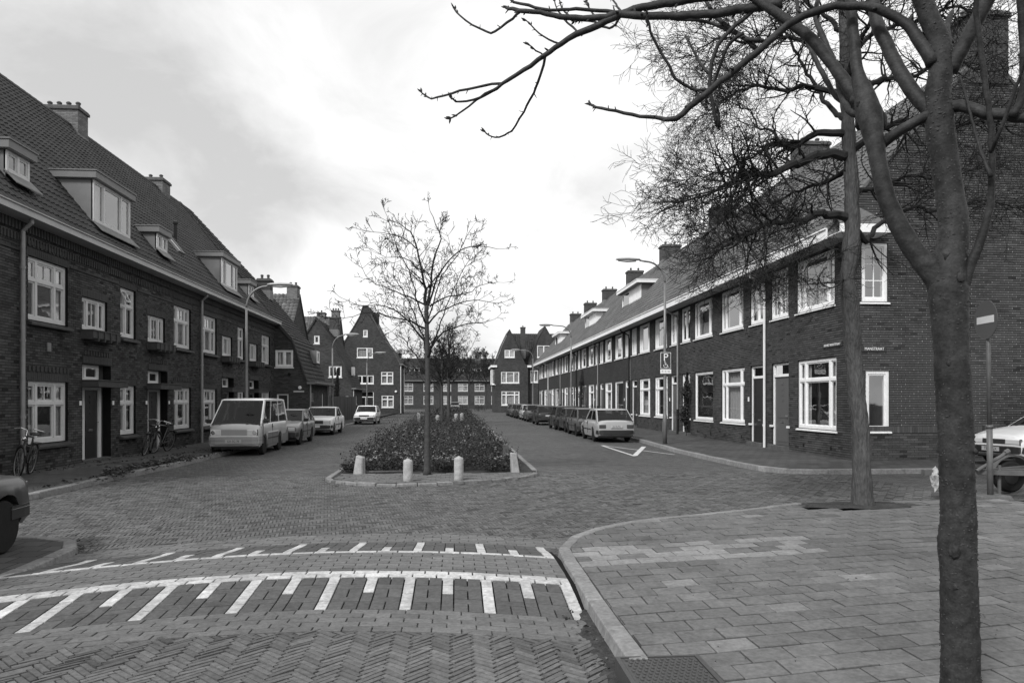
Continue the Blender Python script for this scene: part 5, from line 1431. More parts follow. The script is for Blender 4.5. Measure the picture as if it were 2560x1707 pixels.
    for s in (1, -1):
        edges = []
        for i in range(len(pil)-1):
            P = []
            for z in (zb_, zt_):
                a, c = xr_at(z)+.07, xf_at(z)-.07; P.append((a + (c-a)*pil[i] + .020, a + (c-a)*pil[i+1] - .020))
            y0, y1 = halfw(zb_, zw)-.006, halfw(zt_, zw)-.006
            q = MB(); q.face([(P[0][0], s*y0, zb_), (P[0][1], s*y0, zb_), (P[1][1], s*y1, zt_), (P[1][0], s*y1, zt_)]); q.build('side_window', M['autoglass'], root)
            edges.append(P)
        Y0_, Y1_ = halfw(zb_, zw), halfw(zt_, zw)
        def post(a0, a1, c0, c1, nm):
            q = MB(); q.hexa([(a0,s*Y0_,zb_),(a1,s*Y0_,zb_),(a1,s*(Y0_-.05),zb_),(a0,s*(Y0_-.05),zb_),(c0,s*Y1_,zt_),(c1,s*Y1_,zt_),(c1,s*(Y1_-.05),zt_),(c0,s*(Y1_-.05),zt_)]); q.build(nm, M[roof_m or paint], root)
        post(xr_at(zb_), edges[0][0][0], xr_at(zt_), edges[0][1][0], 'rear_pillar')
        for i in range(len(edges)-1): post(edges[i][0][1], edges[i+1][0][0], edges[i][1][1], edges[i+1][1][0], 'door_pillar')
        post(edges[-1][0][1], xf_at(zb_), edges[-1][1][1], xf_at(zt_), 'windscreen_pillar')
        q = MB(); Yr = halfw(rz, zw)
        q.hexa([(xr_at(zt_),s*Y1_,zt_),(xf_at(zt_),s*Y1_,zt_),(xf_at(zt_),s*(Y1_-.05),zt_),(xr_at(zt_),s*(Y1_-.05),zt_),(prof[1][0]+.02,s*Yr,rz),(prof[5][0]-.02,s*Yr,rz),(prof[5][0]-.02,s*(Yr-.05),rz),(prof[1][0]+.02,s*(Yr-.05),rz)]); q.build('roof_rail', M[roof_m or paint], root)
        Yb = halfw(min(zrb, zfb)-.03, zw); zl_ = min(zrb, zfb) - .03
        q = MB(); q.hexa([(xrb,s*Yb,zl_),(xfb,s*Yb,zl_),(xfb,s*(Yb-.04),zl_),(xrb,s*(Yb-.04),zl_),(xr_at(zb_),s*Y0_,zb_),(xf_at(zb_),s*Y0_,zb_),(xf_at(zb_),s*(Y0_-.04),zb_),(xr_at(zb_),s*(Y0_-.04),zb_)]); q.build('waist_rail', M[paint], root)
    # interior seen through the glass
    q = MB(); zi = max(lerp_poly(deck, x) for x in np.linspace(xrb+.05, xfb-.05, 9)) + .03; wi = halfw(zi, zw) - .05
    q.face([(xr_at(max(zi, zrb))+.06,-wi,zi),(xf_at(max(zi, zfb))-.06,-wi,zi),(xf_at(max(zi, zfb))-.06,wi,zi),(xr_at(max(zi, zrb))+.06,wi,zi)]); q.build('interior', M['cabin_in'], root)
    xs_ = (xfr + xrr)/2 + (xfr-xrr)*.12
    for s in (1, -1):
        q = MB(); q.hexa([(xs_-.10,s*.36-.22,zi),(xs_+.02,s*.36-.22,zi),(xs_+.02,s*.36+.22,zi),(xs_-.10,s*.36+.22,zi),(xs_-.20,s*.36-.18,rz-.28),(xs_-.10,s*.36-.18,rz-.28),(xs_-.10,s*.36+.18,rz-.28),(xs_-.20,s*.36+.18,rz-.28)]); q.box(xs_-.22,s*.36-.11,rz-.26,xs_-.13,s*.36+.11,rz-.10); q.build('seat', M['cabin_in'], root, bevel=.03)
    q = MB(); q.box(xrr-.02,-W*.36,zi,xrr+.12,W*.36,rz-.28); q.build('rear_seat', M['cabin_in'], root, bevel=.03)
    q = MB(); q.tube([(xfb-.40+.06*math.sin(t_),.36+.17*math.cos(t_),zi+.10+.15*math.sin(t_)) for t_ in np.linspace(0, 2*PI, 17)], .013, 6, cap=False); q.build('steering_wheel', M['trim'], root)
    # wheels
    wm = wheel_mesh(wr, .17, None); tyre = None
    for x in (xf, xr):
        for s in (1, -1):
            if tyre is None: t_ = wm.build('wheel', M['tyre'], root, smooth=False); tyre = t_.data
            else: t_ = bpy.data.objects.new('wheel', tyre); COL.objects.link(t_); t_.parent = root
            t_.location = (x, s*(W/2-.115), wr)
            q = MB(); q.lathe([(0,.072),(wr*.2,.078),(wr*.34,.06),(wr*.60,.068),(wr*.64,.05)], axis='y', n=20)
            if s < 0: q.v = [(a, -c, e) for a, c, e in q.v]
            rm = q.build('rim', M[hub], t_, smooth=False)
            for i in range(6):
                a = i*PI/3; qq = MB(); qq.lathe([(0,.0),(wr*.06,.0)], (wr*.46*math.cos(a), s*.071, wr*.46*math.sin(a)), axis='y', n=8)
                rm2 = qq
            bh = MB()
            for i in range(8):
                a = i*PI/4; bh.box(wr*.46*math.cos(a)-.014, s*.068-.003, wr*.46*math.sin(a)-.014, wr*.46*math.cos(a)+.014, s*.068+.003, wr*.46*math.sin(a)+.014)
            bh.build('rim_hole', M['ink'], t_)
    # bumpers
    zbm = .36 if not van else .38
    bh_ = .19 if not van else .27
    for s, nm in ((1, 'front_bumper'), (-1, 'rear_bumper')):
        xe = s*hl; half = [(xe-s*.46, W*.482), (xe-s*.20, W*.480), (xe-s*.06, W*.470), (xe+s*.02, W*.430), (xe+s*.065, W*.34), (xe+s*.085, W*.18), (xe+s*.09, 0)]
        path = half + [(x, -y) for x, y in half[-2::-1]]
        def shell(z0, z1, t0, t1):
            q = MB(); O, I = [], []
            for i, (x, y) in enumerate(path):
                d = Vector((path[min(i+1,len(path)-1)][0]-path[max(i-1,0)][0], path[min(i+1,len(path)-1)][1]-path[max(i-1,0)][1])).normalized(); n = Vector((d.y, -d.x))
                if n.x*s < 0 and abs(y) < W*.4 or (abs(y) >= W*.4 and n.y*y < 0): n = -n
                O.append((x+n.x*t1, y+n.y*t1)); I.append((x-n.x*t0, y-n.y*t0))
            for i in range(len(path)-1):
                a, c, e, f = O[i], O[i+1], I[i+1], I[i]
                q.hexa([(a[0],a[1],z0+.02),(c[0],c[1],z0+.02),(e[0],e[1],z0),(f[0],f[1],z0),(a[0],a[1],z1-.02),(c[0],c[1],z1-.02),(e[0],e[1],z1),(f[0],f[1],z1)])
            return q
        bp = shell(zbm-.02, zbm-.02+bh_, .07, .012).build(nm, M[bumper], root, smooth=False)
        if steel: shell(zbm+.10, zbm+.135, .02, .020).build('bumper_strip', M[steel], bp)
    # lights, grille
    zn = lerp_poly(deck, hl-.02)
    zl0, zl1 = (zbm+.22, max(zbm+.34, min(zn-.03, zbm+.40))) if not van else (.66, .84)
    def nose_x(y): e = abs(y)/(W/2); return hl + .012 - .0*e
    for s in (1, -1):
        q = MB(); y0, y1 = s*W*.445, s*(W*.445-light_w); q.box(hl-.10, min(y0,y1), zl0, hl+.016, max(y0,y1), zl1); l_ = q.build('headlight', M['lamp_clear'], root, bevel=.012)
        q = MB(); q.box(hl-.05, min(y0, y0-s*.02)-.0, zl0-.012, hl+.020, max(y0, y0-s*.02), zl1+.012); q.build('light_rim', M['trim'], l_)
        q = MB(); q.box(-hl-.016, min(s*W*.445, s*W*.27), zbm+.24, -hl+.1, max(s*W*.445, s*W*.27), zbm+.40); q.build('tail_light', M['lamp_red'], root, bevel=.012)
    if van:                                   # grey nose panel, white strip and black number-plate recess
        q = MB(); q.box(hl-.05,-W*.445+light_w+.01,zl0,hl+.012,W*.445-light_w-.01,zl1); q.build('nose_panel', M['p_silver'], root)
        q = MB(); q.box(hl-.03,-W*.44,zl0-.05,hl+.02,W*.44,zl0-.015); q.build('nose_strip', M['p_white'], root)
        for s in (1, -1):
            q = MB(); q.lathe([(.0,.004),(.06,.004),(.07,0)], (hl+.017, s*(W*.445-.10), (zl0+zl1)/2), axis='x', n=14); q.v = [(x, y, z) for x, y, z in q.v]; q.build('lamp_lens', M['chrome'], root)
    if grille and not van:
        q = MB(); yw = W*.46-light_w-.03
        q.box(hl-.06,-yw,zl0+.0,hl+.008,yw,zl1); gr = q.build('grille', M['trim'], root)
        for i in range(4): zz = zl0 + (zl1-zl0)*(i+.5)/4; qq = MB(); qq.box(hl+.008,-yw,zz-.006,hl+.014,yw,zz+.006); qq.build('grille_bar', M['rim_d'], gr)
    # plates
    def put_plate(x, z, txt, sgn, m_):
        T = Matrix.Translation((x, 0, z)) @ Matrix.Rotation(PI/2 if sgn > 0 else -PI/2, 4, 'Z') @ Matrix.Rotation(PI/2, 4, 'X')
        q = MB(); q.box(-.25,-.055,-.004,.25,.055,.004); p = q.build('number_plate', M[m_], root, mtx=T)
        if txt: text_obj(txt, .105, 'lettering', M['ink'], p, Matrix.Translation((0,0,.005)), depth=.001, squeeze=.82)
    put_plate(hl+.112, zbm+.09, plate, 1, plate_m)
    put_plate(-hl-.036 if rear_plate is not None else -hl-.116, zbm+(.32 if rear_plate is not None else .10), rear_plate, -1, plate_m)
    # mirrors, handles, trim, door seams
    for s in (1, -1):
        q = MB(); xm = xfb + (xfr-xfb)*.12 - .12; ym = W/2*.97; q.box(xm-.05, s*ym if s > 0 else -ym-.17, zw+.03, xm+.06, ym+.17 if s > 0 else -ym, zw+.16); q.build('mirror', M['trim'], root, bevel=.02)
        if belt_trim: q = MB(); q.box(xr+ra+.02, s*W/2-.012, .50, xf-ra-.02, s*W/2+.012, .54); q.build('side_moulding', M['trim'], root)
        xd = (xr+xf)/2
        for xx in ([xd-.05, xf-ra-.0] if not van else [xf+.30, xd+.1]):
            q = MB(); q.box(xx-.004, s*W/2*.985-.004, .34, xx+.004, s*W/2*.985+.016, zw-.02); q.build('door_seam', M['ink'], root)
        q = MB(); q.box(xd+.03, s*W/2*.985, zw-.13, xd+.17, s*W/2*.985+.02, zw-.10); q.build('door_handle', M['trim'], root)
        if stripe:
            q = MB(); q.box(xr+ra, s*W/2*.985-.01, .28, xf-ra, s*W/2*.985+.014, .70); q.build('lower_panel', M[stripe], root)
            q = MB(); q.box(-hl+.1, s*W/2*.985-.01, .28, xr-ra, s*W/2*.985+.008, .70); q.build('lower_panel', M[stripe], root)
            q = MB(); q.box(xr+ra, s*W/2*.985, .70, xf-ra, s*W/2*.985+.02, .735); q.build('side_strip', M['p_white'], root)
    if rack:
        for xx in (xrr+.25, xfr-.2):
            q = MB(); q.tube([(xx,-W*.40,zr-.03),(xx,-W*.40,zr+.08),(xx,W*.40,zr+.08),(xx,W*.40,zr-.03)], .013, 6); q.build('roof_bar', M['trim'], root)
    return root
def hatch_deck(L, nose=.66, waist=.88, tail=.80, xb=.42):
    h = L/2; return [(-h,tail-.06),(-h+.08,tail+.02),(-h*.80,waist),(h*xb,waist),(h*.86,nose+.06),(h*.97,nose),(h,nose-.08)]
def hatch_cab(L, zr=1.38, xb=.42): h = L/2; return (-h+.12, -h*.60, h*.10, h*xb, zr)
def sedan_deck(L, nose=.74, waist=.92, boot=.93, xb=.36): h = L/2; return [(-h,boot-.10),(-h+.06,boot-.01),(-h*.55,boot),(h*xb,waist),(h*.90,nose+.06),(h*.985,nose),(h,nose-.05)]
def sedan_cab(L, zr=1.42, xb=.36): h = L/2; return (-h*.60, -h*.36, h*.08, h*xb, zr)
HN = -PI/2 + 0.02                       # nose towards the camera
HA = PI/2                               # nose away from the camera
CL, CRt = 'cars parked along the left kerb', 'cars parked along the right kerb'
# van, first in the left row
Lv = 4.3
make_car('parked_van', 'two-tone grey minibus parked first in the left row', 'van', (-7.20, 26.15, 0), HN, L=Lv, W=1.69, paint='p_light', roof_m='p_white',
         deck=[(-2.15,1.05),(-2.1,1.08),(1.2,1.08),(1.72,1.04),(2.0,.98),(2.12,.90),(2.15,.82)], cabin=(-2.12,-1.98,1.02,1.95,1.86), wb=2.25, wr=.31, front_over=.62, plate='GX-SG-78', van=True, group=CL,
         bumper='p_silver', hub='rim_d', pillars=[.02,.36,.70,.97], stripe='p_grey', plate_m='plate', steel='trim')
make_car('parked_hatchback', 'dark grey hatchback parked half hidden behind the minibus', 'car', (-7.12, 31.35, 0), HN, L=4.3, W=1.66, paint='p_grey', deck=hatch_deck(4.3,.74,.94,.86), cabin=hatch_cab(4.3,1.42), group=CL, light_w=.30)
make_car('parked_saloon', 'boxy white saloon with chrome bumper parked in the left row', 'car', (-7.18, 39.9, 0), HN-.02, L=4.5, W=1.70, paint='p_white', deck=sedan_deck(4.5,.80,.95,.95), cabin=sedan_cab(4.5,1.44), group=CL, bumper='trim', steel='chrome', light_w=.36, plate='', plate_m='plate_w', hub='rim')
make_car('parked_hatchback', 'small white hatchback parked last in the left row facing us', 'car', (-6.78, 56.2, 0), HN-.03, L=3.9, W=1.64, paint='p_white', deck=hatch_deck(3.9,.68,.90,.84), cabin=hatch_cab(3.9,1.38), group=CL, light_w=.36, plate='', plate_m='plate_w')
# right row, tails towards the camera
def rcar(y_rear, L, paint, label, x=6.78, zr=1.39, W=1.64, nm='parked_hatchback', waist=.90, tail=.86, **k):
    return make_car(nm, label, 'car', (x, y_rear + L/2, 0), HA, L=L, W=W, paint=paint, deck=k.pop('deck', hatch_deck(L, .70, waist, tail)), cabin=k.pop('cabin', hatch_cab(L, zr)), group=CRt, **k)
Lq = 4.32; h_ = Lq/2
rcar(30.2, Lq, 'p_silver', 'light grey hatchback with plate JG-76-PG nearest in the right row', W=1.66, deck=[(-h_,.70),(-h_+.05,.86),(-h_+.22,.92),(-h_*.6,.93),(h_*.40,.93),(h_*.86,.76),(h_*.97,.70),(h_,.62)], cabin=(-h_+.16,-h_*.56,h_*.08,h_*.40,1.42), rear_plate='JG-76-PG', hub='rim', plate_m='plate')
rcar(35.4, 3.9, 'p_mid', 'dark hatchback with roof bars, second in the right row', rack=True, rear_plate='', x=6.80)
rcar(39.9, 3.7, 'p_dark', 'small black hatchback, third in the right row', rear_plate='', x=6.86, zr=1.36, tail=.92, waist=.86, W=1.58)
rcar(44.0-.6, 3.7, 'p_dark', 'small black hatchback, fourth in the right row', x=6.80, zr=1.44, rear_plate='', tail=.80, cabin=(-1.78,-1.55,.1,.72,1.44))
rcar(51.6, 4.2, 'p_black', 'wide black hatchback with full-width bumper, fifth in the right row', x=6.66, W=1.70, zr=1.40, rear_plate='')
rcar(58.9, 4.3, 'p_mid', 'dark saloon sixth in the right row, just behind the wide black one', x=6.66, nm='parked_saloon', deck=sedan_deck(4.3), cabin=sedan_cab(4.3))
rcar(64.2, 4.0, 'p_light', 'pale car seen in a sliver between dark ones in the right row', x=6.70)
rcar(69.6, 4.2, 'p_black', 'dark saloon eighth in the right row', x=6.62, nm='parked_saloon', deck=sedan_deck(4.2), cabin=sedan_cab(4.2,1.38))
rcar(75.2, 4.1, 'p_mid', 'dark grey car last but one in the right row', x=6.60)
rcar(81.0, 4.2, 'p_dark', 'dark car farthest along the right row', x=6.66)
make_car('parked_saloon', 'pale saloon parked across the far end beyond the planted strip', 'car', (-.2, 131, 0), HN, L=4.4, W=1.68, paint='p_light', deck=sedan_deck(4.4), cabin=sedan_cab(4.4), light_w=.3)
# white car in the side street, nose to the left
Lw = 4.25
make_car('parked_car', 'white car with plate TB-31 parked in the side street behind the trailer', 'car', (15.9, 17.97, KH), PI+R(10), L=Lw, W=1.68, paint='p_white', deck=[(-2.12,.80),(-2.0,.92),(-1.6,.95),(.75,1.0),(1.5,.90),(1.98,.78),(2.12,.68)], cabin=(-1.9,-1.3,.05,.78,1.40), plate='TB-31-GX', plate_m='plate', light_w=.42)
# dark saloon at the left edge, tail away from the camera
Ld = 4.5
make_car('parked_saloon', 'dark saloon parked on the near left corner, cut by the frame', 'car', (-5.84, 9.12-Ld/2, .07), -PI/2+.03, L=Ld, W=1.70, paint='p_dark', deck=sedan_deck(Ld,.74,.88,.84), cabin=(-Ld/2*.56,-.85,.2,.85,1.42), hub='rim', steel='chrome', wr=.30, front_over=1.30, wb=2.62)

# ------------------------------------------------------------------ street lamps
def lamp(loc, arm_dir, H, reach, label, head=.95, r0=.085):
    h = empty('street_lamp', loc, 0); tag(h, label, 'street lamp', 'street lamps along the kerbs')
    s = arm_dir; b = MB()
    b.tube([(0,0,0),(0,0,1.1),(0,0,1.15),(0,0,H*.55),(0,0,H-.9)], [r0,r0,r0*.80,r0*.66,r0*.5], 12)
    b.build('pole', M['galv'], h, smooth=True)
    arc = [(0,0,H-.9)] + [(s*(.75*(1-math.cos(a))), 0, H-.9+.82*math.sin(a)) for a in np.linspace(.15, PI/2, 8)] + [(s*(reach-head), 0, H-.04)]
    b = MB(); b.tube(arc, r0*.45, 8); b.build('arm', M['galv'], h, smooth=True)
    b = MB(); x0, x1 = s*(reach-head), s*reach
    b.tube([(x0-s*.02,0,H-.02),(x0+s*.12,0,H),(x0+s*.5*head,0,H+.02),(x1-s*.08,0,H),(x1,0,H-.03)], [.05,.085,.10,.085,.02], 10)
    hd = b.build('lamp_head', M['lamp_head'], h, smooth=True); hd.scale = (1,1.15,.62); hd.location = (0,0,H*(1-.62))
    b = MB(); b.tube([(x0+s*.15,0,H-.05),(x0+s*.5*head,0,H-.065),(x1-s*.1,0,H-.05)], [.05,.065,.04], 8); b.build('diffuser', M['lamp_glass'], h, smooth=True)
    b = MB(); b.box(-r0-.004,-.05,.45,-r0+.01,.05,.85); b.build('service_door', M['galv'], h)
    return h
lamp((-7.95,28.2,KH), 1, 6.1, 1.75, 'street lamp on the left pavement beside the minibus')
lamp((-7.95,47.4,KH), 1, 5.95, 1.7, 'street lamp on the left between the two swept-roof houses')
lamp((-7.95,65.5,KH), 1, 5.95, 1.7, 'farthest street lamp on the left, in front of the bell gable')
L1 = lamp((8.11,27.6,KH), -1, 7.15, 1.95, 'street lamp on the right pavement carrying the parking sign')
lamp((8.11,50.6,KH), -1, 7.0, 2.3, 'second street lamp on the right, against the terrace roofs')
lamp((8.11,76,KH), -1, 7.0, 2.3, 'farthest street lamp on the right, beside the brick gable')
# disabled parking sign on the right lamp
sg = empty('parking_sign', (8.11, 27.49, 0)); tag(sg, 'rectangular P sign with wheelchair symbol fixed to the right lamp post', 'sign')
def rrect(b, x0, z0, x1, z1, y0, y1, r=.03):
    P = []
    for (cx, cz, a0) in ((x1-r,z1-r,0),(x0+r,z1-r,90),(x0+r,z0+r,180),(x1-r,z0+r,270)):
        for k in range(5): a = R(a0 + 90*k/4); P.append((cx+r*math.cos(a), cz+r*math.sin(a)))
    b.prism(P, y0, y1, 'xz')
b = MB(); rrect(b, -.205,3.02,.205,3.65,0,.008); b.build('border', M['inkw'], sg)
b = MB(); rrect(b, -.19,3.035,.19,3.635,-.004,.0); b.build('face', M['sign_d'], sg)
text_obj('P', .40, 'lettering', M['inkw'], sg, Matrix.Translation((.0,-.006,3.45)) @ Matrix.Rotation(PI/2, 4, 'X'), depth=.001)
b = MB(); ring = [(.075*math.cos(a)-.005, -.006, 3.135+.075*math.sin(a)) for a in np.linspace(R(150), R(395), 14)]; b.tube(ring, .010, 6)
b.tube([(-.03,-.006,3.265),(-.02,-.006,3.165),(.055,-.006,3.165),(.085,-.006,3.085),(.115,-.006,3.095)], .011, 6); b.tube([(-.025,-.006,3.215),(.045,-.006,3.215)], .010, 6)
b.lathe([(0,-.012),(.022,-.006),(.022,0)], (-.032,-.0,3.295), axis='y', n=10); b.build('wheelchair_symbol', M['inkw'], sg)
b = MB(); b.box(-.215,-.002,2.83,.215,.006,2.995); up = b.build('under_plate', M['inkw'], sg)
text_obj('FK - 39 - HG', .075, 'lettering', M['sign_d'], up, Matrix.Translation((0,-.004,2.912)) @ Matrix.Rotation(PI/2, 4, 'X'), depth=.001, squeeze=.8)
b = MB()
for z in (2.9, 3.2, 3.5): b.box(-.07,.008,z,.07,.16,z+.03)
b.build('clamp', M['galv'], sg)
# no entry sign on its own post
ne = empty('no_entry_sign', (9.43, 12.1, 0)); tag(ne, 'round no entry sign on a grey post beside the trailer', 'sign')
b = MB(); b.tube([(0,0,-.02),(0,0,1.35)], .05, 10); b.tube([(0,0,1.3),(0,0,1.36)], .058, 10); b.tube([(0,0,1.3),(0,0,3.5)], .036, 10); b.build('post', M['postgrey'], ne, smooth=True)
ne.rotation_euler = (0, R(-.8), 0)
df = Matrix.Translation((-.05,0,3.22)) @ Matrix.Rotation(R(-98), 4, 'Z')
b = MB(); b.lathe([(.345,0),(.345,.012),(.33,.02)], axis='y', n=40); dk = b.build('disc', M['sign_bk'], ne, mtx=df, smooth=False)
b = MB(); b.box(-.255,-.006,-.062,.255,.0,.062); b.build('bar', M['inkw'], dk)
b = MB(); b.hexa([(-.30,-.25,0),(.30,-.25,0),(.28,.25,0),(-.28,.25,0),(-.25,-.2,.13),(.25,-.2,.13),(.24,.2,.13),(-.24,.2,.13)]); b.build('foot', M['concrete_d'], ne, bevel=.02)

# ------------------------------------------------------------------ island with planted strip
isl = struct(empty('median_island', (-.5, 17, 0))); II = Matrix.Translation((.5, -17, 0))
front = [(-2.85,30),(-2.83,18.4),(-2.8,16.5),(-2.65,16.05),(-2.0,15.55),(-1.3,15.3),(-.55,15.45),(.15,15.65),(1.0,16.2),(1.65,16.75),(1.86,17.4),(1.9,18.8),(1.92,30)]
b = MB(); inn = offset_path(resample(front, .5), .1)
b.face([(p[0], p[1], .045) for p in inn]); o = b.build('island_bed', M['soil'], isl, mtx=II)
if o.data.polygons[0].normal.z < 0: o.data.flip_normals()
kr = MB()
def ikerb(path, step, w=.13, h=.058):
    pts = resample(path, step); ins = offset_path(pts, w)
    for i in range(len(pts)-1):
        q = MB(); p0, p1, q0, q1 = (Vector(v) for v in (pts[i], pts[i+1], ins[i], ins[i+1])); d = (p1-p0).normalized()*.008; dz = rnd.uniform(-.012,.012)
        p0, p1, q0, q1 = p0+d, p1-d, q0+d, q1-d
        q.hexa([(p0.x,p0.y,-.05),(p1.x,p1.y,-.05),(q1.x,q1.y,-.05),(q0.x,q0.y,-.05),(p0.x,p0.y,h+dz),(p1.x,p1.y,h+dz),(q1.x,q1.y,h+dz),(q0.x,q0.y,h+dz)], skip=(0,))
        q.build('kerb_stone', M['kerb'], isl, mtx=II, bevel=.012)
ikerb(front[2:11], .42)
ikerb([(1.9,18.0),(1.92,46.5)], 1.0); ikerb([(-2.85,46.5),(-2.83,18.4),(-2.8,16.5)], 1.0); ikerb([(-2.85,118),(-2.85,53.5)], 2.0); ikerb([(1.9,53.5),(1.9,118)], 2.0)
# setts of the paved tip
me = None
for j in range(9):
    for i in range(24):
        x, y = -2.7 + i*.205 + .1*(j % 2), 15.45 + j*.205
        if y > 17.35 or not inside((x+.1, y+.1), inn): continue
        if me is None: q = MB(); q.box(.004,.004,.0,.201,.201,.06, skip='b'); o = q.build('sett', M['slab'], isl, bevel=.005); me = o.data
        else: o = bpy.data.objects.new('sett', me); COL.objects.link(o); o.parent = isl
        o.location = (x+.5, y-17, rnd.uniform(-.008,.006)); o.rotation_euler = (rnd.uniform(-.03,.03), rnd.uniform(-.03,.03), rnd.uniform(-.03,.03))
b = MB()
for (y0, y1) in ((30,47.5),(53,118)): b.face([(-2.8,y0,.06),(1.86,y0,.06),(1.86,y1,.06),(-2.8,y1,.06)])
b.build('planting_soil', M['soil'], isl, mtx=II)
b = MB(); b.face([(-2.8,47.5,.05),(1.86,47.5,.05),(1.86,53,.05),(-2.8,53,.05)]); b.build('paved_gap', M['pave'], isl, mtx=II, uv=True)
def bollard(x, y, h, r, label, lean=(0,0), z=.075):
    b = MB(); b.lathe([(r*1.02,-.1),(r,.05),(r*.98,h-r*.75),(r*.86,h-r*.32),(r*.55,h-.03),(r*.2,h-.004),(0,h)], n=20)
    o = b.build('bollard', M['concrete'], smooth=True); o.location = (x, y, z); o.rotation_euler = (lean[0], lean[1], rnd.uniform(0,3))
    for e in o.data.polygons: e.use_smooth = True
    return tag(o, label, 'bollard', 'concrete bollards round the planted strip')
def block_post(x, y, h, w, label, lean=(0,0), rz=0., material='concrete'):
    b = MB(); b.hexa([(-w,-w*.8,-.1),(w,-w*.8,-.1),(w,w*.8,-.1),(-w,w*.8,-.1),(-w*.80,-w*.62,h),(w*.62,-w*.62,h*.93),(w*.62,w*.62,h*.93),(-w*.80,w*.62,h)])
    o = b.build('stone_post', M[material], bevel=.02); o.location = (x, y, .07); o.rotation_euler = (lean[0], lean[1], rz); return tag(o, label, 'bollard', 'stone posts round the planted strip')
bollard(-1.03, 15.68, .475, .105, 'pale round-topped concrete bollard left of the young tree')
bollard(.06, 15.80, .51, .105, 'pale round-topped concrete bollard right of the young tree', (0,.02))
block_post(-2.28, 17.35, .42, .125, 'chamfered pale post leaning at the left corner of the island', (.0,.10), R(-20))
block_post(1.43, 17.45, .48, .10, 'leaning pale post at the right corner of the island', (.03,-.10), R(15))
block_post(1.33, 18.9, .58, .11, 'weathered post just behind the leaning right corner post', (0,-.03), R(5), 'concrete_d')
block_post(-2.6, 21.2, .46, .13, 'dark mossy post at the left edge of the shrubs', (0,0), 0, 'concrete_d')
block_post(-2.62, 51.5, .85, .13, 'pale tall post at the gap in the planted strip, left', (0,0), 0, 'concrete')
bollard(-1.3, 51.6, .68, .16, 'pale bollard in the gap behind the young tree')
bollard(.02, 51.4, .78, .15, 'left one of two pale bollards in the middle gap'); bollard(.42, 52.3, .8, .14, 'right one of two pale bollards in the middle gap'); bollard(-.15, 49.8, .5, .18, 'low leaning bollard before the pair in the gap', (.2,.15))
# plank and bits lying on the island
b = MB(); b.box(-.65,-.02,0,.65,.02,.03); o = b.build('plank', M['concrete_d']); o.location = (-1.75,17.42,.09); o.rotation_euler = (0,0,.03); tag(o, 'thin plank lying at the foot of the shrubs', 'plank')

# ------------------------------------------------------------------ bicycles
def bicycle(loc, rz, lean, label, steer=0., frame='trim'):
    h = empty('bicycle', loc, rz); h.rotation_euler = (lean, 0, rz); tag(h, label, 'bicycle', 'bicycles leaning on the left pavement')
    r = .34; wb = 1.08
    for k, x in enumerate((0, wb)):
        b = MB(); b.tube([(r*math.cos(a), 0, r*math.sin(a)) for a in np.linspace(0, 2*PI, 33)], .018, 6, cap=False); w = b.build('wheel', M['tyre'], h, smooth=True); w.location = (x, 0, r)
        if k: w.rotation_euler = (0, 0, steer)
        b = MB(); b.tube([((r-.03)*math.cos(a), 0, (r-.03)*math.sin(a)) for a in np.linspace(0, 2*PI, 33)], .011, 5, cap=False); b.build('rim', M['galv'], w)
        b = MB()
        for i in range(18): a = 2*PI*i/18; b.tube([(.02*math.cos(a+.6), .02*(-1)**i, .02*math.sin(a+.6)), ((r-.03)*math.cos(a), 0, (r-.03)*math.sin(a))], .0022, 3, cap=False)
        b.build('spokes', M['galv'], w)
        b = MB(); b.tube([((r+.035)*math.cos(a), 0, (r+.035)*math.sin(a)) for a in np.linspace(R(20 if k == 0 else 30), R(190 if k == 0 else 150), 14)], .022, 6); b.build('mudguard', M['trim'], w)
    bb = (.46, 0, .29); seat = (.30, 0, .86); head_t = (.90, 0, .92); head_b = (.955, 0, .70); fr = (wb, 0, r); rr_ = (0, 0, r)
    b = MB()
    for p, q, t in ((bb, seat, .016), (bb, head_b, .018), (seat, head_t, .016), (bb, rr_, .011), (seat, rr_, .010), (head_t, head_b, .019), (head_b, fr, .014)): b.tube([p, q], t, 7)
    b.build('frame', M[frame], h)
    b = MB(); b.tube([(.90,0,.92),(.885,0,1.04),(.90,-.12,1.08),(.74,-.28,1.04),(.66,-.29,1.02)], .011, 6); b.tube([(.885,0,1.04),(.90,.12,1.08),(.74,.28,1.04),(.66,.29,1.02)], .011, 6); b.build('handlebar', M['chrome'], h)
    b = MB(); b.lathe([(0,0),(.05,.02),(.085,.16),(.10,.22),(.08,.27),(0,.29)], axis='x', n=10); sd = b.build('saddle', M['trim'], h, smooth=True); sd.location = (.44,0,.93); sd.rotation_euler = (0,0,PI); sd.scale = (1,1,.4)
    b = MB(); b.tube([(.30,0,.84),(.285,0,.92)], .013, 6); b.build('seat_post', M['chrome'], h)
    b = MB(); b.lathe([(.0,-.012),(.09,-.01),(.09,.01),(0,.012)], (.46,-.03,.29), axis='y', n=16); b.tube([(.46,-.06,.29),(.54,-.06,.15),(.54,-.14,.15)], .009, 5); b.tube([(.46,.05,.29),(.38,.05,.43),(.38,.13,.43)], .009, 5); b.build('crank', M['rim_d'], h)
    b = MB(); b.box(-.28,-.06,.70,.16,.06,.715); b.tube([(-.22,.05,.70),(0,.05,.34)], .006, 4); b.tube([(-.22,-.05,.70),(0,-.05,.34)], .006, 4); b.build('carrier', M['trim'], h)
    b = MB(); b.lathe([(0,0),(.045,.0),(.05,.05),(.02,.09),(0,.10)], (1.0,0,.86), axis='x', n=10); b.build('lamp', M['chrome'], h)
    return h
def gp(x, y, z=KH): d = ray(x, y); t = (z-EYE)/d.z; return Vector((d.x*t, d.y*t, z))
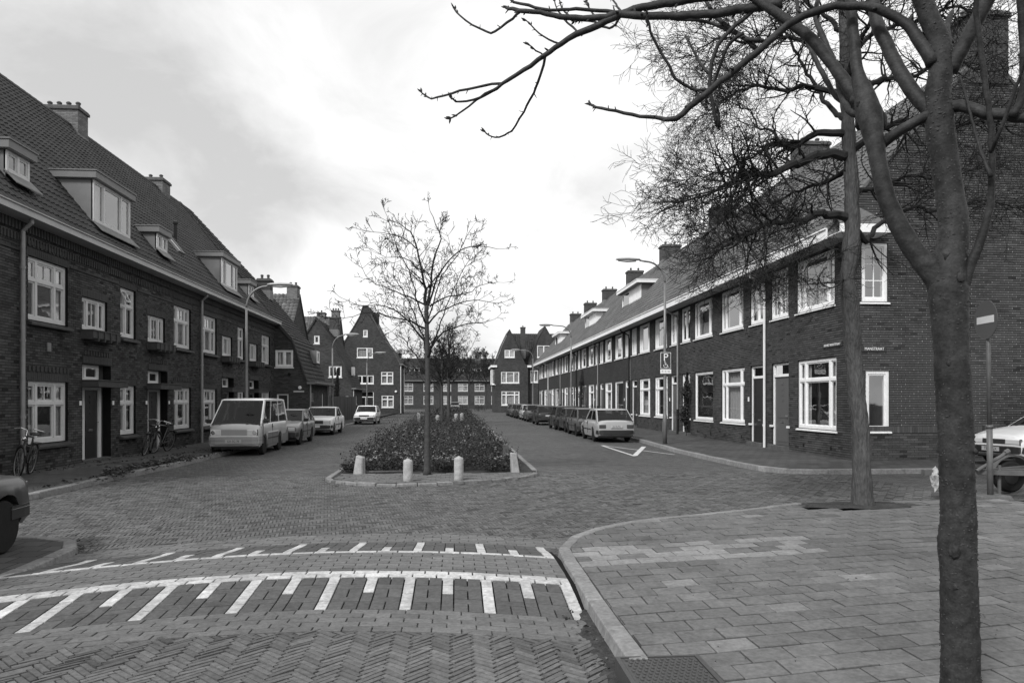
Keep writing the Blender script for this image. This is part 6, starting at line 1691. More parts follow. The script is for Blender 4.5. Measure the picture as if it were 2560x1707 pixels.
bicycle((-9.78, 17.45, KH), R(-74), R(-9), 'bicycle leaning at the downpipe by the nearest left window', steer=.5)
bicycle((-9.50, 22.85, KH), R(99), R(12), 'bicycle propped under the narrow window on the left', steer=-.3)
bicycle((-9.62, 24.95, KH), R(-97), R(-14), 'second bicycle tangled with the one under the narrow window', steer=.6, frame='rim_d')
for k, (x, y, a) in enumerate(((3.1,116,60),(3.5,116.4,80),(3.9,116.2,70),(4.6,117,95))): bicycle((x, y, .02), R(a), R(8), 'bicycle in the cluster at the far end of the planted strip, %s' % ['first from the left','second from the left','third from the left','last on the right'][k])
# ------------------------------------------------------------------ boat trailer in the side street
t = empty('trailer', (10.5, 12.5, 0)); tag(t, 'galvanised trailer with jockey leg parked at the corner, cut by the frame', 'trailer')
b = MB(); b.box(-2.05,-.05,.44,1.6,.05,.54); b.hexa([(-1.0,-.05,.45),(-1.0,.05,.45),(.9,.95,.45),(.9,.85,.45),(-1.0,-.05,.53),(-1.0,.05,.53),(.9,.95,.53),(.9,.85,.53)]); b.hexa([(-1.0,-.05,.45),(-1.0,.05,.45),(.9,-.85,.45),(.9,-.95,.45),(-1.0,-.05,.53),(-1.0,.05,.53),(.9,-.85,.53),(.9,-.95,.53)]); b.box(.7,-.95,.43,.82,.95,.53)
b.build('frame', M['postgrey'], t)
b = MB(); b.tube([(-.65,-.08,.02),(-.65,-.08,.62)], .03, 8); b.build('jockey_leg', M['postgrey'], t)
b = MB(); b.tube([(-1.1,-.1,.52),(-.62,-.12,.80),(-.55,-.12,.86)], .032, 8); b.tube([(-.58,-.12,.84),(-.50,-.12,.88)], .05, 8); b.build('winch_post', M['postgrey'], t)
b = MB(); b.tube([(-1.15,-.06,.45),(-1.3,-.08,.3),(-1.42,-.1,.08)], .014, 6); b.build('chain', M['iron'], t)
for s in (-1, 1):
    b = MB(); b.lathe([(.15,-.08),(.27,-.08),(.31,-.05),(.31,.05),(.27,.08),(.15,.08),(.10,.05),(0,.06)], axis='y', n=22); w = b.build('wheel', M['tyre'], t); w.location = (.28, s*.85-.0, .31)
    b = MB(); b.lathe([(0,-s*0-.0),(.14,.0),(.145,.01)], axis='y', n=16); r_ = b.build('rim', M['trim'], w); r_.location = (0, -.085, 0)
    b = MB(); arc = [(.28+.40*math.cos(a), .31+.40*math.sin(a)) for a in np.linspace(R(5), R(175), 12)]
    for a, c in zip(arc[:-1], arc[1:]): b.hexa([(a[0],s*.85-.12,a[1]),(c[0],s*.85-.12,c[1]),(c[0],s*.85+.12,c[1]),(a[0],s*.85+.12,a[1]),(a[0],s*.85-.12,a[1]+.012),(c[0],s*.85-.12,c[1]+.012),(c[0],s*.85+.12,c[1]+.012),(a[0],s*.85+.12,a[1]+.012)])
    b.build('mudguard', M['postgrey'], t)
b = MB(); b.box(.02,-1.0,.20,.20,-.90,.36); b.build('light_bracket', M['rim_d'], t)
# crumpled plastic cover tied over the coupling
bm_ = bmesh.new(); bmesh.ops.create_icosphere(bm_, subdivisions=3, radius=1)
cr = random.Random(8)
for v in bm_.verts:
    n = 1 + .22*math.sin(v.co.x*7+v.co.z*5) + .16*math.sin(v.co.y*11+v.co.x*9) + cr.uniform(-.12,.12); k = .55 + .45*max(-1, min(1, v.co.z + .35))
    v.co = Vector((v.co.x*.13*n*k, v.co.y*.12*n*k, v.co.z*.19*n))
me = bpy.data.meshes.new('plastic_cover'); bm_.to_mesh(me); bm_.free(); me.materials.append(M['foil'])
pc = bpy.data.objects.new('plastic_cover', me); COL.objects.link(pc); pc.location = (8.66, 12.45, .36); pc.rotation_euler = (0, R(12), R(40)); tag(pc, 'crumpled silvery plastic cover over the trailer coupling behind the tree', 'plastic cover')
# ------------------------------------------------------------------ trees: measured trunks and main limbs, grown twigs
def spline(pts, rad, step=.12, wob=0., rr=None):
    """smooth a limb polyline (Catmull-Rom) with its radii"""
    P = [Vector(p) for p in pts]; out, ro = [], []
    for i in range(len(P)-1):
        p0, p1, p2, p3 = P[max(i-1,0)], P[i], P[i+1], P[min(i+2,len(P)-1)]
        n = max(2, int((p2-p1).length/step))
        for k in range(n):
            t = k/n
            q = .5*((2*p1) + (p2-p0)*t + (2*p0-5*p1+4*p2-p3)*t*t + (3*p1-p0-3*p2+p3)*t**3)
            if wob and rr: q = q + Vector((rr.gauss(0,wob), rr.gauss(0,wob), rr.gauss(0,wob)))
            out.append(q); ro.append(rad[i] + (rad[i+1]-rad[i])*t)
    out.append(P[-1]); ro.append(rad[-1]); return out, ro
from mathutils import noise as mnoise
def bark_tube(b, P, Rr, n, fn):
    """tube whose skin is pushed in and out by fn(point, angle, radius)"""
    i0 = len(b.v); b.tube(P, Rr, n)
    for k in range(len(P)):
        for j in range(n):
            v = Vector(b.v[i0+k*n+j]); d = v - P[k]; L = d.length
            if L < 1e-6: continue
            v = P[k] + d*(1 + fn(v, 2*PI*j/n, L)/L); b.v[i0+k*n+j] = (v.x, v.y, v.z)
def fur(v, a, r):
    q = Vector((v.x*20, v.y*20, v.z*2.6)); c = mnoise.noise(q); e = mnoise.noise(Vector((v.x*46, v.y*46, v.z*7)))
    return .016*(abs(c)*-1.6+.4) + .007*e + .02*mnoise.noise(v*3.)
def smo(v, a, r):
    return r*(.03*mnoise.noise(v*5.) + .045*mnoise.noise(v*14.) + .05*mnoise.noise(v*34.)) + .0016*mnoise.noise(Vector((v.x*40, v.y*40, v.z*130)))
def rdir(rr): 
    v = Vector((rr.gauss(0,1), rr.gauss(0,1), rr.gauss(0,1))); return v.normalized()
class Grower:
    def __init__(s, seed, crook=.35, up=.15, sides=3): s.rr = random.Random(seed); s.crook = crook; s.up = up; s.sides = sides; s.b = MB(); s.n = 0; s.buds = []
    def twig(s, p, d, L, r, lev, maxlev, spread=.9, kids=4, lr=.55, minr=.0016, flat=.0, droop=0.):
        rr = s.rr; n = max(3, int(3 + L/.16)) if lev < maxlev else 4; n = min(n, 12); pts = [p.copy()]; dirs = []; d = d.normalized(); q = p.copy()
        for i in range(n):
            w = rdir(rr)*s.crook; w.z = w.z*(1-flat) + s.up*rr.random() - droop*(i/n)
            d = (d + w*.55).normalized(); q = q + d*(L/n); pts.append(q.copy()); dirs.append(d.copy())
        rad = [max(minr, r*(1-.75*i/n)) for i in range(n+1)]
        s.b.tube(pts, rad, s.sides if r < .012 else 5, cap=False); s.n += 1
        if lev >= maxlev:
            s.buds.append((pts[-1], dirs[-1])); return
        k = max(1, int(kids*rr.uniform(.7,1.3)))
        for j in range(k):
            f = rr.uniform(.22, 1.0); i = min(n-1, int(f*n)); bp = pts[i+1]; dd = dirs[i]
            side = dd.cross(rdir(rr)); 
            if side.length < 1e-3: continue
            side.normalize(); side.z *= (1-flat)
            nd = (dd*(1-spread*.45) + side*spread*rr.uniform(.5,1.)).normalized()
            s.twig(bp, nd, L*lr*rr.uniform(.6,1.15)*(1.1-.4*f), max(minr, rad[i]*.62), lev+1, maxlev, spread, kids, lr, minr, flat, droop)
    def limb(s, pts, rad, n_kids, Lk, lev, maxlev, step=.15, wob=.012, start=.15, sides=7, outer=1., spray=1, **k):
        P, Rr = spline(pts, rad, step, wob, s.rr); s.b.tube(P, Rr, sides, cap=True)
        for j in range(n_kids):
            f = start + (1-start)*s.rr.random()**outer; i = min(len(P)-2, int(f*(len(P)-1))); d = (P[i+1]-P[i]).normalized()
            side = d.cross(rdir(s.rr)).normalized(); side.z = side.z*.8 + .15
            nd = (d*s.rr.uniform(.15,.9) + side).normalized()
            s.twig(P[i], nd, Lk*s.rr.uniform(.5,1.2)*((1.15-.5*f) if outer == 1. else (.75+.4*f)), min(Rr[i]*.5, .022), lev, maxlev, **k)
        e = (P[-1]-P[-2]).normalized()
        for j in range(spray): s.twig(P[-1], (e + rdir(s.rr)*(.0 if j == 0 else .7)).normalized(), Lk*(.6 if spray == 1 else s.rr.uniform(.4,.85)), Rr[-1], lev, maxlev, **k)
        return P, Rr
def add_buds(b, buds, rr, size=.012):
    for p, d in buds:
        for k in range(2 + int(rr.random()*2)):
            dd = (d + rdir(rr)*.7).normalized(); q = p - d*rr.uniform(0,.03); b.tube([q, q+dd*size*1.3, q+dd*size*2.6], [size*.35, size*.5, size*.08], 4, cap=False)
# ---- young tree at the tip of the island
def young_tree(base, label, seed, scale=1., yaw=0., kids=1., tipr=.0050, thick=1.):
    root = empty('street_tree', base); tag(root, label, 'tree', 'bare young trees in the planted strip')
    rr = random.Random(seed)
    def W(p, dy=0.):                       # limb drawings: measured in the plane of the trunk, each with its own depth offset
        x = 820 + p[0]*.472; y = 480 + p[1]*.472; d = ray(x, y); t = 17.06/d.y; v = Vector((d.x*t+.67, 0, EYE+d.z*t-.075)); v.y = dy
        v = Vector((v.x*math.cos(yaw)-v.y*math.sin(yaw), v.x*math.sin(yaw)+v.y*math.cos(yaw), v.z)); return v*scale
    tb = MB(); P, Rr = spline([W(q) for q in ((525,1500),(526,1300),(528,1100),(528,950),(526,830),(523,700),(520,600))], [.085*thick,.068*thick,.062*thick,.058*thick,.056*thick,.050*thick,.046*thick], .15)
    Rr[0] *= 1.25; tb.tube(P, Rr, 12)
    for i in range(5): z = rr.uniform(.5, 2.2)*scale; tb.lathe([(0,0)], n=3) if False else None
    tb.build('trunk', M['bark_m'], root, smooth=True)
    g = Grower(seed, crook=.34, up=.24)
    limbs = [([(520,600),(516,520),(508,470),(490,380),(465,280),(430,210),(395,180)], .0, (.044,.010)), ([(523,620),(545,480),(560,350),(600,240),(570,160),(540,90)], .25, (.036,.006)),
             ([(535,600),(580,460),(640,370),(720,310),(800,300),(890,318)], -.35, (.026,.006)), ([(536,835),(580,770),(640,720),(740,690),(860,670)], .5, (.036,.006)), ([(530,700),(590,640),(700,600),(800,590),(880,610)], -.7, (.024,.005)),
             ([(540,600),(640,540),(740,520),(820,465),(945,447)], .9, (.022,.004)), ([(522,800),(460,720),(380,640),(300,600),(180,590),(60,550)], .35, (.030,.004)), ([(518,720),(440,690),(330,670),(240,650),(150,680),(50,690)], -.8, (.026,.004)),
             ([(515,600),(430,560),(330,520),(230,480),(180,390)], -.3, (.024,.004)), ([(526,950),(440,840),(390,770),(340,735)], .8, (.024,.005)), ([(500,420),(400,340),(300,330),(215,275)], .5, (.016,.004)), ([(470,300),(400,250),(300,235),(215,230)], -.4, (.014,.004)),
             ([(527,880),(560,800),(600,700),(640,600),(700,480),(750,400)], -1.3, (.026,.005)), ([(524,860),(500,760),(450,640),(400,520),(330,400),(330,300)], 1.4, (.026,.005)), ([(526,780),(520,700),(560,560),(600,420),(690,300),(740,180),(770,130)], 1.1, (.024,.005)), ([(522,700),(480,600),(440,440),(380,330),(340,200)], -1.2, (.022,.005))]
    for pts, dy, (r0, r1) in limbs:
        n = len(pts); P3 = [W(q, dy*(i/(n-1))**.8) for i, q in enumerate(pts)]; rad = [(r0+(r1-r0)*(i/(n-1))**.7)*thick*scale for i in range(n)]
        g.limb(P3, rad, int(14*kids), .60*scale, 1, 3, kids=3.5, lr=.60, spread=.95, minr=tipr*scale)
    add_buds(g.b, g.buds[::5], rr, .008*scale)
    g.b.build('crown', M['twig'], root, recalc=False)
    return root
young_tree((-.67, 17.06, .075), 'bare young tree on a thin straight trunk at the front tip of the planted strip', 5)
young_tree((-.95, 49.1, .05), 'bare tree with dark trunk halfway down the planted strip', 8, scale=1.12, yaw=2.2, kids=.9, thick=1.5, tipr=.008)
young_tree((-.55, 55.5, .05), 'bare tree just behind the dark-trunked one in the planted strip', 9, scale=1.2, yaw=4.1, kids=.9, thick=2.0, tipr=.008)
young_tree((-1.9, 84, .05), 'bare tree far down the planted strip left of the road axis', 12, scale=1.15, yaw=1.1, kids=.8, thick=1.5, tipr=.009)
far_t = young_tree((2.2, 121, .05), 'bare tree at the far end of the street beside the bicycles', 14, scale=1.75, yaw=3.1, kids=.9, thick=1.3, tipr=.011)

for k, (x, y, sc, rz, lab) in enumerate(((-5.2,124,1.0,1.2,'bare tree before the far row, left of the road axis'),(-1.2,136,1.1,2.9,'bare tree before the far row, right behind the pale saloon'),(5.6,134,1.0,4.4,'bare tree before the far row, beside the far right gable'),(-9.0,112,.9,5.3,'bare tree beyond the bell gable at the far left'))):
    c = copy_tree(far_t); c.location = (x, y, .05); c.rotation_euler = (0, 0, rz); c.scale = (sc, sc, sc); c['label'] = lab; c['group'] = 'bare trees at the far end of the street'
# ---- furrowed tree at the corner of the side street
def corner_tree():
    base = Vector((6.5, 11.15, KH)); root = empty('street_tree', base); tag(root, 'large bare tree with furrowed bark and wide crown at the side street corner', 'tree')
    D0 = 11.62
    def A(p, dd=0.): return at(p[0], p[1], D0+dd) - base
    tb = MB()
    tr = [(2156,1285),(2155,1180),(2153,1088),(2143,1000),(2137,920),(2131,849),(2126,762),(2119,697),(2126,640),(2129,599),(2130,520),(2128,435),(2120,326),(2115,200),(2110,60),(2108,-90)]
    rd = [.19,.140,.128,.122,.122,.126,.118,.108,.120,.126,.112,.104,.096,.085,.075,.055]
    P, Rr = spline([A(p) for p in tr], rd, .045); rr = random.Random(3)
    bark_tube(tb, P, Rr, 56, fur); trunk = tb.build('trunk', M['bark_r'], root, smooth=True)
    g = Grower(31, crook=.60, up=.03, sides=3)
    limbs = [
      ([(2120,545),(2055,532),(2002,551),(1948,556),(1895,575),(1828,607),(1780,640)], -1.0, (.075,.012), 34),
      ([(2112,390),(2055,385),(1983,414),(1921,436),(1868,433),(1828,454),(1795,473),(1750,495),(1700,505)], -.6, (.085,.010), 46),
      ([(2110,335),(2042,331),(2010,353),(1980,371),(1948,358),(1921,361),(1881,393),(1801,428),(1720,450)], .6, (.065,.008), 42),
      ([(1948,357),(1937,331),(1916,320),(1892,318),(1876,275),(1854,272),(1820,250)], .9, (.030,.006), 24),
      ([(1868,440),(1873,468),(1836,481),(1820,516),(1804,548),(1774,580)], -.6, (.028,.006), 22),
      ([(2115,240),(2030,215),(1960,230),(1880,215),(1800,260),(1740,300)], 1.4, (.055,.007), 40),
      ([(2112,180),(2040,120),(1960,90),(1880,110),(1800,95),(1730,140)], -1.5, (.050,.007), 38),
      ([(2110,90),(2050,30),(1960,-20),(1860,-10),(1780,-40)], .8, (.045,.006), 30),
      ([(2130,560),(2165,600),(2200,560),(2280,520),(2370,530),(2450,500),(2540,520)], 1.2, (.060,.008), 30),
      ([(2125,380),(2190,330),(2270,300),(2360,330),(2450,300),(2560,340)], -1.2, (.065,.008), 40),
      ([(2122,260),(2200,200),(2290,190),(2380,150),(2470,180),(2570,150)], 1.5, (.055,.007), 40),
      ([(2118,150),(2190,80),(2280,60),(2380,20),(2480,50),(2580,10)], -.9, (.05,.007), 36),
      ([(2118,420),(2080,450),(2010,470),(1950,500),(1900,540)], 2.0, (.05,.008), 30),
      ([(2125,480),(2200,470),(2280,440),(2350,450),(2440,420)], 2.2, (.05,.008), 28),
      ([(2112,300),(2060,250),(2000,150),(1940,40),(1900,-60)], 2.2, (.05,.008), 34),
      ([(2115,200),(2150,100),(2210,-10),(2260,-90)], -2.0, (.05,.008), 26),
      ([(2108,-20),(2060,-90),(1980,-120)], 0., (.045,.008), 14), ([(2110,-40),(2180,-110),(2300,-130)], .6, (.045,.008), 14),
      ([(2119,690),(2080,720),(2030,700),(1990,705)], -.7, (.014,.004), 12), ([(2125,640),(2060,620),(1990,640),(1950,660)], -.4, (.014,.004), 12)]
    for pts, dd, (r0, r1), nk in limbs:
        n = len(pts); P3 = [A(p, dd*(i/(n-1))) for i, p in enumerate(pts)]; rad = [r0+(r1-r0)*(i/(n-1))**.8 for i in range(n)]
        g.limb(P3, rad, int(nk*1.75), .84, 1, 3, step=.10, wob=.016, start=.14, outer=.62, spray=7, kids=5.0, lr=.60, spread=.95, minr=.0030, flat=.25, droop=.03)
    # hanging twigs over the front of the terrace
    for (x, y, dx, dy) in ((2060,640,-120,60),(2040,590,-90,110),(1990,560,-30,120),(1940,570,-60,110),(2180,610,60,150),(2230,560,30,170),(1900,590,-80,70),(2110,700,-120,60)):
        p = A((x, y)); q = A((x+dx, y+dy), rr.uniform(-.6,.6)); g.twig(p, q-p, (q-p).length*1.1, .012, 1, 3, kids=4, lr=.5, minr=.0026, droop=.1)
    g.b.build('crown', M['twig'], root, recalc=False)
    return g.n
ct_n = corner_tree(); print('corner twigs', ct_n)

# ---- smooth-barked tree right in front of the camera
def near_tree():
    base = Vector((2.86, 3.88, KH)); root = empty('street_tree', base); tag(root, 'smooth-barked cherry tree forking in two, close on the right of the picture', 'tree')
    V = 1/.91875; D0 = 4.12
    def A(p, dd=0.): return at(p[0], p[1], D0+dd) - base
    rr = random.Random(17)
    def px(r): return r*D0/1807
    tb = MB()
    tr = [(2404,1790),(2402,1690),(2399,1560),(2397,1450),(2393,1360),(2396,1290),(2392,1200),(2390,1090),(2384,980),(2379,880),(2374,790),(2371,720),(2378,640),(2384,560),(2372,470),(2358,380),(2348,300),(2344,230),(2352,170),(2348,110),(2325,50),(2300,-20),(2285,-90)]
    rd = [56,44,43,41,43,40,39,40,40,39,41,45,36,33,32,31,33,29,27,26,23,21,20]
    P, Rr = spline([A(p) for p in tr], [px(r) for r in rd], .022); bark_tube(tb, P, Rr, 44, smo); trunk = tb.build('trunk', M['bark_s'], root, smooth=True)
    # bark pores and knots
    kb = MB()
    for i in range(1500):
        k = rr.randrange(3, len(P)-1); a = rr.uniform(0, 2*PI); d = Vector((math.cos(a), math.sin(a), 0)); r = Rr[k]; p = P[k] + d*r*.985 + Vector((0,0,rr.uniform(-.02,.02))); w = rr.uniform(.005,.014); t = Vector((-d.y, d.x, 0))
        kb.face([p - t*w - d*.002, p + Vector((0,0,.004)) + d*.006, p + t*w - d*.002, p - Vector((0,0,.004)) + d*.005], tone=rr.uniform(-.6,.9))
    kb.build('bark_pores', M['lenticel'], root, kind='stuff')
    def scar(x, y, s, flat, material, seed, P=P, Rr=Rr):
        """lumpy scar on the side of the trunk that faces the street"""
        bm2 = bmesh.new(); bmesh.ops.create_icosphere(bm2, subdivisions=3, radius=1)
        for v in bm2.verts:
            k = 1 + .35*mnoise.noise(v.co*1.7 + Vector((seed, 0, 0))) + .2*mnoise.noise(v.co*4.3 + Vector((0, seed, 0))); v.co = Vector((v.co.x*s*1.25*k, v.co.y*s*.8*k, v.co.z*s*flat*k))
        me = bpy.data.meshes.new('bark_scar'); bm2.to_mesh(me); bm2.free(); me.materials.append(M[material]); me.polygons.foreach_set('use_smooth', [True]*len(me.polygons))
        o = bpy.data.objects.new('bark_scar', me); COL.objects.link(o); o.parent = root
        c = A((x, y)); k = min(range(len(P)), key=lambda i: (P[i]-c).length); dv = Vector((0,0,EYE)) - base - P[k]; dv.z = 0; dv.normalize()
        side = Vector((-dv.y, dv.x, 0)); off = max(-.85, min(.85, (c-P[k]).dot(side)/Rr[k])); d2 = (dv*math.sqrt(1-off*off) + side*off).normalized()
        o.location = P[k] + d2*(Rr[k]*.97); o.rotation_euler = d2.to_track_quat('Z', 'X').to_euler(); return o
    for i, (x, y, s) in enumerate(((2385,1372,.034),(2366,642,.022),(2402,700,.03),(2388,1458,.016),(2372,905,.016))):
        scar(x, y, s, .55, 'bark_s', i); scar(x-3, y+4, s*.5, .75, 'knot', i+9)
    for i, (x, y, s) in enumerate(((2165,285,.075),(2150,245,.06),(2190,300,.06),(2185,350,.05))):
        o = scar(x, y, s, .9, 'bark_s', i+20); o.location = A((x, y), .22)
    for i, (x, y, s) in enumerate(((2150,262,.022),(2176,318,.02),(2196,280,.02))):
        o = scar(x, y, s, .9, 'knot', i+30); o.location = A((x, y), .17)
    lb = MB()
    def limb(pts, rpx, dd0=0., dd1=0., wob=.002, step=.05, n=12, m=None):
        k = len(pts); P3 = [A(p, dd0+(dd1-dd0)*(i/(k-1))) for i, p in enumerate(pts)]; rad = [(rpx[0]+(rpx[1]-rpx[0])*(i/(k-1)))*D0/1807 for i in range(k)] if len(rpx) == 2 else [r*D0/1807 for r in rpx]
        Pq, Rq = spline(P3, rad, step if n < 12 else .03, wob if n < 12 else .0012, rr)
        bark_tube(lb, Pq, Rq, n+(8 if n >= 12 else 1), smo)
        return Pq, Rq
    # left fork
    limb([(2385,770),(2340,690),(2295,640),(2250,570),(2215,490),(2195,400),(2184,340),(2172,285),(2158,235),(2144,180),(2136,110),(2129,30),(2124,-60)], [38,31,25,23,21.5,20.5,24,32,26,15,14,13.5,13], 0., .3, n=22)
    limb([(2172,300),(2150,255),(2118,212),(2080,160),(2040,110),(2000,75),(1950,40),(1900,5),(1850,-30)], [24,21,17,15,15,14,13,12,11], .2, .5)
    limb([(2165,290),(2125,275),(2104,230),(2090,170),(2060,100),(2040,40),(2050,-30)], (13,6), .2, .7)
    limb([(2165,262),(2130,262),(2092,243),(2060,190),(2030,130),(2000,60),(1990,-20)], (9,5), .3, .8)
    # bridge and forks of the right stem
    limb([(2325,285),(2270,315),(2230,340),(2200,368)], (13,13), 0., .2, n=14)
    limb([(2340,290),(2290,240),(2250,180),(2215,110),(2190,50),(2180,-40)], [20,18,17,16.5,16,15], 0., .35, n=14)
    limb([(2372,180),(2395,140),(2420,95),(2445,45),(2470,-10),(2490,-60)], [20,18,17,17,19,18], 0., -.2, n=14)
    limb([(2362,272),(2400,266),(2430,272),(2465,285),(2510,287),(2560,296),(2620,300)], (15,12), 0., -.3, n=12)
    limb([(2375,110),(2368,70),(2380,30)], (8,5), 0., .1); limb([(2385,770),(2412,705),(2445,620),(2470,540),(2478,460),(2480,380),(2470,260),(2450,120),(2440,0),(2435,-60)], [14,13,11,9,7.5,6.5,6,6,6,5], 0., -.4, n=10)
    limb([(2478,380),(2500,330),(2540,220),(2575,120)], (5,3), -.3, -.6); limb([(2477,440),(2458,395),(2440,340),(2420,260),(2400,190)], (5,2.5), -.22, -.1); limb([(2530,292),(2556,240),(2560,150),(2554,20),(2552,-60)], (9,9), -.25, -.4); limb([(2395,1105),(2425,1118),(2442,1132)], (9,5), 0., -.08)
    # long arching branch and the twigs against the sky
    tw = []
    def br(pts, rpx, d0, d1, m=None):
        q = limb(pts, rpx, d0, d1, wob=.0028, step=.045, n=8)
        for k in range(2, len(q[0])-1):                 # spur shoots and leaf scars
            if rr.random() < .42:
                dd = (q[0][k+1]-q[0][k]).normalized(); sd_ = (dd.cross(rdir(rr)).normalized() + dd*.5).normalized(); e = rr.uniform(.012,.034); r_ = max(.0024, q[1][k]*.35)
                lb.tube([q[0][k], q[0][k]+sd_*(q[1][k]+e*.6), q[0][k]+sd_*(q[1][k]+e)], [r_*1.3, r_, r_*.4], 5)
        tw.append((q[0][-1], (q[0][-1]-q[0][-3]).normalized()))
        return q
    br([(2334,163),(2294,94),(2257,53),(2212,29),(2151,16),(2090,16),(2028,33),(1967,65),(1886,135),(1824,188),(1763,237),(1722,269),(1690,298),(1641,294),(1600,291),(1540,278),(1490,268),(1473,258)], [18,15,12,12,10,10,10,10,9.5,9,9,8.5,8,5.5,5,4.5,4,3.5], 0., .7)
    K = .3827
    def Zp(L): return [(1000+a*K, c*K) for a, c in L]
    br([(2040,-60),(1900,-30)] + Zp([(1950,-10),(1770,20),(1580,50),(1440,92),(1300,162),(1150,232),(1050,287),(940,365),(850,430),(670,545),(600,600),(500,655),(410,730),(320,780)]), [20,17,13,12,11,11,10,9,8,7.5,7,5.5,4.5,3.5,3,2.5], .5, 1.1)
    br(Zp([(670,545),(600,548),(500,570),(350,608),(280,630),(205,647),(165,628),(135,598)]), (4.5,2.2), 1.0, 1.25); br(Zp([(650,565),(560,615),(480,652),(390,670),(345,652),(322,630)]), (4,2.2), 1.0, .8); br(Zp([(945,372),(940,430),(900,540),(870,610),(830,690),(780,775),(730,855),(680,887),(620,900),(580,885),(552,860)]), (4.5,2.4), .9, 1.3)
    br(Zp([(2500,20),(2352,45),(2100,85),(1900,100),(1700,107),(1500,98),(1430,95),(1250,120),(1050,112),(960,95),(780,70),(730,62),(692,50)]), [15,13,12,11,11,10.5,10,9,8,7,6.5,5.5,4.5], .45, .95)
    br(Zp([(785,72),(760,95),(700,150),(620,210),(570,211),(470,162),(400,110),(352,55)]), (4.5,2.4), .95, 1.1); br(Zp([(1500,100),(1350,75),(1150,62),(980,72),(840,38),(740,10),(700,-30)]), (6,3.5), .8, 1.0); br(Zp([(1060,285),(1005,275),(940,240),(880,195),(820,132)]), (3.2,2.), .9, 1.1); br(Zp([(940,362),(890,330),(835,288)]), (2.6,1.8), .95, .9)
    br(Zp([(1170,215),(1100,155),(1060,110),(1020,50),(1010,-20)]), (3.5,2), .85, 1.2); br(Zp([(1440,105),(1410,165),(1370,187),(1320,172),(1290,120),(1240,60),(1215,0)]), (4,2.5), .8, 1.0); br(Zp([(1310,160),(1230,142),(1120,140)]), (3.2,2.), .85, 1.0)
    br(Zp([(2000,590),(1950,590),(1900,580),(1800,512),(1770,450),(1720,370),(1660,265),(1635,200),(1622,130),(1620,92)]), (5,3.4), .68, .5); br(Zp([(1925,575),(1950,640),(1990,700),(2003,720)]), (4,3), .68, .6); br(Zp([(2020,490),(1960,410),(1920,330),(1890,280),(1872,240)]), (4.5,3), .66, .9)
    br(Zp([(2340,325),(2250,250),(2150,185),(2080,120),(2020,40),(1985,-10)]), (7,5), .5, .7); br(Zp([(2500,-10),(2352,40),(2200,160),(2110,250),(2050,350),(2030,480),(2025,600),(2050,720),(2078,825)]), [7,7,6,5.5,5.5,5.5,5.5,5.5,6], .5, .6); br(Zp([(2078,830),(2080,740),(2070,672)]), (5,3.5), .6, .55); br(Zp([(2250,215),(2150,290),(2100,400),(2060,520),(2010,620),(1995,700)]), (5,4), .5, .75)
    br(Zp([(2352,265),(2260,255),(2150,200),(2000,145),(1850,128),(1600,118)]), (6,3.5), .45, .8); br(Zp([(1450,90),(1410,30),(1380,-20)]), (3.5,2.5), .8, 1.1); br(Zp([(1110,108),(1060,60),(1040,-10)]), (3,2), .9, 1.1)
    add_buds(lb, tw, rr, .016)
    for p, d in list(tw): add_buds(lb, [(p - d*.05, d)], rr, .012)
    lb.build('limbs', M['bark_s'], root, smooth=True, recalc=False)
near_tree()

# ------------------------------------------------------------------ shrubs, climbers, fallen leaves
def leaves_mesh(P, size, rg, flat=.4, tone_sd=.45, lighten=None):
    """leaf-sized folded quads scattered at points P"""
    n = len(P); a = rg.normal(size=(n,3)); a[:, 2] *= flat; a /= np.linalg.norm(a, axis=1)[:, None]
    c = rg.normal(size=(n,3)); c -= (c*a).sum(1)[:, None]*a; c /= np.linalg.norm(c, axis=1)[:, None]
    s = size*rg.uniform(.6, 1.35, n)[:, None]
    nn = np.cross(a, c)
    V = np.stack([P - a*s, P + c*s*.5 + nn*s*.18, P + a*s, P - c*s*.5 + nn*s*.18], 1)
    F = np.array([[0,1,2],[0,2,3]])
    t = np.repeat(np.clip(rg.normal(0, tone_sd, n), -.7, 1.2), 2)
    return V.reshape(-1, 3), (F[None] + 4*np.arange(n)[:, None, None]).reshape(-1, 3), t
def hedge_height(x, y):
    e = min((x+2.78)/.3, (1.62-x)/.3, 1.); f = min(1., (y-17.5)/5.5)
    return max(0., (.20 + .34*max(0,e)**.5*max(0.,f)**.7)) 
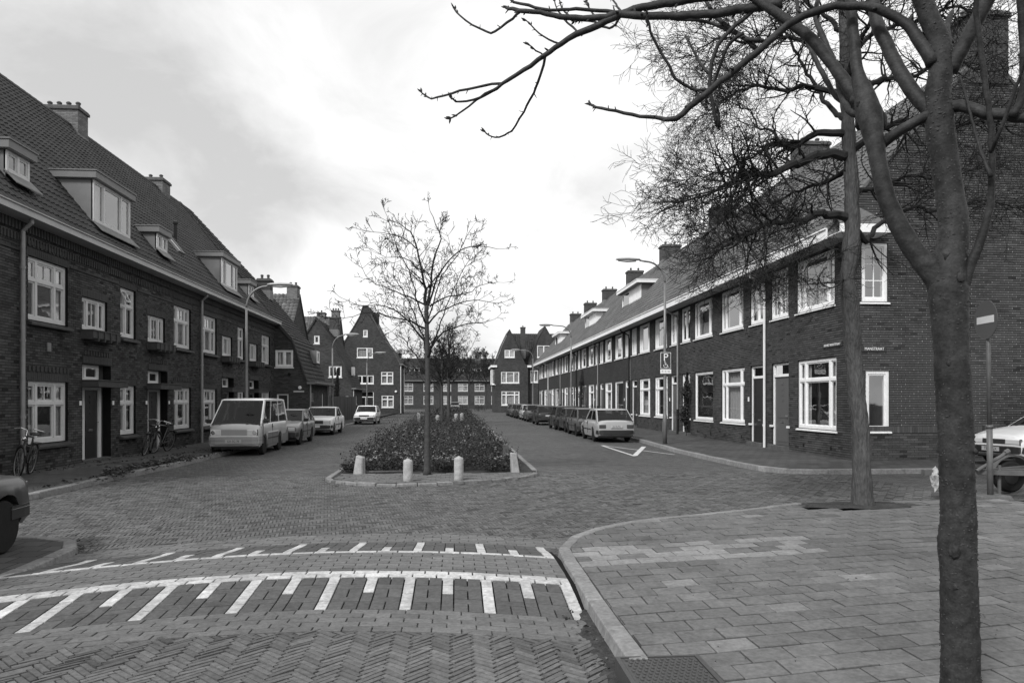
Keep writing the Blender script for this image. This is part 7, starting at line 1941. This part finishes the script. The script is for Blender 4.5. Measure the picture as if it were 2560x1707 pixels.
def hedge(name, label, y0, y1, n, size, seed, hf=1.):
    rg = np.random.default_rng(seed); rr = random.Random(seed); pts = []
    while len(pts) < n:
        x = rr.uniform(-2.75, 1.6); y = y0 + (y1-y0)*rr.random()**(1.7 if y0 < 20 else 1.2)
        if y < 17.7 + .25*math.sin(x*5): continue
        h = hedge_height(x, y if y0 < 20 else 22)*hf*(1 + 1.0*mnoise.noise(Vector((x*1.1, y*.9, seed))) + .8*mnoise.noise(Vector((x*3.2, y*2.6, seed+3))) + .2*math.sin(y*9.7+x*5.))
        z = .06 + max(.08, h)*rr.random()**.5
        pts.append((x + rr.gauss(0,.03), y + rr.gauss(0,.03), z))
        if rr.random() < .011:
            hh = h + rr.uniform(.1,.3); pts.extend([(x+rr.gauss(0,.03), y+rr.gauss(0,.03), .07 + hh*k/10) for k in range(3, 11)])
    b = MB(); V, F, t = leaves_mesh(np.array(pts), size, rg); b.arr.append((V, F, t)); o = b.build(name, M['leaf'], recalc=False); o['kind'] = 'stuff'; o['label'] = label; o['category'] = 'shrubs'
    # woody stems under the leaves
    s = MB()
    for k in range(260 if y0 < 20 else 60):
        x, y = rr.uniform(-2.6,1.5), y0 + (min(y1, y0+9)-y0)*rr.random()
        if y < 17.8: continue
        s.tube([(x,y,.05),(x+rr.gauss(0,.08),y+rr.gauss(0,.08),.25),(x+rr.gauss(0,.16),y+rr.gauss(0,.16),.55)], [.008,.006,.003], 4, cap=False)
    st = s.build('stems', M['twig'], o, recalc=False)
hedge('ground_cover_shrubs', 'low evergreen shrubs filling the front of the planted strip', 17.6, 47.0, 74000, .029, 5)
hedge('ground_cover_shrubs', 'low evergreen shrubs in the far half of the planted strip', 53.5, 112, 14000, .07, 6, 1.15)
# pale tips and flowers among the shrubs
def pale_tips():
    rg = np.random.default_rng(12); rr = random.Random(12); P = []
    for i in range(420):
        x, y = rr.uniform(-2.6,1.5), 17.9 + 14*rr.random()**2; h = hedge_height(x, y)*(1.0+.2*rr.random()); P += [(x+rr.gauss(0,.02), y+rr.gauss(0,.02), .07+h+rr.gauss(0,.02)) for _ in range(4)]
    b = MB(); V, F, t = leaves_mesh(np.array(P), .03, rg); b.arr.append((V, F, t)); o = b.build('pale_shrub_tips', M['curtain_leaf'], recalc=False); o['kind'] = 'stuff'; o['label'] = 'pale leaf tips scattered over the front shrubs'; o['category'] = 'leaves'
M['curtain_leaf'] = mat('pale leaf tip', .20, .6, tone=.7)
pale_tips()
def climber(loc, w, h, label, seed, n=5200, dep=.32):
    rr = random.Random(seed); rg = np.random.default_rng(seed); root = empty('climbing_plant', loc); tag(root, label, 'climbing plant'); P = []
    while len(P) < n:
        z = rr.uniform(.25, h); k = math.sin(min(1, z/h)*PI*.9+.25)*(.75+.3*math.sin(z*5+seed)) ; x = rr.gauss(0, w*.42)*k + .12*math.sin(z*2.2); y = -abs(rr.gauss(0, dep*.5))*k
        P.append((y, x, z))
    b = MB(); V, F, t = leaves_mesh(np.array(P), .05, rg); b.arr.append((V, F, t)); b.build('foliage', M['leaf'], root, recalc=False)
    s = MB()
    for i in range(5): s.tube([(-.05, rr.gauss(0,.05), 0), (-.08, rr.gauss(0,.1), h*.4), (-.05, rr.gauss(0,.2), h*.9)], [.016,.012,.005], 5)
    s.build('stem', M['twig'], root)
climber((11.02, 33.75, KH), .42, 3.0, 'dark climber growing up between the doors on the right terrace', 3)
climber((11.0, 62.5, KH), .75, 4.3, 'tall climber on the wall halfway along the right terrace', 4, n=4200)
climber((-9.4, 58.5, KH), 2.2, 4.2, 'dark creeper hanging over the board fence on the left', 6, n=6500)
def leaf_litter(name, label, spots, n, size, seed, z=KH+.004, sd=.5):
    rr = random.Random(seed); rg = np.random.default_rng(seed); P = []
    for i in range(n):
        x0, y0, x1, y1, h = rr.choice(spots); t = rr.random(); P.append((x0+(x1-x0)*t+rr.gauss(0,.10), y0+(y1-y0)*t+rr.gauss(0,.14), z + abs(rr.gauss(0,h))))
    b = MB(); V, F, t = leaves_mesh(np.array(P), size, rg, flat=.25, tone_sd=sd); b.arr.append((V, F, t)); o = b.build(name, M['dryleaf'], recalc=False); o['kind'] = 'stuff'; o['label'] = label; o['category'] = 'leaves'
leaf_litter('fallen_leaves', 'dry leaves swept into a heap at the left kerb', [(-7.75,16.9,-7.9,17.8,.05)]*3+[(-8.0,18.6,-7.7,21.5,.045)]*4, 1500, .05, 3)
leaf_litter('fallen_leaves', 'dry leaves scattered over the left pavement and gutter', [(-8.0,14,-7.7,24,.01),(-9.6,18,-8.2,26,.006),(-9.9,17,-9.8,28,.01),(-7.5,15.5,-7.5,25.5,.01)], 520, .045, 4)
leaf_litter('gutter_leaves', 'bits of leaf and grit in the gutters of the crossing', [(1.3,9.3,4.0,10.95,.004),(1.0,4.6,1.0,7.9,.004),(-5.5,9.8,-4.3,9.0,.004),(-2.6,15.3,1.3,15.9,.004),(5.6,11.8,9.0,12.1,.006)], 420, .022, 5, z=.006)
leaf_litter('pavement_grit', 'small dark specks of grit on the near pavement', [(1.5,4.6,8.5,6.0,.0),(1.5,6,8.5,8,.0),(2,8.5,8,10.5,.0)], 150, .010, 6, z=KH+.006)
